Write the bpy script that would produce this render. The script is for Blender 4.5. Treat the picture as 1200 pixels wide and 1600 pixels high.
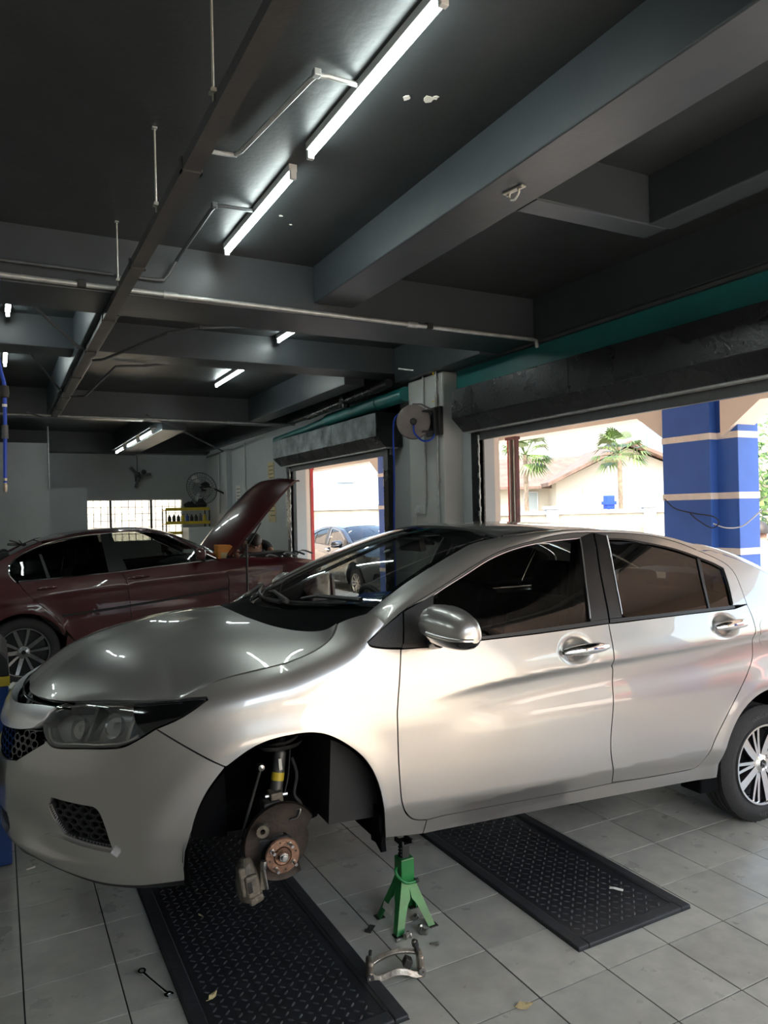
import bpy, bmesh, math, random
import numpy as np
from mathutils import Vector, Matrix, Euler
from mathutils.geometry import delaunay_2d_cdt
for o in list(bpy.data.objects): bpy.data.objects.remove(o)
scn=bpy.context.scene; COL=scn.collection
random.seed(7); rng=np.random.default_rng(7)
PI=math.pi
# ------------------------------------------------------------------ camera, light, exposure
cam=bpy.data.objects.new('camera',bpy.data.cameras.new('camera')); COL.objects.link(cam)
cR=Vector((.8839,-.4670,-.0227)).normalized(); cF=Vector((.46709,.88421,.0003)).normalized(); cU=cR.cross(cF).normalized(); cR=cF.cross(cU)
cam.matrix_world=Matrix(((cR.x,cU.x,-cF.x,-2.2073),(cR.y,cU.y,-cF.y,-1.9643),(cR.z,cU.z,-cF.z,1.6503),(0,0,0,1)))
cam.data.sensor_fit='VERTICAL'; cam.data.sensor_height=32; cam.data.lens=1147.1*32/1600; cam.data.clip_end=400; cam.data.clip_start=.05
scn.camera=cam
wd=bpy.data.worlds.new('sky'); scn.world=wd; wd.use_nodes=True; nt=wd.node_tree; nt.nodes.clear()
sky=nt.nodes.new('ShaderNodeTexSky'); sky.sky_type='NISHITA'; sky.sun_disc=False; sky.sun_elevation=math.radians(58); sky.sun_rotation=math.radians(215)
sky.air_density=1.6; sky.dust_density=4.0; sky.ozone_density=1.0
bg=nt.nodes.new('ShaderNodeBackground'); bg.inputs['Strength'].default_value=.62
wo=nt.nodes.new('ShaderNodeOutputWorld'); nt.links.new(sky.outputs[0],bg.inputs[0]); nt.links.new(bg.outputs[0],wo.inputs[0])
sun=bpy.data.objects.new('sun',bpy.data.lights.new('sun','SUN')); COL.objects.link(sun)
sun.data.energy=6.5; sun.data.angle=.02; sun.data.color=(1,.92,.79); sun.rotation_euler=Vector((.42,.45,-1.15)).to_track_quat('-Z','Y').to_euler()
scn.view_settings.view_transform='Standard'; scn.view_settings.look='None'; scn.view_settings.gamma=1; scn.view_settings.use_curve_mapping=False
scn.view_settings.exposure=0.70
# ------------------------------------------------------------------ materials
MATS={}
def _new(name):
    m=bpy.data.materials.new(name); m.use_nodes=True; MATS[name]=m
    return m,m.node_tree,m.node_tree.nodes['Principled BSDF']
def mat(name,col,rough=.5,metal=0,var=.0,scale=6,bump=0,bscale=60,coat=0,coat_rough=.03,spec=.5,obj_var=0,rvar=0,emis=None,estr=0,col2=None,detail=6):
    """principled with procedural colour noise, roughness noise and fine relief"""
    if name in MATS: return MATS[name]
    m,nt,b=_new(name); N=nt.nodes.new; L=nt.links.new
    b.inputs['Roughness'].default_value=rough; b.inputs['Metallic'].default_value=metal
    b.inputs['Coat Weight'].default_value=coat; b.inputs['Coat Roughness'].default_value=coat_rough; b.inputs['Specular IOR Level'].default_value=spec
    tc=N('ShaderNodeTexCoord'); src=tc.outputs['Object']
    n1=N('ShaderNodeTexNoise'); n1.inputs['Scale'].default_value=scale; n1.inputs['Detail'].default_value=detail; n1.inputs['Roughness'].default_value=.6; L(src,n1.inputs['Vector'])
    mx=N('ShaderNodeMix'); mx.data_type='RGBA'
    c=Vector(col); c2=Vector(col2) if col2 else c*(1-var)
    mx.inputs['A'].default_value=(*(c*(1+var*.6) if not col2 else c),1); mx.inputs['B'].default_value=(*c2,1)
    rp=N('ShaderNodeMapRange'); rp.inputs['From Min'].default_value=.35; rp.inputs['From Max'].default_value=.68
    L(n1.outputs['Fac'],rp.inputs['Value']); L(rp.outputs['Result'],mx.inputs['Factor'])
    out=mx.outputs['Result']
    if obj_var:
        oi=N('ShaderNodeObjectInfo'); hs=N('ShaderNodeHueSaturation'); mr=N('ShaderNodeMapRange'); mr.inputs['To Min'].default_value=1-obj_var; mr.inputs['To Max'].default_value=1+obj_var
        L(oi.outputs['Random'],mr.inputs['Value']); L(mr.outputs['Result'],hs.inputs['Value']); L(out,hs.inputs['Color']); out=hs.outputs['Color']
    L(out,b.inputs['Base Color'])
    if rvar:
        mr2=N('ShaderNodeMapRange'); mr2.inputs['To Min'].default_value=max(.02,rough-rvar); mr2.inputs['To Max'].default_value=min(1,rough+rvar)
        L(n1.outputs['Fac'],mr2.inputs['Value']); L(mr2.outputs['Result'],b.inputs['Roughness'])
    if bump:
        n2=N('ShaderNodeTexNoise'); n2.inputs['Scale'].default_value=bscale; n2.inputs['Detail'].default_value=4; L(src,n2.inputs['Vector'])
        bp=N('ShaderNodeBump'); bp.inputs['Strength'].default_value=bump; bp.inputs['Distance'].default_value=.01; L(n2.outputs['Fac'],bp.inputs['Height']); L(bp.outputs['Normal'],b.inputs['Normal'])
    if emis: b.inputs['Emission Color'].default_value=(*emis,1); b.inputs['Emission Strength'].default_value=estr
    return m
def glassmat(name,tint,rough=0.0,ior=1.5,refl=(1,1,1)):
    m=bpy.data.materials.new(name); m.use_nodes=True; nt=m.node_tree; nt.nodes.clear(); N=nt.nodes.new; L=nt.links.new; MATS[name]=m
    o=N('ShaderNodeOutputMaterial'); t=N('ShaderNodeBsdfTransparent'); t.inputs[0].default_value=(*tint,1)
    g=N('ShaderNodeBsdfGlossy'); g.inputs['Roughness'].default_value=rough; g.inputs[0].default_value=(*refl,1)
    f=N('ShaderNodeFresnel'); f.inputs['IOR'].default_value=ior; mx=N('ShaderNodeMixShader')
    L(f.outputs[0],mx.inputs[0]); L(t.outputs[0],mx.inputs[1]); L(g.outputs[0],mx.inputs[2]); L(mx.outputs[0],o.inputs[0])
    return m
def M_(n): return MATS[n]
# paints & shop
mat('ceil',(.029,.033,.035),.42,var=.18,scale=1.2,bump=.12,bscale=30,rvar=.12)
mat('beam_paint',(.037,.045,.051),.40,var=.16,scale=1.6,bump=.10,bscale=25,rvar=.10)
mat('black_paint',(.012,.012,.014),.28,var=.3,scale=3,bump=.25,bscale=40,rvar=.15)
mat('shutter_grey',(.16,.19,.20),.42,var=.75,scale=5,bump=.3,bscale=40,rvar=.15)
mat('wall_paint',(.46,.49,.50),.6,var=.10,scale=1.1,bump=.08,bscale=40)
mat('wall_white',(.74,.75,.74),.6,var=.06,scale=1.1,bump=.06,bscale=40)
mat('col_paint',(.52,.52,.50),.45,var=.06,scale=1.5,bump=.05,bscale=30)
mat('cream',(.82,.70,.60),.7,var=.06,scale=.8)
mat('teal',(.015,.17,.165),.4,var=.2,scale=3,bump=.1)
mat('blue_pillar',(.035,.12,.46),.55,var=.14,scale=1.4,bump=.12,bscale=20)
mat('band_white',(.80,.72,.66),.7,var=.12,scale=8,bump=.2)
mat('conduit',(.42,.43,.42),.42,metal=.5,var=.25,scale=14)
mat('conduit_dark',(.07,.075,.08),.5,var=.2,scale=10)
mat('rod',(.55,.53,.46),.45,metal=.6,var=.2,scale=20)
mat('tray',(.052,.050,.050),.5,var=.25,scale=4,bump=.1)
mat('tube_on',(1,1,1),.4,emis=(.88,1.0,.97),estr=26)
mat('white_metal',(.62,.63,.62),.45,var=.05)
def tilemat():
    m,nt,b=_new('tile'); N=nt.nodes.new; L=nt.links.new
    g=N('ShaderNodeNewGeometry'); oi=N('ShaderNodeObjectInfo')
    def noise(sc,det,rgh=.6,dist=0):
        n=N('ShaderNodeTexNoise'); n.inputs['Scale'].default_value=sc; n.inputs['Detail'].default_value=det; n.inputs['Roughness'].default_value=rgh; n.inputs['Distortion'].default_value=dist; L(g.outputs['Position'],n.inputs['Vector']); return n.outputs['Fac']
    def rng_(v,a,b_,c=0,d=1):
        r=N('ShaderNodeMapRange'); r.inputs['From Min'].default_value=a; r.inputs['From Max'].default_value=b_; r.inputs['To Min'].default_value=c; r.inputs['To Max'].default_value=d; L(v,r.inputs['Value']); return r.outputs['Result']
    def mixc(f,a,b_):
        x=N('ShaderNodeMix'); x.data_type='RGBA'; L(f,x.inputs['Factor'])
        for k,v in (('A',a),('B',b_)):
            if isinstance(v,tuple): x.inputs[k].default_value=(*v,1)
            else: L(v,x.inputs[k])
        return x.outputs['Result']
    c=mixc(rng_(noise(9,8),.35,.7),(.43,.42,.365),(.33,.325,.285))
    c=mixc(rng_(noise(2.2,4),.5,.72,0,.45),c,(.26,.245,.21))          # grime patches
    c=mixc(rng_(noise(14,6,.7,1.5),.62,.76,0,.40),c,(.20,.18,.15))   # smudges
    c=mixc(rng_(noise(55,3,.6,2.5),.70,.75,0,.35),c,(.12,.11,.095))   # specks and scuffs
    hs=N('ShaderNodeHueSaturation'); L(rng_(oi.outputs['Random'],0,1,.90,1.08),hs.inputs['Value']); L(c,hs.inputs['Color']); L(hs.outputs['Color'],b.inputs['Base Color'])
    L(rng_(noise(7,6),.3,.75,.24,.46),b.inputs['Roughness'])
    bp=N('ShaderNodeBump'); bp.inputs['Strength'].default_value=.06; bp.inputs['Distance'].default_value=.01; L(noise(30,4),bp.inputs['Height']); L(bp.outputs['Normal'],b.inputs['Normal'])
tilemat()
mat('grout',(.022,.020,.018),.8,var=.2,scale=20)
mat('plate_lug',(.040,.042,.046),.30,var=.3,scale=8)
mat('plate_black',(.016,.017,.020),.42,var=.3,scale=8,bump=.15,bscale=60,rvar=.1)
mat('plate_rim',(.022,.024,.027),.55,var=.35,scale=7,bump=.2,bscale=50)
# car
mat('silver',(.445,.43,.408),.34,metal=.82,coat=1.0,coat_rough=.015)
MATS['silver'].node_tree.nodes['Principled BSDF'].inputs['Coat IOR'].default_value=1.75
mat('red_paint',(.060,.0025,.005),.30,metal=.0,coat=1.0,coat_rough=.02)
mat('dark_car',(.03,.034,.036),.3,metal=.5,coat=1,coat_rough=.03)
mat('pale_car',(.62,.66,.66),.3,metal=.3,coat=1,coat_rough=.03)
mat('trim_black',(.012,.012,.013),.32,bump=.05,bscale=200)
mat('gloss_black',(.006,.006,.007),.08,coat=.5)
mat('plastic_dark',(.011,.011,.012),.5,var=.2,scale=10,bump=.1,bscale=150)
mat('chrome',(.80,.80,.80),.06,metal=1)
mat('chrome_satin',(.85,.85,.87),.30,metal=.55,coat=1)
mat('satin_metal',(.55,.55,.55),.3,metal=1,var=.1,scale=12)
mat('alloy_bright',(.78,.75,.72),.16,metal=1)
mat('alloy_dark',(.02,.02,.022),.35,metal=.3)
mat('rubber',(.022,.021,.021),.75,var=.2,scale=14,bump=.2,bscale=90)
mat('strut_grey',(.10,.10,.095),.4,metal=.4)
mat('liner',(.004,.004,.0045),.95,spec=.1,var=.3,scale=8,bump=.2,bscale=30)
mat('fabric_dark',(.018,.018,.020),.9,var=.2,scale=20,bump=.2,bscale=120)
mat('dash',(.015,.015,.016),.65,bump=.1,bscale=200)
mat('rust_hub',(.26,.15,.10),.42,metal=.75,var=.5,scale=22,bump=.2,bscale=80,rvar=.15)
mat('disc_brown',(.045,.035,.028),.5,metal=.6,var=.4,scale=14,bump=.15,bscale=50)
mat('cast_iron',(.20,.175,.135),.6,metal=.5,var=.5,scale=16,bump=.4,bscale=60)
mat('grime',(.035,.033,.030),.7,var=.5,scale=12,bump=.3,bscale=60)
mat('steel',(.42,.40,.37),.3,metal=1,var=.3,scale=30)
mat('bracket_metal',(.40,.35,.29),.35,metal=.85,var=.35,scale=18,bump=.2,bscale=70)
mat('yellow',(.62,.45,.03),.5,var=.15,scale=10)
mat('green',(.016,.20,.045),.38,var=.35,scale=9,bump=.1,bscale=50,coat=.2)
mat('lamp_refl',(.85,.85,.84),.22,metal=.7)
mat('lamp_grey',(.62,.62,.62),.35,metal=.25)
mat('orange',(.8,.30,.03),.4)
mat('amber',(.75,.28,.04),.5,var=.2,scale=8)
mat('blue_hose',(.01,.05,.42),.4)
mat('blue_steel',(.012,.06,.26),.45,var=.2,scale=6)
mat('reel_grey',(.17,.145,.14),.5,var=.2,scale=6,bump=.1)
mat('paper',(.72,.70,.64),.8,var=.1,scale=20)
mat('paper_tan',(.62,.50,.28),.8,var=.15,scale=14)
mat('leaf_dry',(.50,.40,.20),.7,var=.3,scale=60)
mat('skin',(.30,.17,.11),.55,var=.1,scale=20)
mat('cloth_black',(.015,.016,.020),.85,var=.2,scale=20)
mat('cloth_blue',(.33,.42,.60),.85,var=.1,scale=15)
mat('hair',(.03,.025,.022),.6,var=.4,scale=60)
mat('red_gloss',(.50,.03,.03),.4,var=.2,scale=10)
mat('maroon',(.12,.03,.03),.5,var=.3,scale=10)
mat('wood_tan',(.55,.33,.20),.6,var=.15,scale=5)
mat('plaster',(.33,.31,.26),.8,var=.08,scale=.7)
mat('plaster_pale',(.36,.385,.41),.8,var=.05,scale=.5)
mat('facade_blue',(.17,.215,.265),.8,var=.08,scale=.5)
mat('roof_tile',(.12,.08,.062),.8,var=.3,scale=2.5,bump=.3,bscale=12)
mat('fence_wall',(.27,.25,.20),.85,var=.35,scale=1.6,bump=.2)
mat('leaf_green',(.10,.19,.04),.5,var=.5,scale=3)
mat('leaf_palm',(.065,.11,.024),.45,var=.5,scale=4)
mat('bark',(.22,.17,.12),.85,var=.3,scale=12,bump=.4)
mat('concrete_out',(.60,.53,.44),.85,var=.15,scale=.6,bump=.1)
mat('sign_blue',(.15,.26,.36),.6,var=.15,scale=.4)
mat('pane_dark',(.22,.26,.27),.2)
mat('tool_black',(.015,.015,.015),.5)
glassmat('glass_clear',(.86,.90,.88)); glassmat('glass_tint',(.40,.42,.40)); glassmat('glass_tint_dark',(.035,.036,.036)); glassmat('glass_mid',(.55,.60,.57)); glassmat('lens',(.90,.91,.91))
# ------------------------------------------------------------------ mesh helpers
class MB:
    def __init__(s): s.v=[]; s.f=[]
    def add(s,v,f):
        n=len(s.v); s.v+= [tuple(map(float,p)) for p in v]; s.f+=[tuple(i+n for i in q) for q in f]; return s
    def box(s,c,d,rot=None):
        c=Vector(c); h=Vector(d)/2; R=rot.to_matrix() if isinstance(rot,Euler) else (Euler(rot).to_matrix() if rot else None); v=[]
        for x in (-1,1):
            for y in (-1,1):
                for z in (-1,1):
                    p=Vector((x*h.x,y*h.y,z*h.z)); v.append(c+(R@p if R else p))
        return s.add(v,[(0,1,3,2),(4,6,7,5),(0,4,5,1),(2,3,7,6),(0,2,6,4),(1,5,7,3)])
    def bb(s,x0,x1,y0,y1,z0,z1): return s.box(((x0+x1)/2,(y0+y1)/2,(z0+z1)/2),(abs(x1-x0),abs(y1-y0),abs(z1-z0)))
    def tube(s,pts,r,n=8,cap=True,closed=False):
        P=[Vector(p) for p in pts]; m=len(P); rr=r if hasattr(r,'__len__') else [r]*m; V=[]; up=None
        for i,p in enumerate(P):
            a=P[(i-1)%m] if (i or closed) else p; b=P[(i+1)%m] if (i<m-1 or closed) else p
            t=(b-a).normalized() if (b-a).length>1e-9 else Vector((0,0,1))
            if up is None: up=Vector((0,0,1)) if abs(t.z)<.9 else Vector((1,0,0))
            x=(up-t*up.dot(t)); x=x.normalized() if x.length>1e-6 else t.orthogonal().normalized(); y=t.cross(x); up=x
            V+=[p+(x*math.cos(2*PI*k/n)+y*math.sin(2*PI*k/n))*rr[i] for k in range(n)]
        F=[]
        for i in range(m if closed else m-1):
            j=(i+1)%m
            for k in range(n): F.append((i*n+k,i*n+(k+1)%n,j*n+(k+1)%n,j*n+k))
        if cap and not closed: F+=[tuple(range(n))[::-1],tuple(range((m-1)*n,m*n))]
        return s.add(V,F)
    def cyl(s,a,b,r,n=16,r2=None): return s.tube([a,b],[r,r if r2 is None else r2],n)
    def lathe(s,prof,o=(0,0,0),ax=(0,0,1),n=24,ang=2*PI,closed_prof=False):
        o=Vector(o); a=Vector(ax).normalized(); x=a.orthogonal().normalized(); y=a.cross(x); V=[]; full=abs(ang-2*PI)<1e-6; m=len(prof); ns=n if full else n+1
        for k in range(ns):
            t=ang*k/n
            for r,h in prof: V.append(o+a*h+(x*math.cos(t)+y*math.sin(t))*r)
        F=[]
        for k in range(n):
            j=(k+1)%ns
            for i in range(m if closed_prof else m-1):
                i2=(i+1)%m; F.append((k*m+i,j*m+i,j*m+i2,k*m+i2))
        return s.add(V,F)
    def prism(s,poly,h0,h1,axis='z'):
        def mk(a,b,h): return {'z':(a,b,h),'y':(a,h,b),'x':(h,a,b)}[axis]
        n=len(poly); V=[mk(a,b,h0) for a,b in poly]+[mk(a,b,h1) for a,b in poly]
        F=[tuple(range(n))[::-1],tuple(range(n,2*n))]+[(i,(i+1)%n,n+(i+1)%n,n+i) for i in range(n)]
        return s.add(V,F)
    def xf(s,mt): s.v=[tuple(mt@Vector(p)) for p in s.v]; return s
    def build(s,name,m,parent=None,smooth=False,bevel=0,seg=2,angle=40):
        me=bpy.data.meshes.new(name); me.from_pydata(s.v,[],s.f); me.update()
        bm=bmesh.new(); bm.from_mesh(me); bmesh.ops.recalc_face_normals(bm,faces=bm.faces); bm.to_mesh(me); bm.free()
        return link(name,me,m,parent,smooth,bevel,seg,angle)
def link(name,me,m,parent=None,smooth=False,bevel=0,seg=2,angle=40):
    if m: me.materials.append(MATS[m] if isinstance(m,str) else m)
    o=bpy.data.objects.new(name,me); COL.objects.link(o); o.parent=parent
    if smooth:
        me.polygons.foreach_set('use_smooth',[True]*len(me.polygons))
        try: me.set_sharp_from_angle(angle=math.radians(angle))
        except Exception: pass
    if bevel:
        b=o.modifiers.new('bevel','BEVEL'); b.width=bevel; b.segments=seg; b.limit_method='ANGLE'; b.angle_limit=math.radians(35)
    return o
def tag(o,label=None,cat=None,group=None,kind=None):
    if label: o['label']=label
    if cat: o['category']=cat
    if group: o['group']=group
    if kind: o['kind']=kind
    return o
def empty(name,loc=(0,0,0),rz=0,label=None,cat=None,group=None):
    o=bpy.data.objects.new(name,None); COL.objects.link(o); o.location=loc; o.rotation_euler=(0,0,rz); o.empty_display_size=.1
    return tag(o,label,cat,group)
def struct(o): o['kind']='structure'; return o
def kids(o): return [c for c in bpy.data.objects if c.parent is o]
def copy_tree(o,parent=None,remat=None):
    c=o.copy(); COL.objects.link(c); c.parent=parent
    for ch in kids(o): copy_tree(ch,c)
    return c
def arc(c,r,a0,a1,n,ax='xz'):
    out=[]
    for k in range(n+1):
        a=a0+(a1-a0)*k/n; p=[c[0],c[1],c[2]]; i={'x':0,'y':1,'z':2}
        p[i[ax[0]]]+=r*math.cos(a); p[i[ax[1]]]+=r*math.sin(a); out.append(tuple(p))
    return out
def crom(P,k=6,closed=False):
    P=[Vector(p) for p in P]; n=len(P); out=[]
    for i in range(n if closed else n-1):
        a=P[(i-1)%n] if (i or closed) else P[0]; b=P[i]; c=P[(i+1)%n]; d=P[(i+2)%n] if (i<n-2 or closed) else P[-1]
        for j in range(k):
            t=j/k; out.append(.5*((2*b)+(c-a)*t+(2*a-5*b+4*c-d)*t*t+(3*b-a-3*c+d)*t*t*t))
    if not closed: out.append(P[-1])
    return out
def text_mesh(name,txt,size,m,parent,mtx,ext=.0005,align='CENTER'):
    cu=bpy.data.curves.new(name,'FONT'); cu.body=txt; cu.size=size; cu.extrude=ext; cu.align_x=align; cu.align_y='CENTER'; cu.resolution_u=3
    t=bpy.data.objects.new(name,cu); COL.objects.link(t); dg=bpy.context.evaluated_depsgraph_get(); dg.update()
    me=bpy.data.meshes.new_from_object(t.evaluated_get(dg)); bpy.data.objects.remove(t); me.transform(mtx)
    return link(name,me,m,parent)
# ================================================================== the workshop shell
XW=1.91; YB=14.2; YF=-3.4; XL=-7.0; ZS=3.40
T=.308
def sbox(name,m,x0,x1,y0,y1,z0,z1,parent=None,bevel=0):
    o=MB().bb(x0,x1,y0,y1,z0,z1).build(name,m,parent,bevel=bevel)
    return o if parent else struct(o)
# floor: bed with single tiles laid on it
fl=MB(); fl.bb(XL,2.05,YF,YB+.2,-.12,-.0045); floor=struct(fl.build('floor','grout'))
TX=(-9,6); TY=(-3,9)
plates=[(-1.685,-1.052,.127,2.05),(-.325,.278,.127,2.05)]
tm=MB(); h=T/2-.0026; tm.bb(-h,h,-h,h,-.0045,0)
tme=bpy.data.meshes.new('tile'); tme.from_pydata(tm.v,[],tm.f); tme.materials.append(M_('tile'))
bmt=bmesh.new(); bmt.from_mesh(tme); bmesh.ops.recalc_face_normals(bmt,faces=bmt.faces)
bmesh.ops.bevel(bmt,geom=[e for e in bmt.edges if all(v.co.z>-.001 for v in e.verts)],offset=.0008,segments=1,affect='EDGES'); bmt.to_mesh(tme); bmt.free()
rest=MB()
def clip_rects(r,cut):
    x0,x1,y0,y1=r; a,b,c,d=cut
    if a>=x1 or b<=x0 or c>=y1 or d<=y0: return [r]
    o=[]
    if a>x0: o.append((x0,a,y0,y1))
    if b<x1: o.append((b,x1,y0,y1))
    xx0,xx1=max(x0,a),min(x1,b)
    if c>y0: o.append((xx0,xx1,y0,c))
    if d<y1: o.append((xx0,xx1,d,y1))
    return o
nt_=0
for i in range(int(XL/T)-1,7):
    for j in range(int(YF/T)-1,int(YB/T)+1):
        cx,cy=(i+.5)*T,(j+.5)*T
        r=(max(cx-h,XL),min(cx+h,2.05),max(cy-h,YF),min(cy+h,YB))
        if r[1]-r[0]<.01 or r[3]-r[2]<.01: continue
        rs=[r]
        for p in plates: rs=[q for s in rs for q in clip_rects(s,(p[0]-.002,p[1]+.002,p[2]-.002,p[3]+.002))]
        if not rs: continue
        whole=len(rs)==1 and rs[0]==(cx-h,cx+h,cy-h,cy+h)
        inview=(-9<=i<=6 and -3<=j<=9) and nt_<290
        if inview and whole:
            o=bpy.data.objects.new('tile',tme); COL.objects.link(o); o.parent=floor; o.location=(cx,cy,random.uniform(-.0006,.0006)); o.rotation_euler=(random.uniform(-.0015,.0015),random.uniform(-.0015,.0015),random.choice((0,PI/2,PI,-PI/2))+random.uniform(-.002,.002)); nt_+=1
        elif inview:
            m=MB()
            for q in rs: m.bb(*q,-.0045,0)
            m.build('tile','tile',floor); nt_+=1
        else:
            for q in rs:
                n0=len(rest.v); rest.add([(q[0],q[2],0),(q[1],q[2],0),(q[1],q[3],0),(q[0],q[3],0)],[(0,1,2,3)])
tag(rest.build('tile_field','tile',floor),kind='stuff')
# ceiling slab and beams
sbox('ceiling','ceil',XL,2.15,YF,YB+.2,ZS,ZS+.18)
def beam(x0,x1,y0,y1,z0): return sbox('ceiling_beam','beam_paint',x0,x1,y0,y1,z0,ZS+.01,bevel=.008)
beam(-.185,.122,YF,2.856,3.14)                 # deep beam running away from the viewer
beam(XL,XW,2.856,3.37,3.052)                   # first cross beam with the pipe on it
beam(XL,XW,4.93,5.30,3.13)
beam(XL,XW,8.75,9.12,3.045)
beam(-1.58,-1.42,3.37,8.75,3.05)
beam(1.18,1.42,5.30,8.75,3.05)
beam(-.02,.34,9.12,13.85,2.94)
beam(XL,XW,13.85,YB+.05,2.99)
beam(.122,1.02,.80,.96,3.14)                   # secondary beams of the right-hand bay
beam(.88,1.05,-2.8,.80,3.14)
beam(-6.0,-5.7,YF,13.85,3.05)
beam(XL,2.1,YF,YF+.35,3.0)
# walls
wl=sbox('wall_left','wall_white',XL-.15,XL,YF,YB,0,ZS)
wb=MB(); wx0,wx1,wz0,wz1=-.57,1.36,1.17,2.02
wb.bb(XL,wx0,YB,YB+.15,0,ZS); wb.bb(wx1,2.1,YB,YB+.15,0,ZS); wb.bb(wx0,wx1,YB,YB+.15,0,wz0); wb.bb(wx0,wx1,YB,YB+.15,wz1,ZS); struct(wb.build('wall_back','wall_paint'))
sbox('wall_partition','wall_paint',XL,-1.335,12.85,YB,0,3.06)
sbox('wall_partition_low','wall_paint',-1.335,-.60,13.7,YB,0,2.27)
wr=MB(); wr.bb(XW,XW+.16,3.82,5.72,0,ZS); wr.bb(XW,XW+.16,8.72,YB+.1,0,ZS); wr.bb(XW,XW+.16,-3.1,3.82,2.75,ZS); wr.bb(XW,XW+.16,5.38,8.72,2.75,ZS); wr.bb(XW,XW+.16,YF,-3.1,0,ZS)
struct(wr.build('wall_right','wall_paint'))
sbox('wall_front_blocker','wall_white',XL,-1.5,YF-.15,YF,0,ZS)  # unseen wall added to keep daylight off the left floor
sbox('column','col_paint',1.69,2.10,4.13,4.81,0,3.025,bevel=.02)
sbox('pilaster','wall_paint',1.80,XW+.02,12.2,12.55,0,2.95)
# window with its bars and lattice of panes
win=struct(MB().bb(wx0-.02,wx1+.02,YB-.012,YB+.03,wz1,wz1+.03).bb(wx0-.02,wx1+.02,YB-.02,YB+.03,wz0-.03,wz0).bb(wx0-.03,wx0,YB-.012,YB+.03,wz0,wz1).bb(wx1,wx1+.03,YB-.012,YB+.03,wz0,wz1).build('window_1','white_metal'))
for x in (-.10,.72): MB().bb(x-.022,x+.022,YB-.005,YB+.045,wz0,wz1).build('mullion','conduit_dark',win)
g=MB(); nx=14; nz=6
for k in range(1,nx): x=wx0+(wx1-wx0)*k/nx; g.bb(x-.006,x+.006,YB+.0,YB+.012,wz0,wz1)
for k in range(1,nz): z=wz0+(wz1-wz0)*k/nz; g.bb(wx0,wx1,YB-.0,YB+.012,z-.006,z+.006)
g.build('window_grille','conduit_dark',win)
for x0,x1 in ((wx0,-.10),(-.10,.72),(.72,wx1)): MB().bb(x0,x1,YB+.05,YB+.056,wz0,wz1).build('pane','glass_clear',win)
# teal fascia over the near shutter
sbox('trim_1','teal',XW-.05,XW,-3.1,4.13,2.735,3.03); sbox('trim_2','conduit_dark',XW-.09,XW,-3.1,4.13,3.03,3.055)
beam(1.79,1.95,YF,13.85,3.055); beam(1.60,1.80,3.37,4.93,3.03)
# ------------------------------------------------------------------ roller shutters
def shutter(y0,y1,jf,jn,label,mfront,opts):
    r=empty('roller_shutter',(XW,(y0+y1)/2,0),label=label,cat='roller shutter',group='roller shutters of the side wall')
    a,b=y0-(y0+y1)/2,y1-(y0+y1)/2
    prof=[(-.01,2.77),(-.345,2.77),(-.345,2.50),(-.225,2.385),(-.01,2.385)]
    MB().prism([(x,z) for x,z in prof],a,b,'y').build('housing','black_paint',r,bevel=.004)
    # cover plates of the housing face
    ys=opts
    for k in range(len(ys)-1):
        MB().bb(-.351,-.345,ys[k]-(y0+y1)/2+.004,ys[k+1]-(y0+y1)/2-.004,2.505,2.765).build('cover_plate',mfront,r,bevel=.002)
    MB().bb(-.215,-.06,a+.02,b-.02,2.372,2.385).build('slot_lip','conduit',r)
    MB().bb(-.15,-.11,a+.03,b-.03,2.30,2.372).build('bottom_bar','conduit_dark' ,r,bevel=.005)
    for k in range(3): MB().bb(-.145,-.115,a+.03,b-.03,2.384+k*.003,2.386+k*.003).build('curtain_slat','conduit',r)
    for yy in (jf,jn):
        if yy is None: continue
        g=MB(); q=yy-(y0+y1)/2; s=-1 if yy>(y0+y1)/2 else 1
        g.bb(-.17,-.10,q-.01*s,q+.035*s,0,2.385); g.bb(-.17,-.155,q+.035*s,q+.10*s,0,2.385); g.bb(-.115,-.10,q+.035*s,q+.10*s,0,2.385)
        go=g.build('guide_rail','black_paint',r); e=MB()
        for k in range(60):
            z=.02+2.34*k/60; e.box((-.162+random.uniform(-.004,.004),q+.10*s,z),(.012,.010+random.random()*.012,.046),(0,0,random.uniform(-.4,.4)))
        e.build('brush_seal','conduit',go)
    return r
shutter(-3.0,3.78,3.72,-2.9,'black roller shutter housing over the wide opening beside the silver car','black_paint',[-3.0,-1.2,.6,2.2,3.45,3.78])
shutter(5.32,8.78,8.66,5.40,'worn grey roller shutter housing over the far opening behind the hose reel','shutter_grey',[5.32,6.55,8.78])
# ------------------------------------------------------------------ pipes, tray, conduits
def pipe(name,pts,r,m,label,cat='pipe',n=10,group=None,smoothk=0):
    o=MB().tube(crom(pts,smoothk) if smoothk else pts,r,n).build(name,m,None,smooth=True); return tag(o,label,cat,group)
def pipe_c(name,pts,r,m,label,cat,couplers,clips,group=None):
    e=empty(name,pts[0],label=label,cat=cat,group=group); o=Vector(pts[0]); P=[Vector(p)-o for p in pts]
    MB().tube(P,r,10).build('pipe_run',m,e,smooth=True)
    L=[(P[i],P[i+1]) for i in range(len(P)-1)]
    for x in couplers:
        a,b=L[0]; t=(x-o.x-a.x)/(b.x-a.x); c=a.lerp(b,t); MB().cyl(c-Vector((.045,0,0)),c+Vector((.045,0,0)),r*1.35,12).build('coupling',m,e,smooth=True)
    for x in clips:
        a,b=L[0]; t=(x-o.x-a.x)/(b.x-a.x); c=a.lerp(b,t); MB().box(c+Vector((0,-.004,.004)),(.05,.042,.046)).build('clip','tool_black',e,bevel=.004)
    return e
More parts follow.
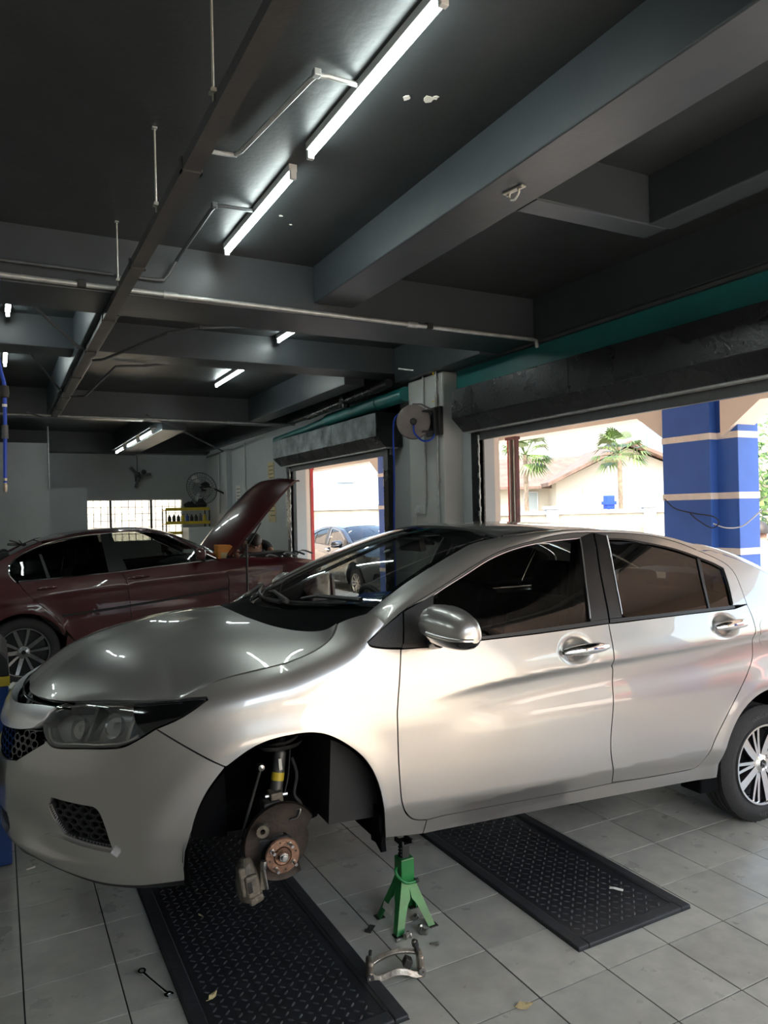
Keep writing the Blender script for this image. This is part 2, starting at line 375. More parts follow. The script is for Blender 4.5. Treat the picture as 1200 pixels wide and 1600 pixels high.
pipe_c('air_pipe',[(-6.5,2.826,3.108),(1.755,2.826,3.053),(1.79,2.826,3.045),(1.80,2.826,2.99)],.017,'conduit','long galvanised air pipe along the nearest cross beam','pipe',[-1.19,.6,-3.2],[-1.72,.75])
pipe_c('air_pipe',[(-6.5,8.72,3.035),(2.0,8.72,3.035)],.016,'conduit','pale pipe along the far cross beam behind the cable tray','pipe',[-.3,.9],[])
pipe('thin_conduit',[(-6.5,2.835,3.20),(-1.53,2.835,3.165),(-1.50,2.80,3.14)],.011,'conduit_dark','thin dark conduit above the galvanised pipe at the left','conduit')
tr=empty('cable_tray',(-1.505,2.5,3.0),label='long dark steel cable trunking hung on rods below the ceiling',cat='cable tray')
a,b=YF-2.5,8.62-2.5
MB().prism([(-.035,0),(.035,0),(.035,.045),(.032,.045),(.032,.003),(-.032,.003),(-.032,.045),(-.035,.045)],a,b,'y').build('channel','tray',tr)
for y in (-2.2,-.6,.92,2.16,3.34,4.4,5.6,6.9,7.9):
    MB().bb(-.042,.042,y-2.5-.016,y-2.5+.016,-.006,0).bb(.036,.042,y-2.5-.016,y-2.5+.016,-.006,.05).bb(-.042,-.036,y-2.5-.016,y-2.5+.016,-.006,.05).build('cover_clip','tray',tr)
for i,(y,lb) in enumerate(((.43,'threaded hanger rod of the tray nearest the top edge'),(1.41,'threaded hanger rod of the tray beside the second conduit bend'),(2.58,'threaded hanger rod of the tray just before the first cross beam'))):
    r=empty('hanger_rod',(-1.545,y,3.05),label=lb,cat='rod',group='hanger rods of the cable tray')
    MB().cyl((0,0,-.03),(0,0,ZS-3.05),.0045,8).build('rod','rod',r,smooth=True); MB().box((.01,0,0),(.045,.03,.008)).box((0,0,.008),(.018,.018,.012)).build('nut_plate','rod',r); MB().box((0,0,ZS-3.054),(.022,.022,.008)).build('anchor_plate','conduit',r)
def cond(pts,label,r=.0115,m='conduit_dark',box=None):
    e=empty('conduit',pts[0],label=label,cat='conduit',group='conduits from the tray to the lights'); o=Vector(pts[0]); P=[Vector(p)-o for p in pts]
    Q=[P[0]]
    for i in range(1,len(P)-1):
        a,b,c=P[i-1],P[i],P[i+1]; d=.05; p1=b+(a-b).normalized()*d; p2=b+(c-b).normalized()*d
        Q+=[p1,b.lerp(p1.lerp(p2,.5),.25),b.lerp(p1.lerp(p2,.5),.45)*.5+b.lerp(p1.lerp(p2,.5),.45)*.5,p2]
    Q.append(P[-1]); MB().tube(Q,r,8).build('conduit_run',m,e,smooth=True)
    for k in (len(P)-2,):
        MB().box(P[k],(.03,.03,.028)).build('saddle',m,e,bevel=.003)
    return e
cond([(-1.505,.82,3.05),(-1.335,1.44,3.36),(-1.27,1.47,3.375),(-1.15,1.47,3.38),(-1.06,.69,3.38),(-.885,.69,3.38)],'bent conduit feeding the brightest tube light at the top',m='conduit')
cond([(-1.46,2.835,3.165),(-1.22,2.835,3.165),(-1.15,2.80,3.30),(-1.10,2.07,3.38),(-.885,2.05,3.38)],'bent conduit feeding the second tube light by the cross beam')
cond([(-2.08,3.55,3.30),(-1.95,3.6,3.12),(-1.60,4.36,3.03),(-1.50,4.42,3.03)],'dark conduit bending from the tray to the upper left light')
cond([(-2.06,5.9,3.36),(-1.93,5.6,3.25),(-1.58,6.55,3.03),(-1.47,6.7,3.03)],'dark conduit bending from the tray to the lower left light')
cond([(-1.44,6.95,3.03),(-1.30,6.9,3.03),(-1.17,5.40,3.10),(-.9,5.38,3.12),(.30,5.6,3.36)],'dark conduit running below the second cross beam to the small light')
cond([(-1.44,4.85,3.03),(-1.36,4.80,3.03),(-1.02,3.75,3.06),(-.80,3.62,3.09),(.22,4.3,3.36)],'dark conduit arching behind the first cross beam toward the short light')
pipe('ceiling_pipe',[(-.3,8.74,3.1),(.12,8.9,2.96),(1.8,12.4,2.93),(1.86,13.9,2.93)],.016,'conduit_dark','dark pipe near the far tube lights')
cond([(-1.52,8.6,3.0),(-1.62,8.55,2.98),(-1.85,8.4,3.03)],'short black cable loop at the far end of the tray')
# ------------------------------------------------------------------ tube lights
def tubelight(x,y0,y1,z,label,grp='ceiling tube lights',tilt=0):
    e=empty('tube_light',(x,(y0+y1)/2,z),label=label,cat='light',group=grp); L=(y1-y0)/2
    MB().bb(-.022,.022,-L,L,.018,.055).build('batten','white_metal',e,bevel=.003)
    for s in (-1,1):
        MB().bb(-.016,.016,s*(L-.005)-.012,s*(L-.005)+.012,-.022,.03).build('lamp_holder','white_metal',e,bevel=.003)
    MB().cyl((0,-L+.02,-.004),(0,L-.02,-.004),.013,14).build('tube','tube_on',e,smooth=True)
    return e
tubelight(-.862,.075,1.25,3.345,'long bright tube light at the top of the ceiling')
tubelight(-.862,1.47,2.67,3.345,'second bright tube light just before the cross beam')
tubelight(.262,3.66,4.84,3.345,'short-looking tube light behind the first cross beam near the middle')
tubelight(.36,6.25,7.5,3.345,'slanting tube light between the second and far cross beams')
tubelight(-2.09,3.60,4.80,3.345,'upper tube light at the left edge of the ceiling')
tubelight(-2.09,5.80,7.00,3.345,'lower tube light at the left edge of the ceiling')
for k,(a,b,lb) in enumerate(((8.95,9.92,'nearest of the three tube lights in line by the back wall'),(10.25,11.2,'middle one of the three tube lights in line by the back wall'),(11.6,12.55,'farthest of the three tube lights in line by the back wall'))):
    tubelight(-.19,a,b,2.885,lb)
MB().bb(-.24,-.14,8.9,12.8,2.940,2.96).build('light_rail','beam_paint') and None
tag(bpy.data.objects['light_rail'],'dark mounting rail carrying the three far tube lights','rail')
# tubes over the rest of the hall, last two added to brighten the bumper
for k,(x,y) in enumerate(((-3.9,.2),(-3.9,2.0),(-4.6,4.3),(-4.6,6.4))): tubelight(x,y-.6,y+.6,3.345,['nearest','second','added third','added farthest'][k]+' tube light of the left bay outside the picture')
# hook plate below the deep beam
hk=empty('ceiling_hook',(-.045,.76,3.14),label='small steel hook plate on the underside of the deep beam',cat='hook')
MB().box((0,0,-.004),(.03,.12,.008),(0,0,.2)).build('plate','rod',hk,bevel=.002); MB().tube(crom([(0,-.03,-.006),(0,-.035,-.03),(0,0,-.05),(0,.035,-.03),(0,.03,-.006)],5),.005,8).build('eye','rod',hk,smooth=True)
for s in (-1,1): MB().cyl((0,s*.045,-.004),(0,s*.045,-.016),.008,6).build('bolt','steel',hk)
# flaked paint on the ceiling slab
for k,(x,y,s) in enumerate(((-.638,.718,.022),(-.548,.685,.03),(-.53,.66,.018),(-.70,2.1,.015),(-.60,2.2,.012))):
    poly=[(x+s*random.uniform(.5,1.1)*math.cos(a),y+s*random.uniform(.5,1.1)*math.sin(a)) for a in np.linspace(0,2*PI,9)[:-1]]
    o=MB().prism(poly,ZS-.0025,ZS+.001,'z').build('paint_flake','paper'); tag(o,['round pale paint flake on the ceiling right of the brightest tube light','larger pale paint flake beside the round one near the brightest tube','small pale paint flake touching the larger one near the brightest tube','pale paint fleck on the ceiling right of the second tube light','tiny pale paint fleck farther right of the second tube light'][k],'paint patch','paint flakes on the ceiling')
# ------------------------------------------------------------------ lift plates in the floor
def lift_plate(x0,x1,y0,y1,label):
    e=empty('lift_platform',((x0+x1)/2,(y0+y1)/2,0),label=label,cat='lift platform',group='lift platforms in the floor'); a,b=(x1-x0)/2,(y1-y0)/2
    MB().bb(-a+.05,a-.05,-b+.05,b-.05,-.03,.012).build('deck','plate_black',e)
    w=.052
    for nm,q in (('side_rim',(-a,-a+w,-b,b)),('side_rim',(a-w,a,-b,b)),('end_rim',(-a+w,a-w,-b,-b+w)),('end_rim',(-a+w,a-w,b-w,b))):
        m=MB(); x_0,x_1,y_0,y_1=q
        m.bb(x_0,x_1,y_0,y_1,-.02,.016); m.build(nm,'plate_rim',e,bevel=.006)
    for s in (-1,1): MB().bb(s*(a-.056)-.006,s*(a-.056)+.006,-b+w,b-w,.008,.014).build('gap_strip','tool_black',e)
    V=[];F=[]; p=.034; ang=[PI/4,-PI/4]; Lz,Wz,Hz=.0135,.0046,.0030
    tpl=[(-1,0,0),(-.45,-1,0),(.45,-1,0),(1,0,0),(.45,1,0),(-.45,1,0),(-.5,0,1),(.5,0,1)]
    tf=[(0,1,6),(1,2,7,6),(2,3,7),(3,4,7),(4,5,6,7),(5,0,6)]
    ny=int((2*b-.12)/p); nx=int((2*a-.13)/p)
    for i in range(nx):
        for j in range(ny):
            cx=-a+.075+i*p+p*.3; cy=-b+.07+j*p; an=ang[(i+j)%2]; c,s=math.cos(an),math.sin(an); n=len(V)
            for x,y,z in tpl:
                X,Y=x*Lz,y*Wz; V.append((cx+X*c-Y*s,cy+X*s+Y*c,.012+z*Hz))
            F+=[tuple(n+k for k in q) for q in tf]
    tag(MB().add(V,F).build('tread_lugs','plate_lug',e,smooth=False),kind='stuff')
    return e
lift_plate(*plates[0],'black chequered lift platform under the bare front hub')
lift_plate(*plates[1],'black chequered lift platform right of the green jack stand')
RED={"dlo_top":[[-0.01,1.04],[-0.056,1.108],[-0.061,1.17],[-0.033,1.229],[0.06,1.303],[0.267,1.378],[0.474,1.418],[0.683,1.434],[0.843,1.436],[1.118,1.436],[1.364,1.401],[1.524,1.342],[1.678,1.248],[1.836,1.154],[1.997,1.056]],"belt":[[0.013,1.043],[0.428,1.037],[0.954,1.03],[1.288,1.039],[1.709,1.042],[1.869,1.042],[1.997,1.056]],"gapR":[[0.011,1.025],[0.091,0.903],[0.223,0.75],[0.309,0.654],[0.372,0.554],[0.449,0.461]],"gapM":[[0.966,1.026],[1.019,0.94],[1.037,0.708],[1.038,0.654]],"gapF":[[1.999,1.045],[2.076,0.994],[2.108,0.812],[2.099,0.705]],"mould":[[0.368,0.651],[1.014,0.664],[2.044,0.712]],"rg_right":[[0.832,1.413],[0.85,1.066]],"fg_left":[[0.937,1.342],[1.039,1.037]],"cdiv":[[0.228,1.283],[0.282,1.068]],"handleR":[[0.171,0.955],[0.357,0.938]],"handleF":[[1.04,0.951],[1.254,0.945]],"fendtop":[[2.015,1.054],[2.282,1.034],[2.564,1.01],[2.872,0.985]],"hoodedge":[[2.179,1.059],[2.426,1.243],[2.721,1.523],[3.005,1.817],[3.093,1.884]],"farch":[[2.459,0.768],[2.678,0.867]],"rarch":[[0.024,0.71],[0.301,0.565],[0.38,0.507]],"mirror":[[1.833,1.12]]}
CAR={"fender":[[[0.155,0.6427],[0.2465,0.7054],[0.3519,0.7789]],[[0.3519,0.7789],[0.2766,0.8175],[0.2075,0.8698]],[[0.2075,0.8698],[0.2112,0.8766]],[[0.2112,0.8766],[0.2519,0.8747],[0.2881,0.8715]],[[0.2881,0.8715],[0.1822,0.9237],[0.0683,0.9543],[-0.0127,0.9763],[-0.1151,1.0114],[-0.1934,1.0533],[-0.2435,1.1025]],[[-0.2435,1.1025],[-0.3002,1.1299],[-0.3576,1.1535]],[[-0.3576,1.1535],[-0.3971,1.1063]],[[-0.3971,1.1063],[-0.3612,1.0766],[-0.3178,1.0426]],[[-0.3178,1.0426],[-0.3295,1.0256],[-0.3836,1.0156],[-0.4572,1.0094]],[[-0.4572,1.0094],[-0.447,0.9157],[-0.435,0.8027],[-0.4335,0.73],[-0.4469,0.5146],[-0.4659,0.4077],[-0.5176,0.3445],[-0.5888,0.3256]],[[-0.5888,0.3256],[-0.5874,0.2603]],[[-0.5874,0.2603],[-0.5059,0.2705],[-0.4134,0.2843]],[[-0.4134,0.2843],[-0.402,0.2981],[-0.3622,0.4774],[-0.3116,0.5857],[-0.2359,0.6614],[-0.1271,0.7225],[-0.0146,0.7342],[0.0751,0.7087],[0.1533,0.6413]]],"bumper_a":[[[0.155,0.6427],[0.2041,0.5545],[0.2348,0.4574],[0.2495,0.3346],[0.2588,0.2379]],[[0.2588,0.2379],[0.3347,0.2313],[0.4298,0.2188],[0.5627,0.2252],[0.7593,0.2669],[0.88,0.2843]]],"bumper_top":[[[0.918,0.6098],[0.7708,0.695]],[[0.7708,0.695],[0.7634,0.7047],[0.7126,0.6886],[0.592,0.7],[0.4692,0.7108],[0.416,0.7344],[0.3519,0.7789]]],"lamp":[[[0.2881,0.8715],[0.252,0.8757],[0.2112,0.8766]],[[0.2112,0.8766],[0.2075,0.8698]],[[0.2075,0.8698],[0.2766,0.8175],[0.3519,0.7789],[0.416,0.7344],[0.4692,0.7108]],[[0.4692,0.7108],[0.592,0.7],[0.7126,0.6886],[0.7648,0.7087],[0.8084,0.7533]],[[0.8084,0.7533],[0.8064,0.776],[0.8014,0.7989],[0.7556,0.826]],[[0.7556,0.826],[0.565,0.8496],[0.4028,0.861],[0.2881,0.8715]]],"fog":[[[0.7244,0.4889],[0.7065,0.5217]],[[0.7065,0.5217],[0.5418,0.5096]],[[0.5418,0.5096],[0.5202,0.4908],[0.4972,0.4332],[0.4797,0.3684]],[[0.4797,0.3684],[0.5572,0.3797],[0.6578,0.3966]],[[0.6578,0.3966],[0.7021,0.4404],[0.7244,0.4889]]],"front_door":[[[-0.4572,1.0094],[-0.447,0.9157],[-0.435,0.8027],[-0.4335,0.73],[-0.4469,0.5146],[-0.4659,0.4077],[-0.5176,0.3445],[-0.5888,0.3256]],[[-0.5888,0.3256],[-0.6868,0.3306],[-1.0028,0.333],[-1.3499,0.3345],[-1.5564,0.3411]],[[-1.5564,0.3411],[-1.512,0.5122],[-1.5242,0.7111],[-1.5312,0.8515],[-1.5221,0.8815],[-1.5246,0.9063],[-1.5262,0.9957],[-1.5262,1.0682]],[[-1.5262,1.0682],[-1.1562,1.0425],[-0.8133,1.0245],[-0.6414,1.0124],[-0.4572,1.0094]]],"front_belt":[[[-0.4616,1.0116],[-0.6417,1.0149],[-0.8136,1.0271],[-1.1567,1.0452],[-1.5247,1.0697]],[[-1.5247,1.0697],[-1.5271,1.0865]],[[-1.5271,1.0865],[-1.1596,1.0611],[-0.8151,1.0385],[-0.6432,1.0298],[-0.463,1.0285]],[[-0.463,1.0285],[-0.4616,1.0116]]],"rear_door":[[[-1.5586,0.3448],[-1.8011,0.3377],[-2.0396,0.3411],[-2.1,0.3519],[-2.1399,0.4182],[-2.1816,0.5017],[-2.2656,0.6192],[-2.3599,0.7372],[-2.4085,0.7964],[-2.4587,0.8715],[-2.4595,0.9692],[-2.474,1.0012],[-2.4725,1.0734],[-2.4623,1.1301]],[[-2.4623,1.1301],[-2.364,1.1107]],[[-2.364,1.1107],[-1.9264,1.0881],[-1.5315,1.0666]],[[-1.5262,1.0682],[-1.5262,0.9957],[-1.5246,0.9063],[-1.5221,0.8815],[-1.5312,0.8515],[-1.5242,0.7111],[-1.512,0.5122],[-1.5564,0.3411]]],"rear_belt":[[[-1.5322,1.0694],[-1.9269,1.0896],[-2.3647,1.1122]],[[-2.3647,1.1122],[-2.3667,1.1261]],[[-2.3667,1.1261],[-1.932,1.1042],[-1.5365,1.0862]],[[-1.5365,1.0862],[-1.5322,1.0694]]],"front_glass":[[[-0.5994,1.0368],[-0.6279,1.2077],[-0.6389,1.2125]],[[-0.6389,1.2125],[-0.7137,1.2482],[-0.8082,1.2902],[-0.9586,1.3569],[-1.1166,1.4034],[-1.2909,1.4332],[-1.4921,1.4503]],[[-1.4921,1.4503],[-1.449,1.2792],[-1.4163,1.0777]],[[-1.4163,1.0777],[-1.1452,1.0577],[-0.8168,1.0346],[-0.5985,1.0269]]],"front_frame_o":[[[-0.3971,1.1063],[-0.5009,1.1635],[-0.6475,1.2275],[-0.8864,1.3378],[-1.0329,1.3931],[-1.1947,1.4321],[-1.3291,1.4592],[-1.4629,1.4762],[-1.5981,1.4814]]],"front_frame_i":[[[-0.6389,1.2125],[-0.7137,1.2482],[-0.8082,1.2902],[-0.9586,1.3569],[-1.1166,1.4034],[-1.2909,1.4332],[-1.4971,1.4525]]],"sail_fender":[[[-0.3178,1.0426],[-0.3967,1.0967],[-0.4806,1.147]],[[-0.4806,1.147],[-0.4646,1.0139]],[[-0.4646,1.0139],[-0.3839,1.0192],[-0.3298,1.0291],[-0.3178,1.0426]]],"sail_door":[[[-0.4868,1.1493],[-0.5628,1.1816],[-0.635,1.2126]],[[-0.635,1.2126],[-0.6046,1.0291]],[[-0.6046,1.0291],[-0.4713,1.0257]],[[-0.4713,1.0257],[-0.4868,1.1493]]],"bp_front":[[[-1.5038,1.4541],[-1.5944,1.4798]],[[-1.5944,1.4798],[-1.5501,1.2928],[-1.5293,1.0878]],[[-1.5293,1.0878],[-1.4221,1.0789]],[[-1.4221,1.0789],[-1.455,1.2648],[-1.5038,1.4541]]],"bp_rear":[[[-1.6045,1.48],[-1.6759,1.4672]],[[-1.6759,1.4672],[-1.6342,1.2775],[-1.6132,1.0922]],[[-1.6132,1.0922],[-1.5369,1.0876]],[[-1.5369,1.0876],[-1.5578,1.2928],[-1.6045,1.48]]],"rear_glass":[[[-1.6742,1.4533],[-1.7779,1.4515],[-1.8773,1.4417],[-2.075,1.4102],[-2.2223,1.371]],[[-2.2223,1.371],[-2.2034,1.2474],[-2.1815,1.1153]],[[-2.1815,1.1153],[-1.8896,1.1025],[-1.617,1.092]],[[-1.617,1.092],[-1.6381,1.2775],[-1.6742,1.4533]]],"quarter_glass":[[[-2.2524,1.3598],[-2.3265,1.3356],[-2.3824,1.3096]],[[-2.3824,1.3096],[-2.3776,1.2296],[-2.3599,1.1263]],[[-2.3599,1.1263],[-2.2041,1.1163]],[[-2.2041,1.1163],[-2.2241,1.2347],[-2.2524,1.3598]]],"rear_div":[[[-2.2282,1.3694],[-2.2487,1.3614]],[[-2.2487,1.3614],[-2.2196,1.2347],[-2.1997,1.1164]],[[-2.1997,1.1164],[-2.1881,1.1152]],[[-2.1881,1.1152],[-2.2034,1.2474],[-2.2282,1.3694]]],"rear_frame_o":[[[-1.6013,1.4815],[-1.7956,1.4815],[-1.9808,1.47],[-2.1362,1.4381],[-2.2483,1.4001],[-2.3628,1.3583],[-2.4334,1.3159],[-2.4594,1.2542],[-2.4623,1.1301]]],"rear_gap":[[[-2.1,0.3519],[-2.1399,0.4182],[-2.1816,0.5017],[-2.2656,0.6192],[-2.3599,0.7372],[-2.4085,0.7964],[-2.4587,0.8715],[-2.4595,0.9692],[-2.474,1.0012],[-2.4725,1.0734],[-2.4623,1.1301]]],"rocker_top":[[[-0.5888,0.3256],[-0.6868,0.3306],[-1.0028,0.333],[-1.3499,0.3345],[-1.5564,0.3411],[-1.8011,0.3377],[-2.0396,0.3411],[-2.1,0.3519]]],"rocker_bot":[[[-0.5874,0.2603],[-0.7683,0.2601],[-1.3686,0.2698],[-2.2475,0.2753]]],"rarch":[[[-2.5342,0.7235],[-2.4161,0.6795],[-2.3032,0.5939],[-2.2386,0.5058],[-2.239,0.3638],[-2.2721,0.2804]]],"ledge":[[[0.8066,0.3478],[0.7419,0.381],[0.6586,0.3898],[0.5577,0.3749],[0.4791,0.3624]],[[0.4791,0.3624],[0.4589,0.3467]],[[0.4589,0.3467],[0.5049,0.3331],[0.6296,0.332],[0.7656,0.3339]],[[0.7656,0.3339],[0.8066,0.3478]]],"mirror_base":[[[-0.4984,1.0414],[-0.6437,1.0348]]],"handles":[[[-1.2415,0.9549],[-1.3659,0.9567],[-1.4897,0.9698]],[[-2.1947,1.0239],[-2.2997,1.0324],[-2.4169,1.0408]]]}
# ---- surfaces of the silver saloon (car frame: x forward from front axle, y left, z up) ----
def _ip(x,xs,ys):
    # smooth monotone-ish cubic (Catmull) interpolation, vectorised
    xs=np.asarray(xs,float); ys=np.asarray(ys,float); x=np.clip(np.asarray(x,float),xs[0],xs[-1])
    m=np.empty_like(ys); d=np.diff(ys)/np.diff(xs)
    m[1:-1]=np.where(d[1:]*d[:-1]>0,2*d[1:]*d[:-1]/(d[1:]+d[:-1]+1e-12),0); m[0]=d[0]; m[-1]=d[-1]
    i=np.clip(np.searchsorted(xs,x)-1,0,len(xs)-2); h=xs[i+1]-xs[i]; t=(x-xs[i])/h
    return (ys[i]*(1+2*t)*(1-t)**2+m[i]*h*t*(1-t)**2+ys[i+1]*t*t*(3-2*t)+m[i+1]*h*t*t*(t-1))
def _ss(a,b,x):
    t=np.clip((np.asarray(x,float)-a)/(b-a),0,1); return t*t*(3-2*t)
LN=1.25; XN=.962; NE=2.3; LR=1.0; XR=.56
def plan(u):
    u=np.asarray(u,float)
    W=_ip(u,[-3.05,-2.6,-2.0,-1.3,-.6,0],[.835,.853,.848,.846,.845,.85])
    ph=np.pi/2*(1-np.clip(u,0,LN)/LN); c=np.abs(np.cos(ph))**(2/NE); s=np.abs(np.sin(ph))**(2/NE)
    xf=XN*c; yf=.85*s
    pr=np.pi/2*(1-np.clip(-3.05-u,0,LR)/LR); cr=np.abs(np.cos(pr))**(2/3.); sr=np.abs(np.sin(pr))**(2/3.)
    xr=-3.05-XR*cr; yr=.835*sr
    x=np.where(u>0,xf,np.where(u<-3.05,xr,u)); y=np.where(u>0,yf,np.where(u<-3.05,yr,W))
    return x,y
def pnorm(u):
    e=2e-3; x0,y0=plan(np.clip(u-e,-3.05-LR,LN)); x1,y1=plan(np.clip(u+e,-3.05-LR,LN))
    tx,ty=x1-x0,y1-y0; l=np.hypot(tx,ty)+1e-12
    return -ty/l,tx/l          # outward (left of backwards travel)
def ztop(u):
    return _ip(u,[-3.4,-.62,-.40,-.26,-.1,.05,.3,.5,.7,.95,1.25],[2.2,2.0,1.32,1.125,1.05,1.0,.94,.905,.87,.835,.815])
def inset(u,z):
    os_=_ip(z,[.15,.22,.29,.345,.42,.55,.70,.85,.95,1.03,1.10,1.25,1.40,1.56],[.15,.062,.036,.022,.004,0,0,.008,.02,.035,.052,.112,.185,.285])
    of_=_ip(z,[.12,.20,.27,.36,.5,.58,.66,.74,.80,.9],[.17,.10,.038,.008,0,.003,.015,.035,.06,.09])
    wf=_ss(.25,.95,u)
    o=os_*(1-wf)+of_*wf
    D=.16*(1-wf)+.10*wf; Rr=.19*(1-wf)+.10*wf
    d=np.clip(ztop(u)-z,0.0,None); q=np.clip((D-d)/D,0,.995)
    o=o+Rr*(1-np.sqrt(1-q*q))
    x=np.clip(u,-4,0)
    # feature line through the door handles
    zc=_ip(x,[-2.9,-2.466,-1.993,-1.52,-1.17,-.84,-.5],[1.01,.985,.945,.912,.888,.855,.80])
    A=.015*_ss(-.5,-1.1,x)*(1-_ss(-2.55,-2.9,x)); dz=z-zc
    o=o-A*np.where(dz>0,np.exp(-(dz/.11)**2),np.exp(-(dz/.022)**2))+.7*A*np.exp(-((dz+.10)/.07)**2)
    # lower door crease: the panel turns under below it
    zl=_ip(x,[-2.6,-2.187,-1.535,-1.33,-.8,-.5],[.45,.442,.418,.408,.37,.345])
    o=o+.20*np.clip(zl-z,0,.09)*_ss(-.42,-.7,x)*(1-_ss(-2.2,-2.45,x))
    # flared wheel arches
    for cx,cz in ((-.02,.345),(-2.6,.335)):
        r=np.hypot(u-cx,z-cz); o=o-.012*np.exp(-((r-.385)/.06)**2)*_ss(.15,.35,z)
    # hollow round the fog lamp and the ledge below it
    o=o+.040*np.exp(-((u-.80)/.14)**2-((z-.385)/.075)**2)*wf
    o=o-.016*np.exp(-((z-.300)/.022)**2)*np.exp(-((u-.72)/.22)**2)
    return o
def S(u,z):
    u=np.asarray(u,float); z=np.asarray(z,float)
    x,y=plan(u); nx,ny=pnorm(u); o=inset(u,z)
    return np.stack([x-nx*o,np.maximum(y-ny*o,0),z+0*x],-1)
ZC=([-.3,-.1,.1,.3,.5,.65,.75,.82,.86,.90],[1.098,1.092,1.08,1.052,1.005,.955,.908,.862,.83,.79])
GAP=None   # filled: hood gap curve (x,y,z)
def H(x,y):
    x=np.asarray(x,float); y=np.asarray(y,float)
    xe=x+.20*np.clip(np.abs(y),0,1)**2.2*_ss(.2,.8,x)     # leading edge sweeps back
    z=_ip(xe,*ZC)
    if GAP is not None:
        g=np.array(GAP); g=g[np.argsort(g[:,0])]
        yg=_ip(x,g[:,0],g[:,1]); zg=_ip(x,g[:,0],g[:,2])
        xe2=x+.20*yg**2.2*_ss(.2,.8,x); cor=zg-_ip(xe2,*ZC)
        z=z+cor*np.clip(np.abs(y)/yg,0,1.1)**2.6
    # two soft hood ridges
    z=z+.004*np.exp(-((np.abs(y)-.36-.10*(x-.2))/.05)**2)*_ss(.85,.5,x)*_ss(.0,.3,x)
    return np.stack([x,y,z],-1)
def WS(y,s):
    y=np.asarray(y,float); s=np.asarray(s,float)
    B=np.stack([-.075-.70*y*y,y,1.092+.115*y*y],-1)
    yt=.835*y; Tp=np.stack([-1.02-.14*yt*yt,yt,1.498-.12*yt*yt],-1)
    s_=s[...,None]; n=np.array([.38,0,.92])
    return B*(1-s_)+Tp*s_+n*(.028*4*s_*(1-s_))
def RF(x,y):
    x=np.asarray(x,float); y=np.asarray(y,float)
    xx=x+.14*y*y*_ss(-1.5,-1.0,x)
    z=_ip(xx,[-3.2,-2.9,-2.6,-2.3,-2.0,-1.7,-1.4,-1.15,-1.02,-.8],[1.18,1.325,1.425,1.482,1.515,1.532,1.532,1.516,1.499,1.42])-.10*y*y-.10*np.abs(y/.6)**6*.25
    return np.stack([x,y,z],-1)
# ================================================================== panel machinery
def seg_smooth(segs,step=.02):
    out=[]
    for s in segs:
        P=[np.array(p,float) for p in s]
        if len(P)>2:
            Q=[Vector((p[0],p[1],0)) for p in P]; Q=crom(Q,8); P=[np.array((q.x,q.y)) for q in Q]
        for a,b in zip(P[:-1],P[1:]):
            n=max(1,int(np.linalg.norm(b-a)/step))
            for k in range(n): out.append(a+(b-a)*k/n)
    res=[out[0]]
    for p in out[1:]:
        if np.linalg.norm(p-res[-1])>1.5e-3: res.append(p)
    if np.linalg.norm(res[0]-res[-1])<1.5e-3: res.pop()
    return np.array(res)
def area2(P): return np.sum(P[:,0]*np.roll(P[:,1],-1)-np.roll(P[:,0],-1)*P[:,1])/2
def shrink(P,d):
    if d==0: return P
    s=1 if area2(P)>0 else -1
    e=np.roll(P,-1,0)-P; e/=np.linalg.norm(e,axis=1)[:,None]+1e-12; n=np.stack([-e[:,1],e[:,0]],1)*s
    n2=n+np.roll(n,1,0); l=np.linalg.norm(n2,axis=1); n2=n2/np.maximum(l,.5)[:,None]*np.minimum(2/np.maximum(l,.5),1.6)[:,None]
    return P+n2*d
def inpoly(P,pts):
    r=np.zeros(len(pts),bool); x1,y1=P[:,0],P[:,1]; x2,y2=np.roll(x1,-1),np.roll(y1,-1); dy=np.where(np.abs(y2-y1)<1e-12,1e-12,y2-y1)
    for s in range(0,len(pts),1000):
        x,y=pts[s:s+1000,0:1],pts[s:s+1000,1:2]; c=((y1>y)!=(y2>y))&(x<(x2-x1)*(y-y1)/dy+x1); r[s:s+1000]=(c.sum(1)%2).astype(bool)
    return r
def dist_edges(P,pts):
    A=P; AB=np.roll(P,-1,0)-P; L=(AB*AB).sum(1)+1e-12; d=np.full(len(pts),9.)
    for s in range(0,len(pts),400):
        q=pts[s:s+400,None]-A[None]; t=np.clip((q*AB[None]).sum(2)/L[None],0,1); d[s:s+400]=np.sqrt(((q-t[...,None]*AB[None])**2).sum(2).min(1))
    return d
_MC={}
def mesh2d(P,holes,res):
    k=(P.tobytes(),tuple(h.tobytes() for h in holes),res)
    if k not in _MC: _MC[k]=_mesh2d(P,holes,res)
    return _MC[k]
def _mesh2d(P,holes,res):
    lo,hi=P.min(0),P.max(0); gx=np.arange(lo[0]+res*.5,hi[0],res); gy=np.arange(lo[1]+res*.5,hi[1],res)
    G=np.stack(np.meshgrid(gx,gy,indexing='ij'),-1).reshape(-1,2)
    if len(G):
        k=inpoly(P,G)&(dist_edges(P,G)>res*.45)
        for h in holes: k&=~inpoly(h,G)&(dist_edges(h,G)>res*.45)
        G=G[k]
    V=[Vector(p) for p in P]; E=[]; n=len(P); E+=[(i,(i+1)%n) for i in range(n)]; loops=[(0,n)]
    for h in holes:
        s=len(V); V+=[Vector(p) for p in h]; m=len(h); E+=[(s+i,s+(i+1)%m) for i in range(m)]; loops.append((s,m))
    nb=len(V); V+=[Vector(p) for p in G]
    v,e,f,ov,oe,of=delaunay_2d_cdt(V,E,[],0,1e-6)
    v=np.array([tuple(p) for p in v]); F=[]
    cen=np.array([v[list(q)].mean(0) for q in f]); ok=inpoly(P,cen)
    for h in holes: ok&=~inpoly(h,cen)
    F=[tuple(q) for q,k in zip(f,ok) if k]
    return v,F
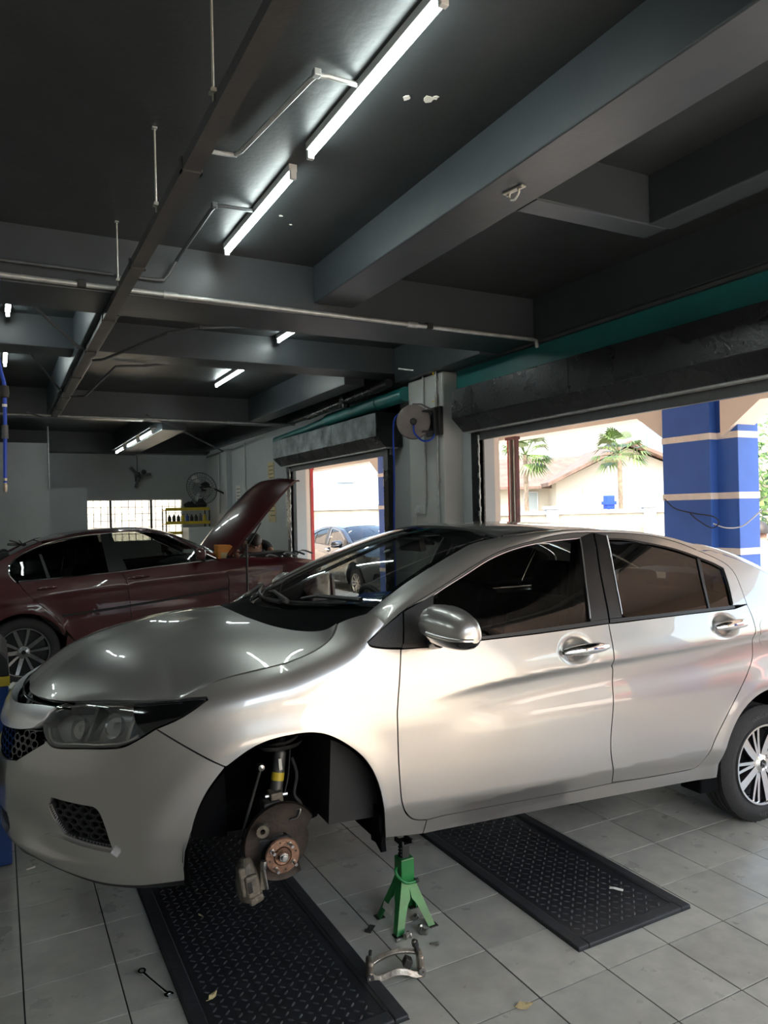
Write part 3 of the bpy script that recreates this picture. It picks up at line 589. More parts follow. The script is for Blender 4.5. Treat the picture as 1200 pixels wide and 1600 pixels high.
def sweep(F,uv,off=0,e=1e-3):
    u,w=uv[:,0],uv[:,1]; p=F(u,w); a=F(u+e,w)-F(u-e,w); b=F(u,w+e)-F(u,w-e); n=np.cross(a,b); n/=np.linalg.norm(n,axis=1)[:,None]+1e-12
    return p,n
class Panel:
    """collects surface patches with analytic normals; lips turn in along the rims"""
    def __init__(s): s.P=[];s.N=[];s.F=[];s.LP=[];s.LF=[]
    def patch(s,F,P,holes=(),res=.03,off=0,lip=.014,flip=1,mirror=False,sides=(1,),openl=None):
        v,f=mesh2d(P,list(holes),res); p,n=sweep(F,v); n=n*flip; p=p+n*off
        # rim edges
        cnt={}
        for q in f:
            for i in range(len(q)):
                a,b=q[i],q[(i+1)%len(q)]; k=(min(a,b),max(a,b)); cnt[k]=cnt.get(k,0)+1
        rim=[k for k,c in cnt.items() if c==1]
        for sg in sides:
            pp=p.copy(); nn=n.copy(); pp[:,1]*=sg; nn[:,1]*=sg
            b0=sum(len(x) for x in s.P); s.P.append(pp); s.N.append(nn); s.F+=[tuple(i+b0 for i in q) for q in f]
            if lip:
                for a,b in rim:
                    if openl is not None and openl(v[a]) and openl(v[b]): continue
                    k=len(s.LP); s.LP+=[pp[a],pp[b],pp[b]-nn[b]*lip,pp[a]-nn[a]*lip]; s.LF.append((k,k+1,k+2,k+3))
        return s
    def strip(s,A,B,nrows=6,bulge=0,out=(0,1,.3),sides=(1,),lip=0):
        A=np.array(A,float);B=np.array(B,float); m=len(A); t=np.linspace(0,1,nrows+1)
        G=A[:,None]*(1-t)[None,:,None]+B[:,None]*t[None,:,None]
        o=np.array(out,float); o/=np.linalg.norm(o); G=G+o*(bulge*4*t*(1-t))[None,:,None]
        du=np.gradient(G,axis=0); dv=np.gradient(G,axis=1); N=np.cross(du,dv); N/=np.linalg.norm(N,axis=2)[:,:,None]+1e-9
        if (N@o).mean()<0: N=-N
        f=[]; w=nrows+1
        for i in range(m-1):
            for j in range(nrows): f.append((i*w+j,(i+1)*w+j,(i+1)*w+j+1,i*w+j+1))
        for sg in sides:
            pp=G.reshape(-1,3).copy(); nn=N.reshape(-1,3).copy(); pp[:,1]*=sg; nn[:,1]*=sg
            b0=sum(len(x) for x in s.P); s.P.append(pp); s.N.append(nn); s.F+=[tuple(i+b0 for i in q) for q in f]
        return s
    def build(s,name,m,parent):
        P=np.concatenate(s.P); N=np.concatenate(s.N); nb=len(P)
        # orient faces along the normals
        F=[]
        for q in s.F:
            a,b,c=P[q[0]],P[q[1]],P[q[2]]; g=np.cross(b-a,c-a)@(N[q[0]]+N[q[1]]+N[q[2]]); F.append(q if g>=0 else q[::-1])
        V=[tuple(p) for p in P]+[tuple(p) for p in s.LP]; F+=[tuple(i+nb for i in q) for q in s.LF]
        me=bpy.data.meshes.new(name); me.from_pydata(V,[],F); me.update()
        ns=len(s.F); sm=np.zeros(len(F),bool); sm[:ns]=True; me.polygons.foreach_set('use_smooth',sm)
        vn=[tuple(x) for x in N]
        if len(V)>nb:
            ln=[v.normal for v in me.vertices[nb:]]; vn+=[tuple(x) if x.length>0 else (0,0,1) for x in ln]
        me.normals_split_custom_set_from_vertices(vn)
        return link(name,me,m,parent)
def uvpoly(key,gap=.0028): return shrink(seg_smooth(CAR[key]),gap)
# ================================================================== silver saloon
AZ=math.radians(178); TH=math.radians(2.8)
cfx=Vector((math.cos(AZ)*math.cos(TH),math.sin(AZ)*math.cos(TH),math.sin(TH))); cly=Vector((-math.sin(AZ),math.cos(AZ),0)); cuz=cfx.cross(cly)
car=empty('saloon_car',label='silver saloon car raised at the front with its front wheel removed',cat='car')
CM=Matrix(((cfx.x,cly.x,cuz.x,-1.293),(cfx.y,cly.y,cuz.y,1.386),(cfx.z,cly.z,cuz.z,.127),(0,0,0,1))); car.matrix_world=CM
GAP=[S(*g) for g in CAR['fender'][4]]; GAP=[(float(a),float(b),float(c)) for a,b,c in GAP]
BOTH=(1,-1)
def sidepanel(name,P,m='silver',res=.03,off=0,lip=.014,holes=(),part_r=True,F=S,parent=None):
    o=[]
    for sg in BOTH: o.append(Panel().patch(F,P,holes,res,off,lip,1,sides=(sg,)).build(name,m,parent or car))
    return o
# orientation check of S: make normal point outwards
_p,_n=sweep(S,np.array([[-1.,.6]])); FL=1 if _n[0][1]>0 else -1
_S=S
def S(u,z): return _S(u,z)
def SF(w,u): return _S(u,w)      # swapped so that the normal points out
if FL<0:
    def sidepanel(name,P,m='silver',res=.03,off=0,lip=.014,holes=(),F=None,parent=None,sides=BOTH):
        o=[]
        for sg in sides: o.append(Panel().patch(_S if F is None else F,P,holes,res,off,lip,-1,sides=(sg,)).build(name,m,parent or car))
        return o
FLP=FL
def both(P): return P
# --- fenders, doors, rockers, quarters
sidepanel('front_fender',uvpoly('fender'),res=.025)
hb=CAR['handles']
def bowl_disp(c,ru,rz,depth):
    def F(u,z):
        p=_S(u,z); e=2e-3; d=((u-c[0])/ru)**2+((z-c[1])/rz)**2; k=depth*np.exp(-d**1.6)
        p=p.copy(); p[...,1]-=k; return p
    return F
hF=(np.array(hb[0][0])+np.array(hb[0][2]))/2; hR=(np.array(hb[1][0])+np.array(hb[1][2]))/2
hFc=(hF[0]+.045,hF[1]-.002); hRc=(hR[0]+.045,hR[1]-.002)
sidepanel('front_door',uvpoly('front_door'),F=bowl_disp(hFc,.066,.046,.034),res=.011)
sidepanel('rear_door',uvpoly('rear_door'),F=bowl_disp(hRc,.066,.046,.034),res=.011)
rk=CAR['rocker_top'][0]+[[-2.2450,.345]]; rb=CAR['rocker_bot'][0]
# quarter panel
RA=(-2.605,.335,.372)
archq=[[RA[0]+RA[2]*math.cos(a),RA[1]+RA[2]*math.sin(a)] for a in np.linspace(math.radians(2),math.radians(196),40)]
gapq=CAR['rear_gap'][0]+CAR['rear_frame_o'][0][::-1][1:5]
qp=[gapq,[gapq[-1],[-2.35,1.40]],[[-2.35,1.40],[-2.55,1.345],[-2.75,1.268],[-2.95,1.172],[-3.02,1.13]],[[-3.02,1.13],[-3.3,1.06],[-3.45,1.03]],[[-3.45,1.03],[-3.42,.75],[-3.28,.66]],[[-3.28,.66],[-3.05,.60],archq[-1]] ,archq[::-1],[archq[0],[-2.2450,.349]],[[-2.2450,.349],gapq[0]]]
qp[5]=[[-3.28,.66],[-3.08,.62],[-2.98,.55]]; ia=min(range(len(archq)),key=lambda k:abs(archq[k][0]+2.975)+abs(archq[k][1]-.36)); aq=archq[:]
aq=[p for p in archq if not(p[0]<-2.9 and p[1]<.45)]; qp[5]=[[-3.28,.66],[-3.10,.62],aq[-1]]; qp[6]=aq[::-1]; qp[7]=[aq[0],[-2.2450,.349]]
rt=CAR['rocker_top'][0]
side_=[rb,[rb[-1],[-2.236,.33],aq[0]],aq,qp[5][::-1],qp[4][::-1],qp[3][::-1],qp[2][::-1],qp[1][::-1],gapq[::-1],rt[::-1],[rt[0],rb[0]]]
sidepanel('side_panel',shrink(seg_smooth(side_),.0022),res=.022,lip=.016)
# fuel flap on the near quarter
fp=np.array([[-2.585+.075*math.copysign(abs(math.cos(a))**.6,math.cos(a)),.985+.07*math.copysign(abs(math.sin(a))**.6,math.sin(a))] for a in np.linspace(0,2*PI,33)[:-1]])
sidepanel('fuel_flap',fp,res=.02,off=.0012,lip=.003,sides=(1,))
# rear bumper and boot lid
rbp=seg_smooth([[[-2.985,.30],[-3.3,.26],[-3.7,.25],[-4.05,.25]],[[-4.05,.25],[-4.05,.64]],[[-4.05,.64],[-3.7,.64],[-3.28,.655]],[[-3.28,.655],[-3.12,.617],[-2.97,.50],[-2.985,.30]]])
Panel().patch(_S,rbp,(),.04,0,.02,FLP,sides=BOTH,openl=lambda p:p[0]<-4.04).build('rear_bumper','silver',car)
tlp=seg_smooth([[[-3.44,.76],[-3.85,.76]],[[-3.85,.76],[-3.85,.95]],[[-3.85,.95],[-3.46,1.02]],[[-3.46,1.02],[-3.44,.76]]])
for o in sidepanel('tail_light',tlp,'red_gloss',res=.04,off=.002): pass
blp=seg_smooth([[[-3.30,.665],[-4.05,.65]],[[-4.05,.65],[-4.05,1.02]],[[-4.05,1.02],[-3.86,1.02]],[[-3.86,1.02],[-3.86,.755]],[[-3.86,.755],[-3.43,.755]],[[-3.43,.755],[-3.30,.665]]])
Panel().patch(_S,blp,(),.04,0,.02,FLP,sides=BOTH,openl=lambda p:p[0]<-4.04).build('boot_lid_face','silver',car)
# --- front bumper
lipz=.268
cB=CAR['bumper_a']; cT=CAR['bumper_top']
bp=[cB[0],cB[1]+[[1.0,.285],[1.25,.268]],[[1.25,.268],[1.25,.305]],[[1.25,.305],[1.10,.305],[1.02,.315]],[[1.02,.315],[.985,.345],[1.0,.395]],[[1.0,.395],[1.10,.405],[1.25,.408]],[[1.25,.408],[1.25,.575]],[[1.25,.575],[1.1,.578],[cT[0][0][0],cT[0][0][1]]],cT[0],cT[1],[cT[1][-1],CAR['fender'][0][1],cB[0][0]]]
bumpP=shrink(seg_smooth(bp),.0026); bumpP[:,0]=np.where(bumpP[:,0]>1.2465,1.25,bumpP[:,0])
fogP=seg_smooth(CAR['fog'])
def SB(u,z):
    return _S(np.minimum(u,LN),z)
Panel().patch(SB,bumpP,[fogP],.02,0,.016,FLP,sides=BOTH,openl=lambda p:p[0]>1.2495).build('front_bumper','silver',car)
# dark lower lip
def inner(P,c,k): return c+(P-c)*k
lp=seg_smooth([[[.262,.236],[.334,.230],[.428,.220],[.555,.230],[.737,.277],[.856,.294],[1.0,.284],[1.25,.267]],[[1.25,.267],[1.25,.235]],[[1.25,.235],[1.0,.245],[.856,.262],[.737,.246],[.555,.203],[.428,.196],[.334,.206],[.262,.215]],[[.262,.215],[.262,.236]]])
Panel().patch(SB,lp,(),.03,-.004,.03,FLP,sides=BOTH,openl=lambda p:p[0]>1.2495).build('chin_spoiler','plastic_dark',car)
# lower intake and fog bezels: honeycomb on recessed floors
def honey(Pp,F,off,cell,depth,m,name,parent,sides):
    lo,hi=Pp.min(0),Pp.max(0); r=cell; i=0; y=lo[1]; pts=[]
    while y<hi[1]+r:
        x=lo[0]+(i%2)*r*.88
        while x<hi[0]+r: pts.append((x,y)); x+=r*1.76
        y+=r*1.5*.62; i+=1
    a=np.arange(6)*PI/3; ho=np.stack([r*.93*np.sin(a),r*.62*np.cos(a)],1); hi_=np.stack([r*.70*np.sin(a),r*.46*np.cos(a)],1)
    pts=[q for q in pts if inpoly(Pp,np.array([q]))[0] and inpoly(Pp,np.array(q)+ho).sum()>=4]
    C_=np.array(pts); O=(C_[:,None]+ho[None]).reshape(-1,2); I=(C_[:,None]+hi_[None]).reshape(-1,2)
    po,no=sweep(F,O); pi_,ni=sweep(F,I); no*=FLP; ni*=FLP
    A=(po+no*off).reshape(-1,6,3); B=(pi_+ni*off).reshape(-1,6,3); D=(pi_+ni*(off-depth)).reshape(-1,6,3); mb=MB()
    F_=[(k,(k+1)%6,6+(k+1)%6,6+k) for k in range(6)]+[(6+k,6+(k+1)%6,12+(k+1)%6,12+k) for k in range(6)]
    for sg in sides:
        for q in range(len(A)):
            V=np.concatenate([A[q],B[q],D[q]]); V[:,1]*=sg; mb.add(V,F_)
    return mb.build(name,m,parent)
for sg in BOTH:
    f=Panel().patch(_S,fogP,(),.02,-.040,0,FLP,sides=(sg,)).build('fog_bezel','plastic_dark',car)
    # side walls of the recess
    w=MB(); p,n=sweep(_S,fogP); n=n*FLP; a=p-n*.004; b=p-n*.041; k=len(a)
    V=[(q[0],q[1]*sg,q[2]) for q in a]+[(q[0],q[1]*sg,q[2]) for q in b]; w.add(V,[(i,(i+1)%k,k+(i+1)%k,k+i) for i in range(k)]); w.build('bezel_wall','plastic_dark',f)
    honey(shrink(fogP,.004),_S,-.020,.024,.018,'plastic_dark','honeycomb',f,(sg,))
ledP=seg_smooth(CAR['ledge'])
for sg in BOTH: Panel().patch(_S,ledP,(),.02,.016,.03,FLP,sides=(sg,)).build('bumper_ledge','silver',car)
lip_in=seg_smooth([[[1.25,.300],[1.10,.300],[1.01,.31]],[[1.01,.31],[.975,.345],[.99,.40]],[[.99,.40],[1.10,.41],[1.25,.413]],[[1.25,.413],[1.25,.300]]])
li=Panel().patch(SB,lip_in,(),.03,-.03,0,FLP,sides=BOTH).build('lower_intake','plastic_dark',car)
mb=MB()
for z in (.325,.35,.375):
    u=np.linspace(1.0,1.25,14); p,n=sweep(SB,np.stack([u,0*u+z],1)); q=p-n*FLP*-0.0-n*FLP*.018
    pts=[tuple(a) for a in q]+[(a[0],-a[1],a[2]) for a in q[::-1][1:]]; mb.tube(pts,.005,6)
mb.build('intake_bar','plastic_dark',li)
# --- grille between the lamps
gz=seg_smooth([[[1.25,.57],[1.1,.572],[.92,.603],[.775,.69]],[[.775,.69],[.765,.705],[.81,.755]],[[.81,.755],[.80,.80],[.765,.828]],[[.765,.828],[.95,.815],[1.25,.80]],[[1.25,.80],[1.25,.57]]])
gr=Panel().patch(SB,gz,(),.03,-.045,0,FLP,sides=BOTH).build('grille','gloss_black',car)
honey(shrink(seg_smooth([[[1.24,.58],[1.1,.582],[.92,.612],[.79,.69]],[[.79,.69],[.83,.72]],[[.83,.72],[1.24,.69]],[[1.24,.69],[1.24,.58]]]),.003),SB,-.012,.026,.025,'gloss_black','honeycomb',gr,BOTH)
cb=seg_smooth([[[1.25,.690],[1.1,.695],[.93,.715],[.84,.735]],[[.84,.735],[.80,.765],[.79,.79],[.775,.806]],[[.775,.806],[.86,.80],[.95,.79]],[[.95,.79],[1.1,.772],[1.25,.765]],[[1.25,.765],[1.25,.690]]])
Panel().patch(SB,cb,(),.02,.010,.03,FLP,sides=BOTH,openl=lambda p:p[0]>1.2495).build('chrome_bar','chrome_satin',car)
mb=MB()
for z0,z1 in ((.818,.826),(.803,.812)):
    u=np.linspace(.70,1.25,20); zz=np.interp(u,[.70,.95,1.25],[z0+.012,z0,z0-.012]); p,n=sweep(SB,np.stack([u,zz],1)); q=p-n*FLP*.004
    pts=[tuple(a) for a in q]+[(a[0],-a[1],a[2]) for a in q[::-1][1:]]; mb.tube(pts,.004,6)
mb.build('upper_slat','gloss_black',gr)
# badge: a rounded frame with an H-shaped device
bd=MB(); bx=XN+.008; 
fr=[(.055*math.copysign(abs(math.cos(a))**.5,math.cos(a))*(1+.12*math.sin(a)),.045*math.copysign(abs(math.sin(a))**.5,math.sin(a))) for a in np.linspace(0,2*PI,29)[:-1]]
bd.tube([(bx,y,.728+z) for y,z in fr],.005,6,closed=True); bd.tube([(bx,-.028,.765),(bx,-.020,.728),(bx,-.030,.690)],.006,6); bd.tube([(bx,.028,.765),(bx,.020,.728),(bx,.030,.690)],.006,6); bd.tube([(bx,-.02,.728),(bx,.02,.728)],.006,6)
bd.build('badge','chrome',gr,smooth=True)
# number plate
npl=MB().box((XN+.022,0,.50),(.008,.44,.10)).build('number_plate','gloss_black',car,bevel=.003)
# --- headlamps
lampP=seg_smooth(CAR['lamp'])
for sg in BOTH:
    hl=Panel().patch(_S,shrink(lampP,.002),(),.02,.001,.05,FLP,sides=(sg,)).build('headlamp','lens',car)
    c=lampP.mean(0)
    Panel().patch(_S,shrink(lampP,.006),(),.025,-.060,0,FLP,sides=(sg,)).build('lamp_back','lamp_grey',hl)
    w=MB(); p,n=sweep(_S,shrink(lampP,.004)); n=n*FLP; a=p-n*.004; b=p-n*.062; k=len(a)
    w.add([(q[0],q[1]*sg,q[2]) for q in a]+[(q[0],q[1]*sg,q[2]) for q in b],[(i,(i+1)%k,k+(i+1)%k,k+i) for i in range(k)]); w.build('lamp_wall','lamp_grey',hl)
    def lz(u,z,o):
        p,n=sweep(_S,np.array([[u,z]])); q=p[0]-n[0]*FLP*o; return Vector((q[0],q[1]*sg,q[2]))
    # dark tail of the lamp
    tail=seg_smooth([[[.285,.869],[.25,.8735],[.214,.873]],[[.214,.873],[.278,.822],[.35,.783],[.385,.76]],[[.385,.76],[.42,.80],[.44,.852]],[[.44,.852],[.285,.869]]])
    Panel().patch(_S,tail,(),.02,-.008,.004,FLP,sides=(sg,)).build('lamp_tail','gloss_black',hl)
    # two reflector bowls
    for (u,z,r) in ((.66,.765,.046),(.51,.785,.045)):
        o=lz(u,z,.052); ax=(lz(u,z,0)-o).normalized(); ax=(ax+Vector((.7,0,0))).normalized()
        MB().lathe([(.008,-.028),(r*.5,-.022),(r*.85,-.006),(r,.012)],o,ax,20).build('reflector','lamp_refl',hl,smooth=True)
        MB().lathe([(0.0,.006),(.012,.003),(.014,-.01)],o,ax,12).build('bulb','lens',hl,smooth=True)
    # slanted fins and the light strip along the bottom
    for (a,b,c2,d2) in ((.60,.722,.585,.84),(.45,.735,.43,.845)):
        V=[lz(a,b,.012),lz(c2,d2,.012),lz(c2-.03,d2,.05),lz(a-.03,b,.05),lz(a-.012,b,.010),lz(c2-.012,d2,.010)]
        MB().add(V,[(0,1,5,4),(4,5,2,3),(0,4,3),(1,2,5)]).build('fin','lamp_refl',hl)
    st=[lz(u,z,.014) for u,z in ((.405,.752),(.45,.727),(.52,.716),(.62,.710),(.71,.702),(.75,.712),(.775,.745))]; MB().tube(crom(st,4),.0065,8).build('light_strip','lamp_refl',hl,smooth=True)
    st=[lz(u,z,.012) for u,z in ((.78,.80),(.70,.828),(.55,.842),(.40,.852),(.28,.862))]; MB().tube(crom(st,4),.005,8).build('top_strip','chrome',hl,smooth=True)
    am=[lz(u,z,.02) for u,z in ((.37,.825),(.33,.835),(.30,.845))]; MB().tube(am,.012,8).build('side_marker','lamp_refl',hl,smooth=True)
# --- bonnet
hl_=[[g[0],g[1]] for g in GAP]                      # front to rear (x,y)
FEuv=seg_smooth([[[1.25,.803],[1.1,.806],[.95,.813],[.7556,.8285],[.565,.852],[.4028,.8635],[.292,.8735]]],.03)
FE3=S(FEuv[:,0],FEuv[:,1]); FE3[0,1]=0.
fe=[[float(p[0]),float(p[1])] for p in FE3[::2]]; fe[0][1]=0.
def xrear(y): return .012-.256*(np.abs(y)/.676)**3
re_=[[float(xrear(y)),y] for y in (hl_[-1][1],.63,.57,.50,.40,.25,.12,0)]
hp=[fe+[hl_[0]],hl_,re_,[[re_[-1][0],0],[fe[0][0],0]]]
hoodP=shrink(seg_smooth(hp),.0032); hoodP[:,1]=np.where(hoodP[:,1]<.0036,0,hoodP[:,1])
def Hf(x,y): return H(x,y)
# lower the leading edge so that the bonnet meets the lamps
_H0=H
def H2(x,y):
    p=_H0(x,y); yy=np.abs(y)
    fx_,fy_,fz_=FE3[:,0],FE3[:,1],FE3[:,2]; k=np.argsort(fy_); xf=np.interp(yy,fy_[k],fx_[k]); d=np.clip(xf-x,0,1); zed=np.interp(yy,fy_[k],fz_[k])
    _,_,z0=np.moveaxis(_H0(xf,y),-1,0); p=p.copy(); p[...,2]+=(zed-z0)*np.exp(-(d/.12)**1.3); return p
Panel().patch(H2,hoodP,(),.03,0,.016,1,sides=BOTH,openl=lambda p:p[1]<1e-4).build('bonnet','silver',car)
# --- windscreen, cowl, roof
YE=.672
def WSm(y,s): return WS(y,s)
_p,_n=sweep(WS,np.array([[.2,.5]])); wf_=1 if _n[0][2]>0 else -1
wp=np.array([[0,.03],[.15,.03],[.3,.03],[.45,.03],[.58,.03],[YE-.012,.035],[YE-.010,.25],[YE-.010,.5],[YE-.010,.75],[YE-.015,.97],[.6,.985],[.45,.985],[.3,.985],[.15,.985],[0,.985]])
ws=Panel().patch(WS,wp,(),.06,0,0,wf_,sides=BOTH).build('windscreen','glass_clear',car)
def band(pts,name,off=-.002):
    Panel().patch(WS,np.array(pts),(),.03,off,0,wf_,sides=BOTH).build(name,'gloss_black',ws)
band([[0,.03],[.3,.03],[.58,.03],[YE-.012,.035],[YE-.012,.10],[.56,.085],[.3,.07],[0,.07]],'frit_band')
band([[0,.90],[.3,.90],[.58,.89],[YE-.045,.86],[YE-.015,.86],[YE-.018,.985],[.3,.985],[0,.985]],'shade_band')
band([[YE-.035,.09],[YE-.011,.09],[YE-.011,.5],[YE-.013,.90],[YE-.045,.90],[YE-.04,.5]],'edge_band')
# cowl panel between bonnet and glass
ca=[];cb_=[]
for y in np.linspace(0,.665,16):
    xr=float(xrear(y)); q=H2(np.array(xr+.004),np.array(y)); ca.append((float(q[0]),y,float(q[2])-.010)); w=WS(np.array(y),np.array(.045)); cb_.append((float(w[0]),float(w[1]),float(w[2])-.004))
Panel().strip(ca,cb_,5,-.010,(0.3,0,1),BOTH).build('cowl_panel','liner',car)
# roof skin
YR=.568
def redge(x): return YR-.02*_ss(-2.2,-2.6,x)-.03*_ss(-2.5,-3.0,x)
top0=[WS(np.array(YE*t),np.array(1.0)) for t in np.linspace(1,0,7)]
rfp=[[[float(t[0])-.012,min(float(t[1]),YR-.006)] for t in top0[1:]],[[float(top0[-1][0])-.012,0],[-2.47,0]],[[-2.47,0],[-2.48,.25],[-2.52,.50]],[[-2.52,.50],[-2.52,.545]],[[-2.52,.545],[-2.2,YR-.012],[-1.6,YR-.006],[-1.08,YR-.006]],[[-1.08,YR-.006],[float(top0[1][0])-.012,min(float(top0[1][1]),YR-.006)]]]
rfP=seg_smooth(rfp,.05); rfP[:,1]=np.where(rfP[:,1]<.003,0,rfP[:,1])
_p,_n=sweep(RF,np.array([[-1.5,.1]])); rf_=1 if _n[0][2]>0 else -1
Panel().patch(RF,rfP,(),.05,0,.012,rf_,sides=BOTH,openl=lambda p:p[1]<1e-4).build('roof','silver',car)
# rear screen
rgp=np.array([[-2.49,0],[-2.50,.25],[-2.54,.50],[-2.8,.49],[-3.06,.48],[-3.10,.25],[-3.12,0]])
Panel().patch(RF,rgp,(),.06,-.004,.0,rf_,sides=BOTH).build('rear_screen','glass_tint',car)
def BT(x,y): return np.stack([x,y,1.175-.35*(-x-3.10)-.06*y*y-.9*np.clip(-x-3.45,0,1)**2],-1)
btp=seg_smooth([[[-3.10,0],[-3.08,.3],[-3.03,.56]],[[-3.03,.56],[-3.2,.63],[-3.42,.66]],[[-3.42,.66],[-3.52,.4],[-3.56,0]],[[-3.56,0],[-3.10,0]]],.05)
_p,_n=sweep(BT,np.array([[-3.3,.1]])); Panel().patch(BT,btp,(),.06,0,.02,1 if _n[0][2]>0 else -1,sides=BOTH,openl=lambda p:p[1]<1e-4).build('boot_lid','silver',car)
# --- A pillar + cant rail + C pillar: strip between the door line and the glass/roof edge
Ao=CAR['front_frame_o'][0]; Ar=CAR['rear_frame_o'][0]
lineA=[S(*g) for g in Ao]+[S(*g) for g in Ar[1:5]]+[S(-2.35,1.40),S(-2.55,1.345),S(-2.75,1.268),S(-2.95,1.172)]
lineA=[S(-.352,1.055)-np.array([0,.012,0]),S(-.392,1.096)]+lineA[1:]
lineB=[WS(np.array(YE-.004),np.array(s)) for s in (-.05,.03,.16,.33,.66,.86)]+[RF(np.array(x),redge(x)) for x in (-1.20,-1.34,-1.47,-1.60,-1.80,-1.98,-2.14,-2.26,-2.36,-2.56,-2.78,-3.0)]
lineA=[tuple(map(float,p)) for p in lineA]; lineB=[tuple(map(float,p)) for p in lineB]
k=min(len(lineA),len(lineB)); lineA,lineB=lineA[:k],lineB[:k]
lA=[tuple(p) for p in crom(lineA,5)]; lB=[tuple(p) for p in crom(lineB,5)]
for sg in BOTH: Panel().strip(lA,lB,6,.022,(.1,.75,.66),(sg,)).build('cant_rail','silver',car)
# the corner patch of pillar below the line
# roof ditch moulding
for sg in BOTH:
    pts=[RF(np.array(x),np.array(YR-.002)) for x in np.linspace(-1.10,-2.5,24)]; MB().tube([(float(p[0]),float(p[1])*sg,float(p[2])+.001) for p in pts],.006,6).build('roof_moulding','trim_black',car,smooth=True)
# --- door frames, glass, trims
Fi=CAR['front_frame_i'][0]
frm=seg_smooth([Ao[1:],[Ao[-1],[Fi[-1][0],Fi[-1][1]]],Fi[::-1],[Fi[0],[Fi[0][0]+.01,Fi[0][1]-.01],Ao[1]]])
sidepanel('front_door_frame',shrink(frm,.0022),res=.02,lip=.012)
rfro=[Ar,[Ar[-1],CAR['quarter_glass'][2][0]],CAR['quarter_glass'][1][::-1],CAR['quarter_glass'][0][::-1],CAR['rear_glass'][0][::-1],[CAR['rear_glass'][0][0],Ar[0]]]
sidepanel('rear_door_frame',shrink(seg_smooth(rfro),.0018),res=.02,lip=.012)
sidepanel('front_window',uvpoly('front_glass',0),'glass_tint',res=.08,off=-.010,lip=0)
sidepanel('rear_window',uvpoly('rear_glass',0),'glass_tint_dark',res=.08,off=-.010,lip=0)
sidepanel('quarter_window',uvpoly('quarter_glass',0),'glass_tint_dark',res=.08,off=-.010,lip=0)
sidepanel('window_divider',uvpoly('rear_div',0),'trim_black',res=.03,off=-.004,lip=.01)
sidepanel('belt_moulding',uvpoly('front_belt',0),'trim_black',res=.03,off=.004,lip=.012)
sidepanel('belt_moulding',uvpoly('rear_belt',0),'trim_black',res=.03,off=.004,lip=.012)
sidepanel('pillar_trim',uvpoly('bp_front',.001),'trim_black',res=.03,off=.001,lip=.012)
sidepanel('pillar_trim',uvpoly('bp_rear',.001),'trim_black',res=.03,off=.001,lip=.012)
sidepanel('sail_panel',uvpoly('sail_fender',.001),'plastic_dark',res=.03,off=.001,lip=.01)
sidepanel('mirror_sail',uvpoly('sail_door',.001),'plastic_dark',res=.03,off=.001,lip=.01)
def uvtube(segs,off,r,m,name,sides=BOTH):
    for sg in sides:
        p,n=sweep(_S,seg_smooth(segs,.02)); q=p+n*FLP*off; pts=[(a[0],a[1]*sg,a[2]) for a in q]
        MB().tube(pts,r,6).build(name,m,car,smooth=True)
uvtube([Fi,CAR['bp_front'][3][::-1][0:2]+[CAR['bp_front'][3][0]]],.001,.0035,'satin_metal','window_trim')
uvtube([CAR['rear_glass'][0],CAR['quarter_glass'][0],CAR['quarter_glass'][1]],.001,.003,'trim_black','window_seal')
uvtube([CAR['bp_rear'][1]],.002,.0035,'satin_metal','window_trim')
uvtube([Ao[1:],Ar[1:5]],.0005,.0022,'trim_black','drip_seal')
# --- handles
for (pts,sg) in ((hb[0],1),(hb[1],1),(hb[0],-1),(hb[1],-1)):
    V=[]
    for t in np.linspace(0,1,9):
        u=pts[0][0]+(pts[2][0]-pts[0][0])*t; z=pts[0][1]+(pts[2][1]-pts[0][1])*t; p,n=sweep(_S,np.array([[u,z]])); q=p[0]+n[0]*FLP*(.004+.022*math.sin(PI*min(1,max(0,t*1.0)))**.6); V.append((q[0],q[1]*sg,q[2]))
    h=MB(); rr=[.013,.019,.022,.0235,.024,.0235,.022,.019,.013]; h.tube(V,rr,12); o=h.build('door_handle','chrome',car,smooth=True)
    u,z=pts[2]; 
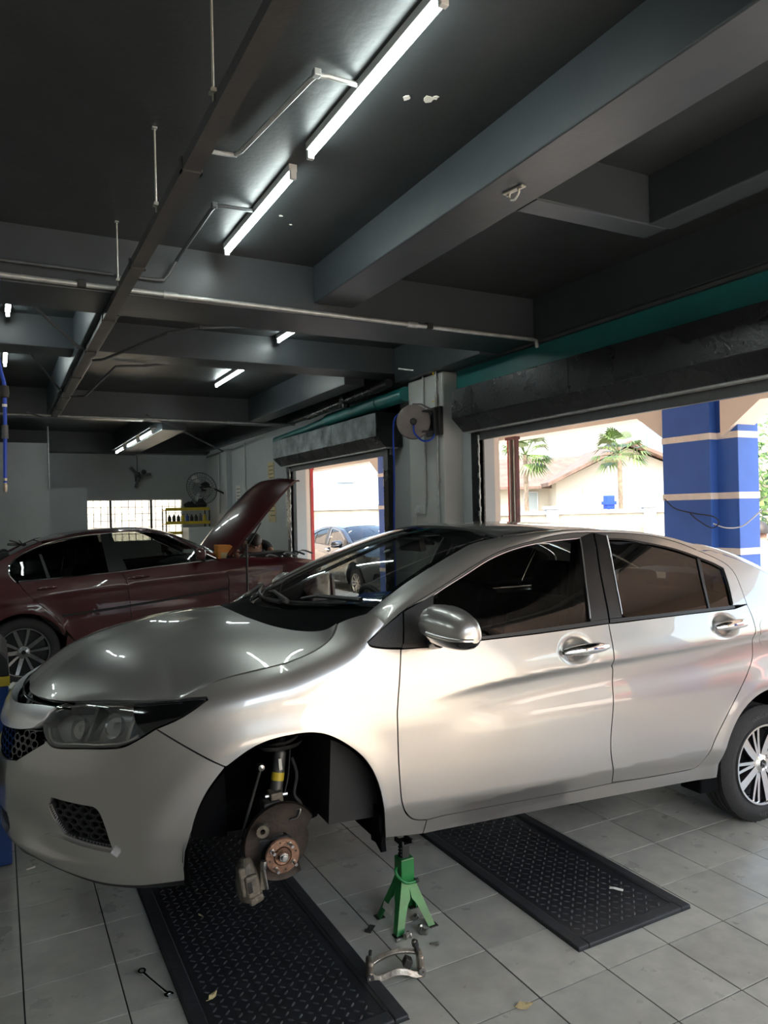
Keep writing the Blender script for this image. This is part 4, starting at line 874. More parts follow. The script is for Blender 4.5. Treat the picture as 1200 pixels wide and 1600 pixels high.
# --- mirrors
mz=CAR['mirror_base'][0]
for sg in BOTH:
    b=S(-.56,1.055); c=Vector((-.575,.985,1.098))
    cap=MB(); 
    # mirror cap: bulged shell
    nu,nv=18,14; V=[];F=[]
    for i in range(nu+1):
        a=PI*i/nu                                   # 0 outer .. pi inner (along y)
        for j in range(nv):
            t=2*PI*j/nv; ry=.140; 
            y=ry*math.cos(a)*(1 if math.cos(a)>0 else .88); w=max(.02,math.sin(a))**.62
            xx=.092*w*math.cos(t); xx=xx if xx>0 else xx*.55; zz=.090*w*math.sin(t)*(1.0 if math.sin(t)>0 else .80)
            V.append((c.x+xx*(1+.12*math.cos(a))-.03*math.cos(a),(c.y+y)*sg,c.z+zz-.012*math.cos(a)+.008))
    for i in range(nu):
        for j in range(nv): F.append((i*nv+j,i*nv+(j+1)%nv,(i+1)*nv+(j+1)%nv,(i+1)*nv+j))
    for i0 in (0,nu): V.append(tuple(np.mean([V[i0*nv+j] for j in range(nv)],0))); F+=[(i0*nv+j,i0*nv+(j+1)%nv,len(V)-1) for j in range(nv)]
    up_=[f for f in F if sum(V[i][2] for i in f)/len(f)>c.z-.020]; lo_=[f for f in F if f not in up_]
    wm=MB().add(V,up_).build('wing_mirror','silver',car,smooth=True,angle=180)
    MB().add(V,lo_).build('mirror_base','gloss_black',wm,smooth=True,angle=180)
    sl=[(c.x+.083-.075*t*t+.005*(1-t)-.02,(c.y-.07+.19*t)*sg,c.z-.012-.012*t) for t in np.linspace(0,1,9)]; sl=[]
    for t in np.linspace(.15,.98,10):
        a=PI*(1-t)*.62; w=max(.02,math.sin(a))**.62; y=.140*math.cos(a); tt=math.radians(-8); sl.append((c.x+.0945*w*(1+.12*math.cos(a))-.03*math.cos(a),(c.y+y)*sg,c.z-.010-.012*math.cos(a)+.004))
    MB().tube(sl,.0062,6).build('indicator','satin_metal',wm,smooth=True)
    MB().tube([(c.x-.01,(c.y-.09)*sg,c.z-.045),(-.60,.815*sg,1.028)],[.035,.028],10).build('mirror_arm','trim_black',wm,smooth=True)
    MB().lathe([(0,0),(.9,0)],(c.x-.052,c.y*sg,c.z),(-1,0,0),20).xf(Matrix.Translation((c.x-.052,c.y*sg,c.z))@Matrix.Diagonal((1,.115,.062,1))@Matrix.Translation((-(c.x-.052),-c.y*sg,-c.z))).build('mirror_glass','chrome',wm)
# --- wipers
wmat=Matrix.Identity(4)
for (y0,y1,s0,s1) in ((.28,-.30,.055,.10),(.62,.10,.06,.075)):
    a=Vector(WS(np.array(y0),np.array(s0)))+Vector((.012,0,.022)); b=Vector(WS(np.array(y1),np.array(s1)))+Vector((.012,0,.02)); m=a.lerp(b,.45)+Vector((.0,0,.012))
    w=MB().tube([a,m,a.lerp(b,.62)],[.012,.008,.005],8).build('wiper_arm','trim_black',car,smooth=True)
    q=[Vector(WS(np.array(y0+(y1-y0)*t),np.array(s0+(s1-s0)*t)))+Vector((.006,0,.012)) for t in np.linspace(.12,1.08,10)]
    MB().tube(q,.0065,6).build('wiper_blade','trim_black',w,smooth=True)
# ================================================================== wheels
def make_wheel(parent,loc,sg=1,R=.300,rim=.205,w=.185,spokes='twin',text='GOODYEAR',rot=0.,bright='alloy_bright',rz=0):
    """axle along local y, outer face at +y"""
    e=bpy.data.objects.new('wheel',None); COL.objects.link(e); e.parent=parent; e.location=loc; e.rotation_euler=(0,0,0 if sg>0 else PI); e.empty_display_size=.05
    A=(0,1,0); h=w/2
    prof=[(rim-.012,-h+.02),(rim+.012,-h+.004),(rim+.045,-h-.004),(R-.028,-h+.004),(R-.008,-h+.018)]
    for k in range(4):
        y=-h+.030+k*(w-.06)/3.6; prof+=[(R-.001,y),(R,y+.006),(R,y+.022),(R-.001,y+.026),(R-.008,y+.0265),(R-.008,y+.0305)]
    prof+=[(R-.001,h-.034),(R-.001,h-.026),(R-.008,h-.018),(R-.028,h-.004),(rim+.045,h+.004),(rim+.012,h-.004),(rim-.012,h-.02)]
    MB().lathe(prof,(0,0,0),A,64).build('tyre','rubber',e,smooth=True,angle=35)
    # shoulder sipes
    t=MB()
    for k in range(56):
        a=2*PI*k/56; c,s=math.cos(a),math.sin(a)
        t.add([((R-.0005)*math.cos(a+d),y,(R-.0005)*math.sin(a+d)) for d,y in ((0,h-.019),(.022,h-.019),(.030,h-.045),(.008,h-.045))]+[((R+.0022)*math.cos(a+d),y,(R+.0022)*math.sin(a+d)) for d,y in ((0,h-.021),(.022,h-.021),(.030,h-.043),(.008,h-.043))],[(4,5,6,7),(0,1,5,4),(1,2,6,5),(2,3,7,6),(3,0,4,7)])
    tag(t.build('tread_blocks','rubber',e),kind='stuff')
    MB().lathe([(rim+.004,h-.006),(rim+.002,h+.002),(rim-.008,h+.001),(rim-.014,h-.012),(rim-.022,h-.05),(rim-.03,-h+.02),(rim-.01,-h+.012)],(0,0,0),A,56).build('rim',bright,e,smooth=True)
    MB().lathe([(.02,h-.075),(rim-.026,h-.080)],(0,0,0),A,40).build('wheel_back','alloy_dark',e,smooth=True)
    def spoke(a,r0,r1,w0,w1,y0,y1,m,thick=.02,twist=0.):
        P=[]
        for t_ in np.linspace(0,1,6):
            r=r0+(r1-r0)*t_; ww=w0+(w1-w0)*t_; y=y0+(y1-y0)*t_**1.6; aa=a+twist*t_
            for s in (-1,1): P.append((r*math.cos(aa)-s*ww*math.sin(aa),y,r*math.sin(aa)+s*ww*math.cos(aa)))
        n=len(P); Q=[(x*.995,y-thick,z*.995) for x,y,z in P]; F=[]
        for k in range(5):
            a0,b0,a1,b1=2*k,2*k+1,2*k+2,2*k+3; F+=[(a0,b0,b1,a1),(n+a0,n+a1,n+b1,n+b0),(a0,a1,n+a1,n+a0),(b0,n+b0,n+b1,b1)]
        o=MB().add(P,[f for f in F if max(f)<n]).build('spoke',m,e); MB().add(P+Q,[f for f in F if max(f)>=n]).build('spoke_side','alloy_dark',e)
    yf=h-.022; yo=h-.006
    for k in range(5):
        a=rot+2*PI*k/5
        if spokes=='twin':
            spoke(a,.030,rim-.012,.018,.023,yf,yo,bright,twist=.10)
            for d in (.50,.72): spoke(a+d,.040,rim-.012,.0085,.0075,yf-.003,yo-.002,bright)
        elif spokes=='five':
            for d in (-.09,.09): spoke(a+d,.030,rim-.012,.012,.013,yf-.01,yo,bright)
        else:
            spoke(a,.030,rim-.012,.020,.016,yf-.01,yo,bright,twist=.03); spoke(a+PI/5,.035,rim-.012,.010,.014,yf-.012,yo,bright,twist=-.03)
    MB().lathe([(.0,h-.012),(.024,h-.013),(.030,h-.018),(.058,h-.026),(.062,h-.045)],(0,0,0),A,24).build('hub_cap',bright,e,smooth=True)
    MB().lathe([(.0,h-.0105),(.021,h-.011),(.022,h-.014)],(0,0,0),A,20).build('cap_badge','gloss_black',e,smooth=True)
    if text: 
        b=MB(); y=h-.009; 
        b.tube([(-.010,y,.011),(-.007,y,0),(-.011,y,-.012)],.0022,5); b.tube([(.010,y,.011),(.007,y,0),(.011,y,-.012)],.0022,5); b.tube([(-.007,y,0),(.007,y,0)],.0022,5); b.build('cap_mark','chrome',e)
    for k in range(4):
        a=rot+.3+k*PI/2; MB().cyl((.05*math.cos(a),h-.05,.05*math.sin(a)),(.05*math.cos(a),h-.022,.05*math.sin(a)),.009,6).build('lug_nut','steel',e)
    if text:
        rt=(rim+R)/2+.004
        for word,a0 in ((text,math.radians(-112)),(text,math.radians(68))):
            for i,ch in enumerate(word):
                a=a0+(i)*.074                       # runs with the wheel seen from outside
                # glyph frame: right = tangential, up = radial
                rad=Vector((math.cos(a),0,math.sin(a))); tan=Vector((math.sin(a),0,-math.cos(a)))*-1
                if math.sin(a)<2: up=-rad; right=tan*1
                up=-rad; right=Vector((0,1,0)).cross(up)*-1
                right=up.cross(Vector((0,1,0)))
                mt=Matrix(((right.x,up.x,0,rad.x*rt),(right.y,up.y,1,h+.0035),(right.z,up.z,0,rad.z*rt),(0,0,0,1)))
                text_mesh('letter',ch,.026,'rubber_mark',e,mt,.0008)
    return e
mat('alloy_mid',(.30,.30,.31),.25,metal=.9)
mat('rubber_mark',(.085,.083,.08),.6)
wrl=make_wheel(car,(-2.6,.712,.300),1,rot=.62)
wrr=make_wheel(car,(-2.6,-.712,.300),-1,rot=.2,text=None)
wfr=make_wheel(car,(-.02,-.712,.27),-1,rot=.9,text=None)
# ================================================================== wheel arches and suspension
def liner(cx,cz,r,y0,y1,a0,a1,name,zlow):
    for sg in BOTH:
        V=[];F=[]; n=22
        for k in range(n+1):
            a=a0+(a1-a0)*k/n
            for y,rr in ((y0,r),(y0-.06,r+.015),(y1,r+.015)): V.append((cx+rr*math.cos(a),y*sg,cz+rr*math.sin(a)))
        for k in range(n):
            for j in range(2): F.append((k*3+j,(k+1)*3+j,(k+1)*3+j+1,k*3+j+1))
        o=MB().add(V,F).build(name,'liner',car,smooth=True)
        m=MB(); pts=[(cx+(r+.015)*math.cos(a0+(a1-a0)*k/n),y1*sg,cz+(r+.015)*math.sin(a0+(a1-a0)*k/n)) for k in range(n+1)]
        base=[(p[0],p[1],max(zlow,cz-.1)) for p in (pts[-1],pts[0])]
        m.add(pts+base,[tuple(range(len(pts)+2))]); m.build('inner_wing','liner',o)
liner(-.025,.345,.372,.815,.40,math.radians(-18),math.radians(194),'arch_liner',.36)
liner(-2.605,.335,.366,.81,.40,math.radians(-5),math.radians(192),'rear_arch_liner',.30)
# splash shield in front of the wheel and mud flap behind
for sg in BOTH:
    MB().add([(.36,.80*sg,.40),(.36,.80*sg,.315),(.33,.50*sg,.28),(.12,.46*sg,.24),(.14,.46*sg,.50),(.30,.60*sg,.60)],[(0,1,2,5),(2,3,4,5)]).build('splash_shield','liner',car)
    MB().bb(.325,.345,.56*sg,.70*sg,.42,.54).build('shield_panel','plastic_dark',car,bevel=.004)
    V=[(-.375,.815*sg,.37),(-.40,.80*sg,.225),(-.415,.76*sg,.205),(-.405,.73*sg,.235),(-.42,.66*sg,.215),(-.40,.64*sg,.42)]
    MB().add(V+[(x-.02,y,z) for x,y,z in V],[(0,1,2,3,4,5),(11,10,9,8,7,6)]+[(i,(i+1)%6,6+(i+1)%6,6+i) for i in range(6)]).build('mud_guard','liner',car)
    MB().bb(-2.27,-2.15,.66*sg,.79*sg,.20,.285).build('jack_pad','liner',car,bevel=.01)
# near side strut, knuckle, hub, shield
st=MB(); st.tube([(-.060,.555,.64),(-.060,.557,.585)],.018,12).tube([(-.058,.56,.585),(-.034,.585,.405)],.0245,16)
so=st.build('strut','strut_grey',car,smooth=True)
MB().tube([(-.0475,.571,.508),(-.0435,.575,.478)],.0255,16).build('strut_band','yellow',so,smooth=True)
MB().box((-.0475,.596,.545),(.012,.004,.045),(0,.13,0)).build('strut_label','paper',so)
MB().lathe([(.02,0),(.075,.004),(.088,.016),(.09,.022),(.084,.022),(.07,.010),(.02,.008)],(-.060,.556,.598),(.1,-.1,1),28).build('spring_seat','grime',so,smooth=True)
sp=[(-.060+.062*math.cos(t),.556+.062*math.sin(t),.615+t*.0125) for t in np.linspace(0,2*PI*2.2,60)]; MB().tube(sp,.0065,8).build('coil_spring','grime',so,smooth=True)
MB().box((-.030,.60,.405),(.05,.06,.085),(0,.1,0)).build('strut_clamp','cast_iron',so,bevel=.006)
for z in (.43,.385): MB().cyl((-.075,.605,z),(.015,.605,z),.009,8).build('clamp_bolt','steel',so); 
kn=MB(); kn.box((-.015,.61,.32),(.07,.07,.20),(0,.1,0)).box((-.01,.62,.235),(.12,.08,.11)).tube([(-.01,.62,.33),(.045,.655,.335)],.022,8).tube([(0,.60,.19),(.02,.55,.15)],.025,8)
ko=kn.build('knuckle','grime',car,bevel=.01)
MB().lathe([(.010,-.005),(.024,-.005),(.024,.006),(.010,.006)],(.045,.685,.332),(.1,1,0),14,closed_prof=True).build('caliper_ear','cast_iron',ko,smooth=True)
# dust shield: dished plate with a notch
V=[];F=[]; n=40; hc=Vector((-.027,.655,.240))
for k in range(n):
    a=2*PI*k/n; r=.150+.010*math.cos(a-1.9)-(.040 if math.radians(150)<a<math.radians(232) else 0)
    for rr,y in ((.045,.004),(r*.86,.0),(r*.97,.004),(r,-.010)): V.append((hc.x-.012+rr*math.cos(a),hc.y+y,hc.z+.020+rr*math.sin(a)))
for k in range(n):
    for j in range(3): F.append((k*4+j,((k+1)%n)*4+j,((k+1)%n)*4+j+1,k*4+j+1))
MB().add(V,F).build('dust_shield','disc_brown',ko,smooth=True)
hu=MB().lathe([(.034,.0),(.036,.045),(.066,.048),(.068,.056),(.064,.060),(.036,.061),(.033,.066),(.030,.062),(.018,.060)],hc,(0,1,0),32).build('wheel_hub','rust_hub',car,smooth=True)
for k in range(4):
    a=.55+k*PI/2; c=hc+Vector((.050*math.cos(a),0,.050*math.sin(a))); MB().cyl(c+Vector((0,.055,0)),c+Vector((0,.094,0)),.006,8).cyl(c+Vector((0,.058,0)),c+Vector((0,.066,0)),.009,8).build('wheel_stud','steel',hu,smooth=True)
    a+=PI/4; c=hc+Vector((.052*math.cos(a),.0605,.052*math.sin(a))); MB().cyl(c,c+Vector((0,.0008,0)),.004,8).build('hub_hole','tool_black',hu)
MB().cyl(hc+Vector((0,.058,0)),hc+Vector((0,.078,0)),.019,6).cyl(hc+Vector((0,.07,0)),hc+Vector((0,.088,0)),.012,12).build('axle_nut','steel',hu,bevel=.002)
# hanging caliper
cp=MB(); cp.tube([(.104,.655,.232),(.102,.66,.205),(.094,.668,.165),(.086,.675,.125),(.080,.68,.090),(.078,.68,.078)],[.018,.034,.047,.050,.040,.018],12)
co=cp.build('brake_caliper','cast_iron',car,smooth=True,angle=60)
MB().cyl((.09,.66,.155),(.085,.60,.150),.034,18).build('piston_housing','cast_iron',co,smooth=True); MB().box((.118,.69,.165),(.030,.05,.11),(0,.2,0)).box((.088,.715,.150),(.05,.018,.085),(0,.2,0)).box((.070,.70,.098),(.055,.045,.030),(0,.4,0)).build('bridge_fingers','cast_iron',co,bevel=.010,seg=3)
MB().box((.098,.722,.150),(.018,.006,.045),(0,.2,0)).build('casting_pad','grime',co,bevel=.003)
MB().tube([(.046,.715,.235),(.047,.715,.220),(.046,.715,.205)],[.012,.014,.011],10).tube([(.046,.715,.205),(.030,.715,.128)],.0055,8).build('slide_pin','steel',co,smooth=True)
MB().box((.046,.70,.168),(.022,.02,.09)).build('caliper_rib','cast_iron',co,bevel=.004)
# link rod, brake hose, arms, shaft
MB().tube([(.033,.60,.538),(.103,.60,.285)],.0058,8).build('link_rod','grime',car,smooth=True)
for p in ((.033,.60,.545),(.105,.60,.275)): MB().lathe([(0,-.016),(.012,-.014),(.016,0),(.012,.014),(0,.018)],p,(0,1,0),12).build('link_joint','steel' if p[2]>.4 else 'grime',car,smooth=True)
MB().tube(crom([(-.10,.58,.56),(-.115,.60,.50),(-.10,.62,.43),(-.125,.63,.39),(-.10,.64,.35),(-.06,.645,.345)],6),.0065,8).build('brake_hose','rubber',car,smooth=True)
MB().tube(crom([(-.085,.60,.60),(-.080,.60,.50),(-.06,.62,.44)],5),.003,6).build('sensor_wire','rubber',car,smooth=True)
MB().tube(crom([(-.075,.64,.375),(-.11,.66,.385),(-.10,.66,.355),(-.07,.66,.35)],6),.004,6).build('hose_clip','steel',car,smooth=True)
MB().tube([(.0,.60,.165),(-.06,.40,.20),(-.18,.30,.22)],[.024,.03,.035],8).build('control_arm','grime',car,smooth=True)
MB().tube([(-.027,.62,.24),(-.03,.30,.27)],.022,10).tube([(-.028,.58,.243),(-.029,.48,.252)],.036,12).build('drive_shaft','grime',car,smooth=True)
MB().tube([(-.12,.60,.30),(-.22,.36,.285)],.012,8).build('tie_rod','grime',car,smooth=True)
MB().bb(-.30,.62,-.40,.40,.22,.62).build('engine_tray','liner',car,bevel=.03)
# ================================================================== cabin
MB().bb(-2.9,-.42,-.72,.72,.26,.32).bb(.40,.78,-.42,.42,.30,.60).bb(-3.4,-2.9,-.60,.60,.32,.36).build('floor_pan','liner',car)
MB().prism([(-.42,.34),(-.42,1.02),(-.30,1.045),(-.20,.95),(-.20,.34)],-.74,.74,'y').build('bulkhead','dash',car)
db=[(-.28,1.045),(-.45,1.055),(-.70,1.03),(-.84,.985),(-.86,.92),(-.78,.80),(-.74,.62),(-.50,.55),(-.35,.60)]
MB().prism(db,-.73,.73,'y').build('dashboard','dash',car,bevel=.02)
MB().lathe([(.0,.0)]+[(.16*math.sin(a),.07*math.cos(a)) for a in np.linspace(.05,PI/2,8)],(-.68,-.36,1.02),(0,0,1),20).build('instrument_hood','dash',car,smooth=True)
swm=Matrix.Translation((-.93,-.36,.99))@Euler((0,math.radians(-62),0)).to_matrix().to_4x4()
sw=[(.185*math.cos(a),.185*math.sin(a),0) for a in np.linspace(0,2*PI,37)[:-1]]
so=MB().tube(sw,.016,10,closed=True).xf(swm).build('steering_wheel','trim_black',car,smooth=True)
MB().box((0,0,-.01),(.10,.12,.04)).box((0,.11,0),(.03,.15,.018)).box((0,-.11,0),(.03,.15,.018)).box((-.1,0,0),(.15,.03,.018)).xf(swm).build('wheel_boss','trim_black',so,bevel=.008)
def seat(x,y,wd=.50):
    s=MB().box((x,y,.52),(.50,wd,.16)).build('seat_cushion','fabric_dark',car,bevel=.05,seg=3)
    MB().box((x-.30,y,.86),(.15,wd-.02,.62),(0,math.radians(-14),0)).build('backrest','fabric_dark',s,bevel=.05,seg=3)
    MB().box((x-.41,y,1.245),(.10,.27,.18),(0,math.radians(-10),0)).build('headrest','fabric_dark',s,bevel=.04,seg=3)
    for d in (-.06,.06): MB().cyl((x-.37,y+d,1.08),(x-.40,y+d,1.20),.006,8).build('headrest_post','chrome',s)
for y in (.37,-.37): seat(-1.15,y)
rs=MB().box((-2.05,0,.55),(.50,1.30,.16)).build('rear_bench','fabric_dark',car,bevel=.05,seg=3); MB().box((-2.38,0,.88),(.16,1.30,.62),(0,math.radians(-18),0)).build('rear_backrest','fabric_dark',rs,bevel=.05,seg=3)
for y in (-.4,0,.4): MB().box((-2.50,y,1.20),(.10,.26,.13)).build('rear_headrest','fabric_dark',rs,bevel=.035,seg=3)
MB().bb(-3.0,-2.55,-.62,.62,1.08,1.10).build('parcel_shelf','fabric_dark',car)
for sg in BOTH:
    MB().prism([(-.50,.36),(-.50,1.0),(-1.55,1.04),(-1.55,.36)],.70*sg,.735*sg,'y').build('door_card','dash',car,bevel=.01); MB().prism([(-1.60,.36),(-1.60,1.04),(-2.38,1.09),(-2.30,.60),(-2.1,.36)],.70*sg,.735*sg,'y').build('door_card','dash',car,bevel=.01)
    bpx=MB().prism([(-1.50,1.0),(-1.62,1.0),(-1.62,1.46),(-1.53,1.46)],.53*sg,.58*sg,'y').build('pillar_lining','dash',car,bevel=.01)
# head lining follows the roof
hlP=seg_smooth([[[-1.12,0],[-1.12,.50]],[[-1.12,.50],[-2.45,.50]],[[-2.45,.50],[-2.45,0]],[[-2.45,0],[-1.12,0]]],.1)
Panel().patch(RF,hlP,(),.12,-.03,0,rf_,sides=BOTH).build('head_lining','fabric_dark',car)
MB().box((-.93,0,1.40),(.035,.23,.065),(0,.25,0)).tube([(-.93,0,1.43),(-1.0,0,1.47)],.012,8).build('rear_view_mirror','trim_black',car,bevel=.01)
for sg in BOTH: MB().box((-1.08,.32*sg,1.43),(.13,.40,.018),(0,-.5,0)).build('sun_visor','fabric_dark',car,bevel=.006)
# stickers on the windscreen
q=WS(np.array(.19),np.array(.65)); MB().cyl((float(q[0])-.004,.19,float(q[2])-.010),(float(q[0])-.002,.19,float(q[2])-.006),.017,16).build('round_sticker','paper',ws)
stp=np.array([[.53,.06],[.655,.06],[.65,.20],[.54,.19]]); sk=Panel().patch(WS,stp,(),.05,-.004,0,wf_,sides=(1,)).build('screen_label','blue_steel',ws)
for a,b,c,d in ((.56,.09,.60,.11),(.56,.13,.62,.14),(.60,.16,.64,.175),(.62,.09,.645,.15)): Panel().patch(WS,np.array([[a,b],[c,b],[c,d],[a,d]]),(),.05,-.003,0,wf_,sides=(1,)).build('label_print','sign_blue',sk)
dl=[WS(np.array(y),np.array(.16)) for y in (.50,.62)]
# ---- side of the red saloon (x forward from rear axle, y outwards, z up)
def RS(u,z):
    u=np.asarray(u,float); z=np.asarray(z,float)
    W=_ip(u,[-1.15,-1.0,-.7,0,1.4,2.7,3.1,3.35,3.47,3.52],[.60,.74,.87,.915,.92,.915,.86,.76,.62,.40])
    o=_ip(z,[.18,.25,.33,.45,.60,.75,.88,.97,1.05,1.10,1.25,1.40,1.52],[.12,.055,.03,.012,0,0,.008,.026,.052,.070,.145,.24,.34])
    zt=_ip(u,[-1.2,1.85,2.05,2.3,2.8,3.2,3.52],[2.,2.,1.12,1.07,1.01,.93,.82]); d=np.clip(zt-z,0,None); q=np.clip((.13-d)/.13,0,.995); o=o+.15*(1-np.sqrt(1-q*q))
    zr=_ip(u,[-1.2,-.75,-.35,0,.1],[1.05,1.13,1.35,1.8,2.]) 
    zc=.86+.02*u
    o=o-.010*np.where(z>zc,np.exp(-((z-zc)/.10)**2),np.exp(-((z-zc)/.025)**2))
    for cx in (0,2.70):
        r=np.hypot(u-cx,z-.34); o=o-.014*np.exp(-((r-.40)/.06)**2)*_ss(.2,.4,z)
    return np.stack([u+0*z,W-o,z+0*u],-1)
# ================================================================== outside: walkway, pillars, street
struct(MB().bb(2.07,4.35,-9,16,-.14,-.012).build('walkway','concrete_out')); struct(MB().bb(-250,250,-250,250,-.60,-.16).build('ground','concrete_out'))
struct(MB().bb(2.07,4.3,-9,16,2.86,3.0).build('walkway_soffit','cream')); struct(MB().bb(-12,2.2,-12,YF,-.14,-.006).build('forecourt','concrete_out'))
cw=MB(); cw.bb(2.07,2.13,3.82,5.72,0,2.86).bb(2.07,2.13,8.72,16,0,2.86).bb(2.07,2.13,-9,-3.1,0,2.86).bb(2.07,2.13,-3.1,3.82,2.5,2.86).bb(2.07,2.13,5.38,8.72,2.5,2.86); struct(cw.build('wall_outer','cream'))
# outer beam with haunches over the pillars
PYS=[3.10,9.50,-3.30]
def outer(y0,y1):
    P=[(y0,3.3),(y0,2.30),(y0+.42,2.60),(y1-.42,2.60),(y1,2.30),(y1,3.3)]; return MB().prism(P,3.95,4.25,'x')
for a,b in ((3.36,9.2),(9.8,15.6),(-3.0,2.75),(-9,-3.6)): struct(outer(a,b).build('outer_beam','cream'))
def pillar(yc,label):
    e=empty('blue_pillar',(3.9,yc,0),label=label,cat='pillar',group='blue pillars along the walkway'); e['kind']='structure'
    MB().bb(0,.13,-.27,.30,-.15,3.0).build('front_shaft','blue_pillar',e,bevel=.006); MB().bb(.10,.40,-.50,.30,-.15,3.0).build('rear_shaft','blue_pillar',e,bevel=.006)
    for z in (2.315,1.735,1.20,.62): 
        MB().bb(-.006,.13,-.276,.306,z-.032,z+.032).bb(.094,.406,-.506,-.27,z-.032,z+.032).build('white_band','band_white',e,bevel=.004)
    return e
pillar(3.10,'blue pillar with white bands outside the near opening'); pillar(9.50,'blue pillar with white bands seen through the far opening'); pillar(-3.30,'blue pillar with white bands beyond the right edge of the view')
# loose wires on the near pillar
for k,(lb,P) in enumerate((('dark loose wire looped across the blue pillar',[(3.87,3.36,1.72),(3.86,3.22,1.62),(3.86,3.0,1.57),(3.85,2.78,1.54),(3.84,2.70,1.48),(3.86,2.80,1.43),(3.86,2.95,1.50),(3.87,3.05,1.57)]),('pale loose wire curling off the edge of the blue pillar',[(3.86,2.78,1.47),(3.88,2.66,1.43),(3.95,2.55,1.44),(4.0,2.46,1.52),(4.05,2.40,1.60)]))):
    tag(MB().tube(crom(P,7),.006,6).build('wire','tool_black' if k==0 else 'white_metal',None,smooth=True),lb,'wire')
# folded shutters by the jambs
def folded(x,y,label,mset,n=6):
    e=empty('folded_gate',(x,y,0),label=label,cat='folding gate',group='folded gates at the openings')
    for k in range(n): MB().bb(-.02,.02,-.012+k*.024,.006+k*.024,0,2.34).build('gate_slat',mset[k%len(mset)],e)
    MB().bb(-.03,.03,-.02,n*.024,2.34,2.37).build('head_rail',mset[0],e); return e
folded(2.35,3.83,'folded maroon gate at the edge of the near opening',('maroon','conduit','tool_black','maroon','conduit','red_gloss'))
e=folded(2.2,8.79,'folded red gate at the edge of the far opening',('red_gloss','red_gloss','paper','red_gloss'),5)
# ------------------------------------------------------------------ far scenery
def leaves(mb,c,r,n,size,flat=1.,seed=1):
    g=np.random.default_rng(seed); c=Vector(c)
    for _ in range(n):
        d=Vector(g.normal(size=3)).normalized(); rr=r*(g.random()**.4); p=c+Vector((d.x*rr,d.y*rr,d.z*rr*flat)); u=Vector(g.normal(size=3)).normalized(); v=u.orthogonal().normalized(); s=size*(.6+.8*g.random())
        mb.add([p-u*s,p+v*s*.45,p+u*s,p-v*s*.45],[(0,1,2,3)])
def fanpalm(x,y,h,r,label,seed):
    e=empty('fan_palm',(x,y,-.16),label=label,cat='palm tree',group='palms across the road'); g=np.random.default_rng(seed)
    MB().tube([(0,0,0),(.03,.02,h*.5),(0,0,h)],[.10,.075,.07],10).build('trunk','bark',e,smooth=True)
    for k in range(26):
        a=g.random()*2*PI; el=g.uniform(-.7,1.25); d=Vector((math.cos(a)*math.cos(el),math.sin(a)*math.cos(el),math.sin(el))); L=r*(.45+.15*g.random()); p=Vector((0,0,h))+d*L; s=d.cross(Vector((0,0,1))); s=s.normalized() if s.length>.1 else Vector((1,0,0)); n=s.cross(d)
        m=MB(); m.tube([Vector((0,0,h)),p],.012,4)
        for q in range(11):
            t=-1.25+2.5*q/10; dd=(d*math.cos(t)+s*math.sin(t)); tip=p+dd*r*.55-Vector((0,0,.12*r+.1*r*abs(t))); w=dd.cross(n).normalized()*r*.035; mid=p+dd*r*.3
            m.add([p,mid+w,tip,mid-w],[(0,1,2,3)])
        m.build('frond','leaf_palm',e)
    return e
fanpalm(15.8,15.6,3.55,1.0,'fan palm in front of the house gable',4); fanpalm(12.45,16.25,3.5,.95,'fan palm beside the folded gate at the left of the opening',9)
def house():
    A=Vector((14.2,21.6,0)); B=Vector((22.5,17.3,0)); d=(B-A).normalized(); n=Vector((-d.y,d.x,0)); ang=math.atan2(d.y,d.x)
    e=empty('house',(A.x,A.y,-.3),ang,label='cream house with a low tiled roof across the road',cat='house')
    # local x along the front, y away from viewer
    MB().bb(-2.5,5.2,1.2,7,0,2.9).build('main_wall','plaster',e)
    MB().add([(-3.0,.7,2.85),(4.6,.7,2.85),(5.6,4.2,4.25),(-3.0,4.2,4.10),(-3.0,.7,2.75),(4.6,.7,2.75),(5.6,4.2,4.15),(-3.0,4.2,4.0)],[(0,1,2,3),(4,7,6,5),(0,4,5,1),(1,5,6,2),(2,6,7,3),(3,7,4,0)]).build('main_roof','roof_tile',e)
    MB().prism([(3.2,0),(9.0,0),(9.0,3.0),(6.0,4.25),(3.2,2.95)],.0,6,'y').build('gable_wall','plaster',e)
    for s,(x0,z0,x1,z1) in enumerate(((2.8,2.80,6.0,4.35),(6.0,4.35,9.5,2.85))):
        MB().add([(x0,-.5,z0),(x1,-.5,z1),(x1,6,z1),(x0,6,z0),(x0,-.5,z0+.14),(x1,-.5,z1+.14),(x1,6,z1+.14),(x0,6,z0+.14)],[(0,1,2,3),(4,7,6,5),(0,4,5,1),(1,5,6,2),(2,6,7,3),(3,7,4,0)]).build('gable_roof','roof_tile',e)
    for (x,y,z,w,h) in ((-1.2,1.2,.9,.45,1.5),(.6,1.2,.9,.45,1.6),(2.2,1.2,.9,.5,1.7),(4.3,.0,1.2,.5,1.5),(5.6,.0,1.2,.5,1.6),(7.4,0,1.2,.5,1.6)):
        f=MB().bb(x-.05,x+w+.05,y-.05,y+.02,z-.05,z+h+.05).build('window','plaster_pale',e); MB().bb(x,x+w,y-.06,y-.045,z,z+h).build('pane','pane_dark',f)
    MB().bb(3.3,9.2,-1.6,.0,1.05,1.15).build('awning','wood_tan',e)
    for x in (3.6,6.2,8.9): MB().bb(x-.04,x+.04,-1.5,-1.42,0,1.05).build('awning_post','plaster',e)
house()
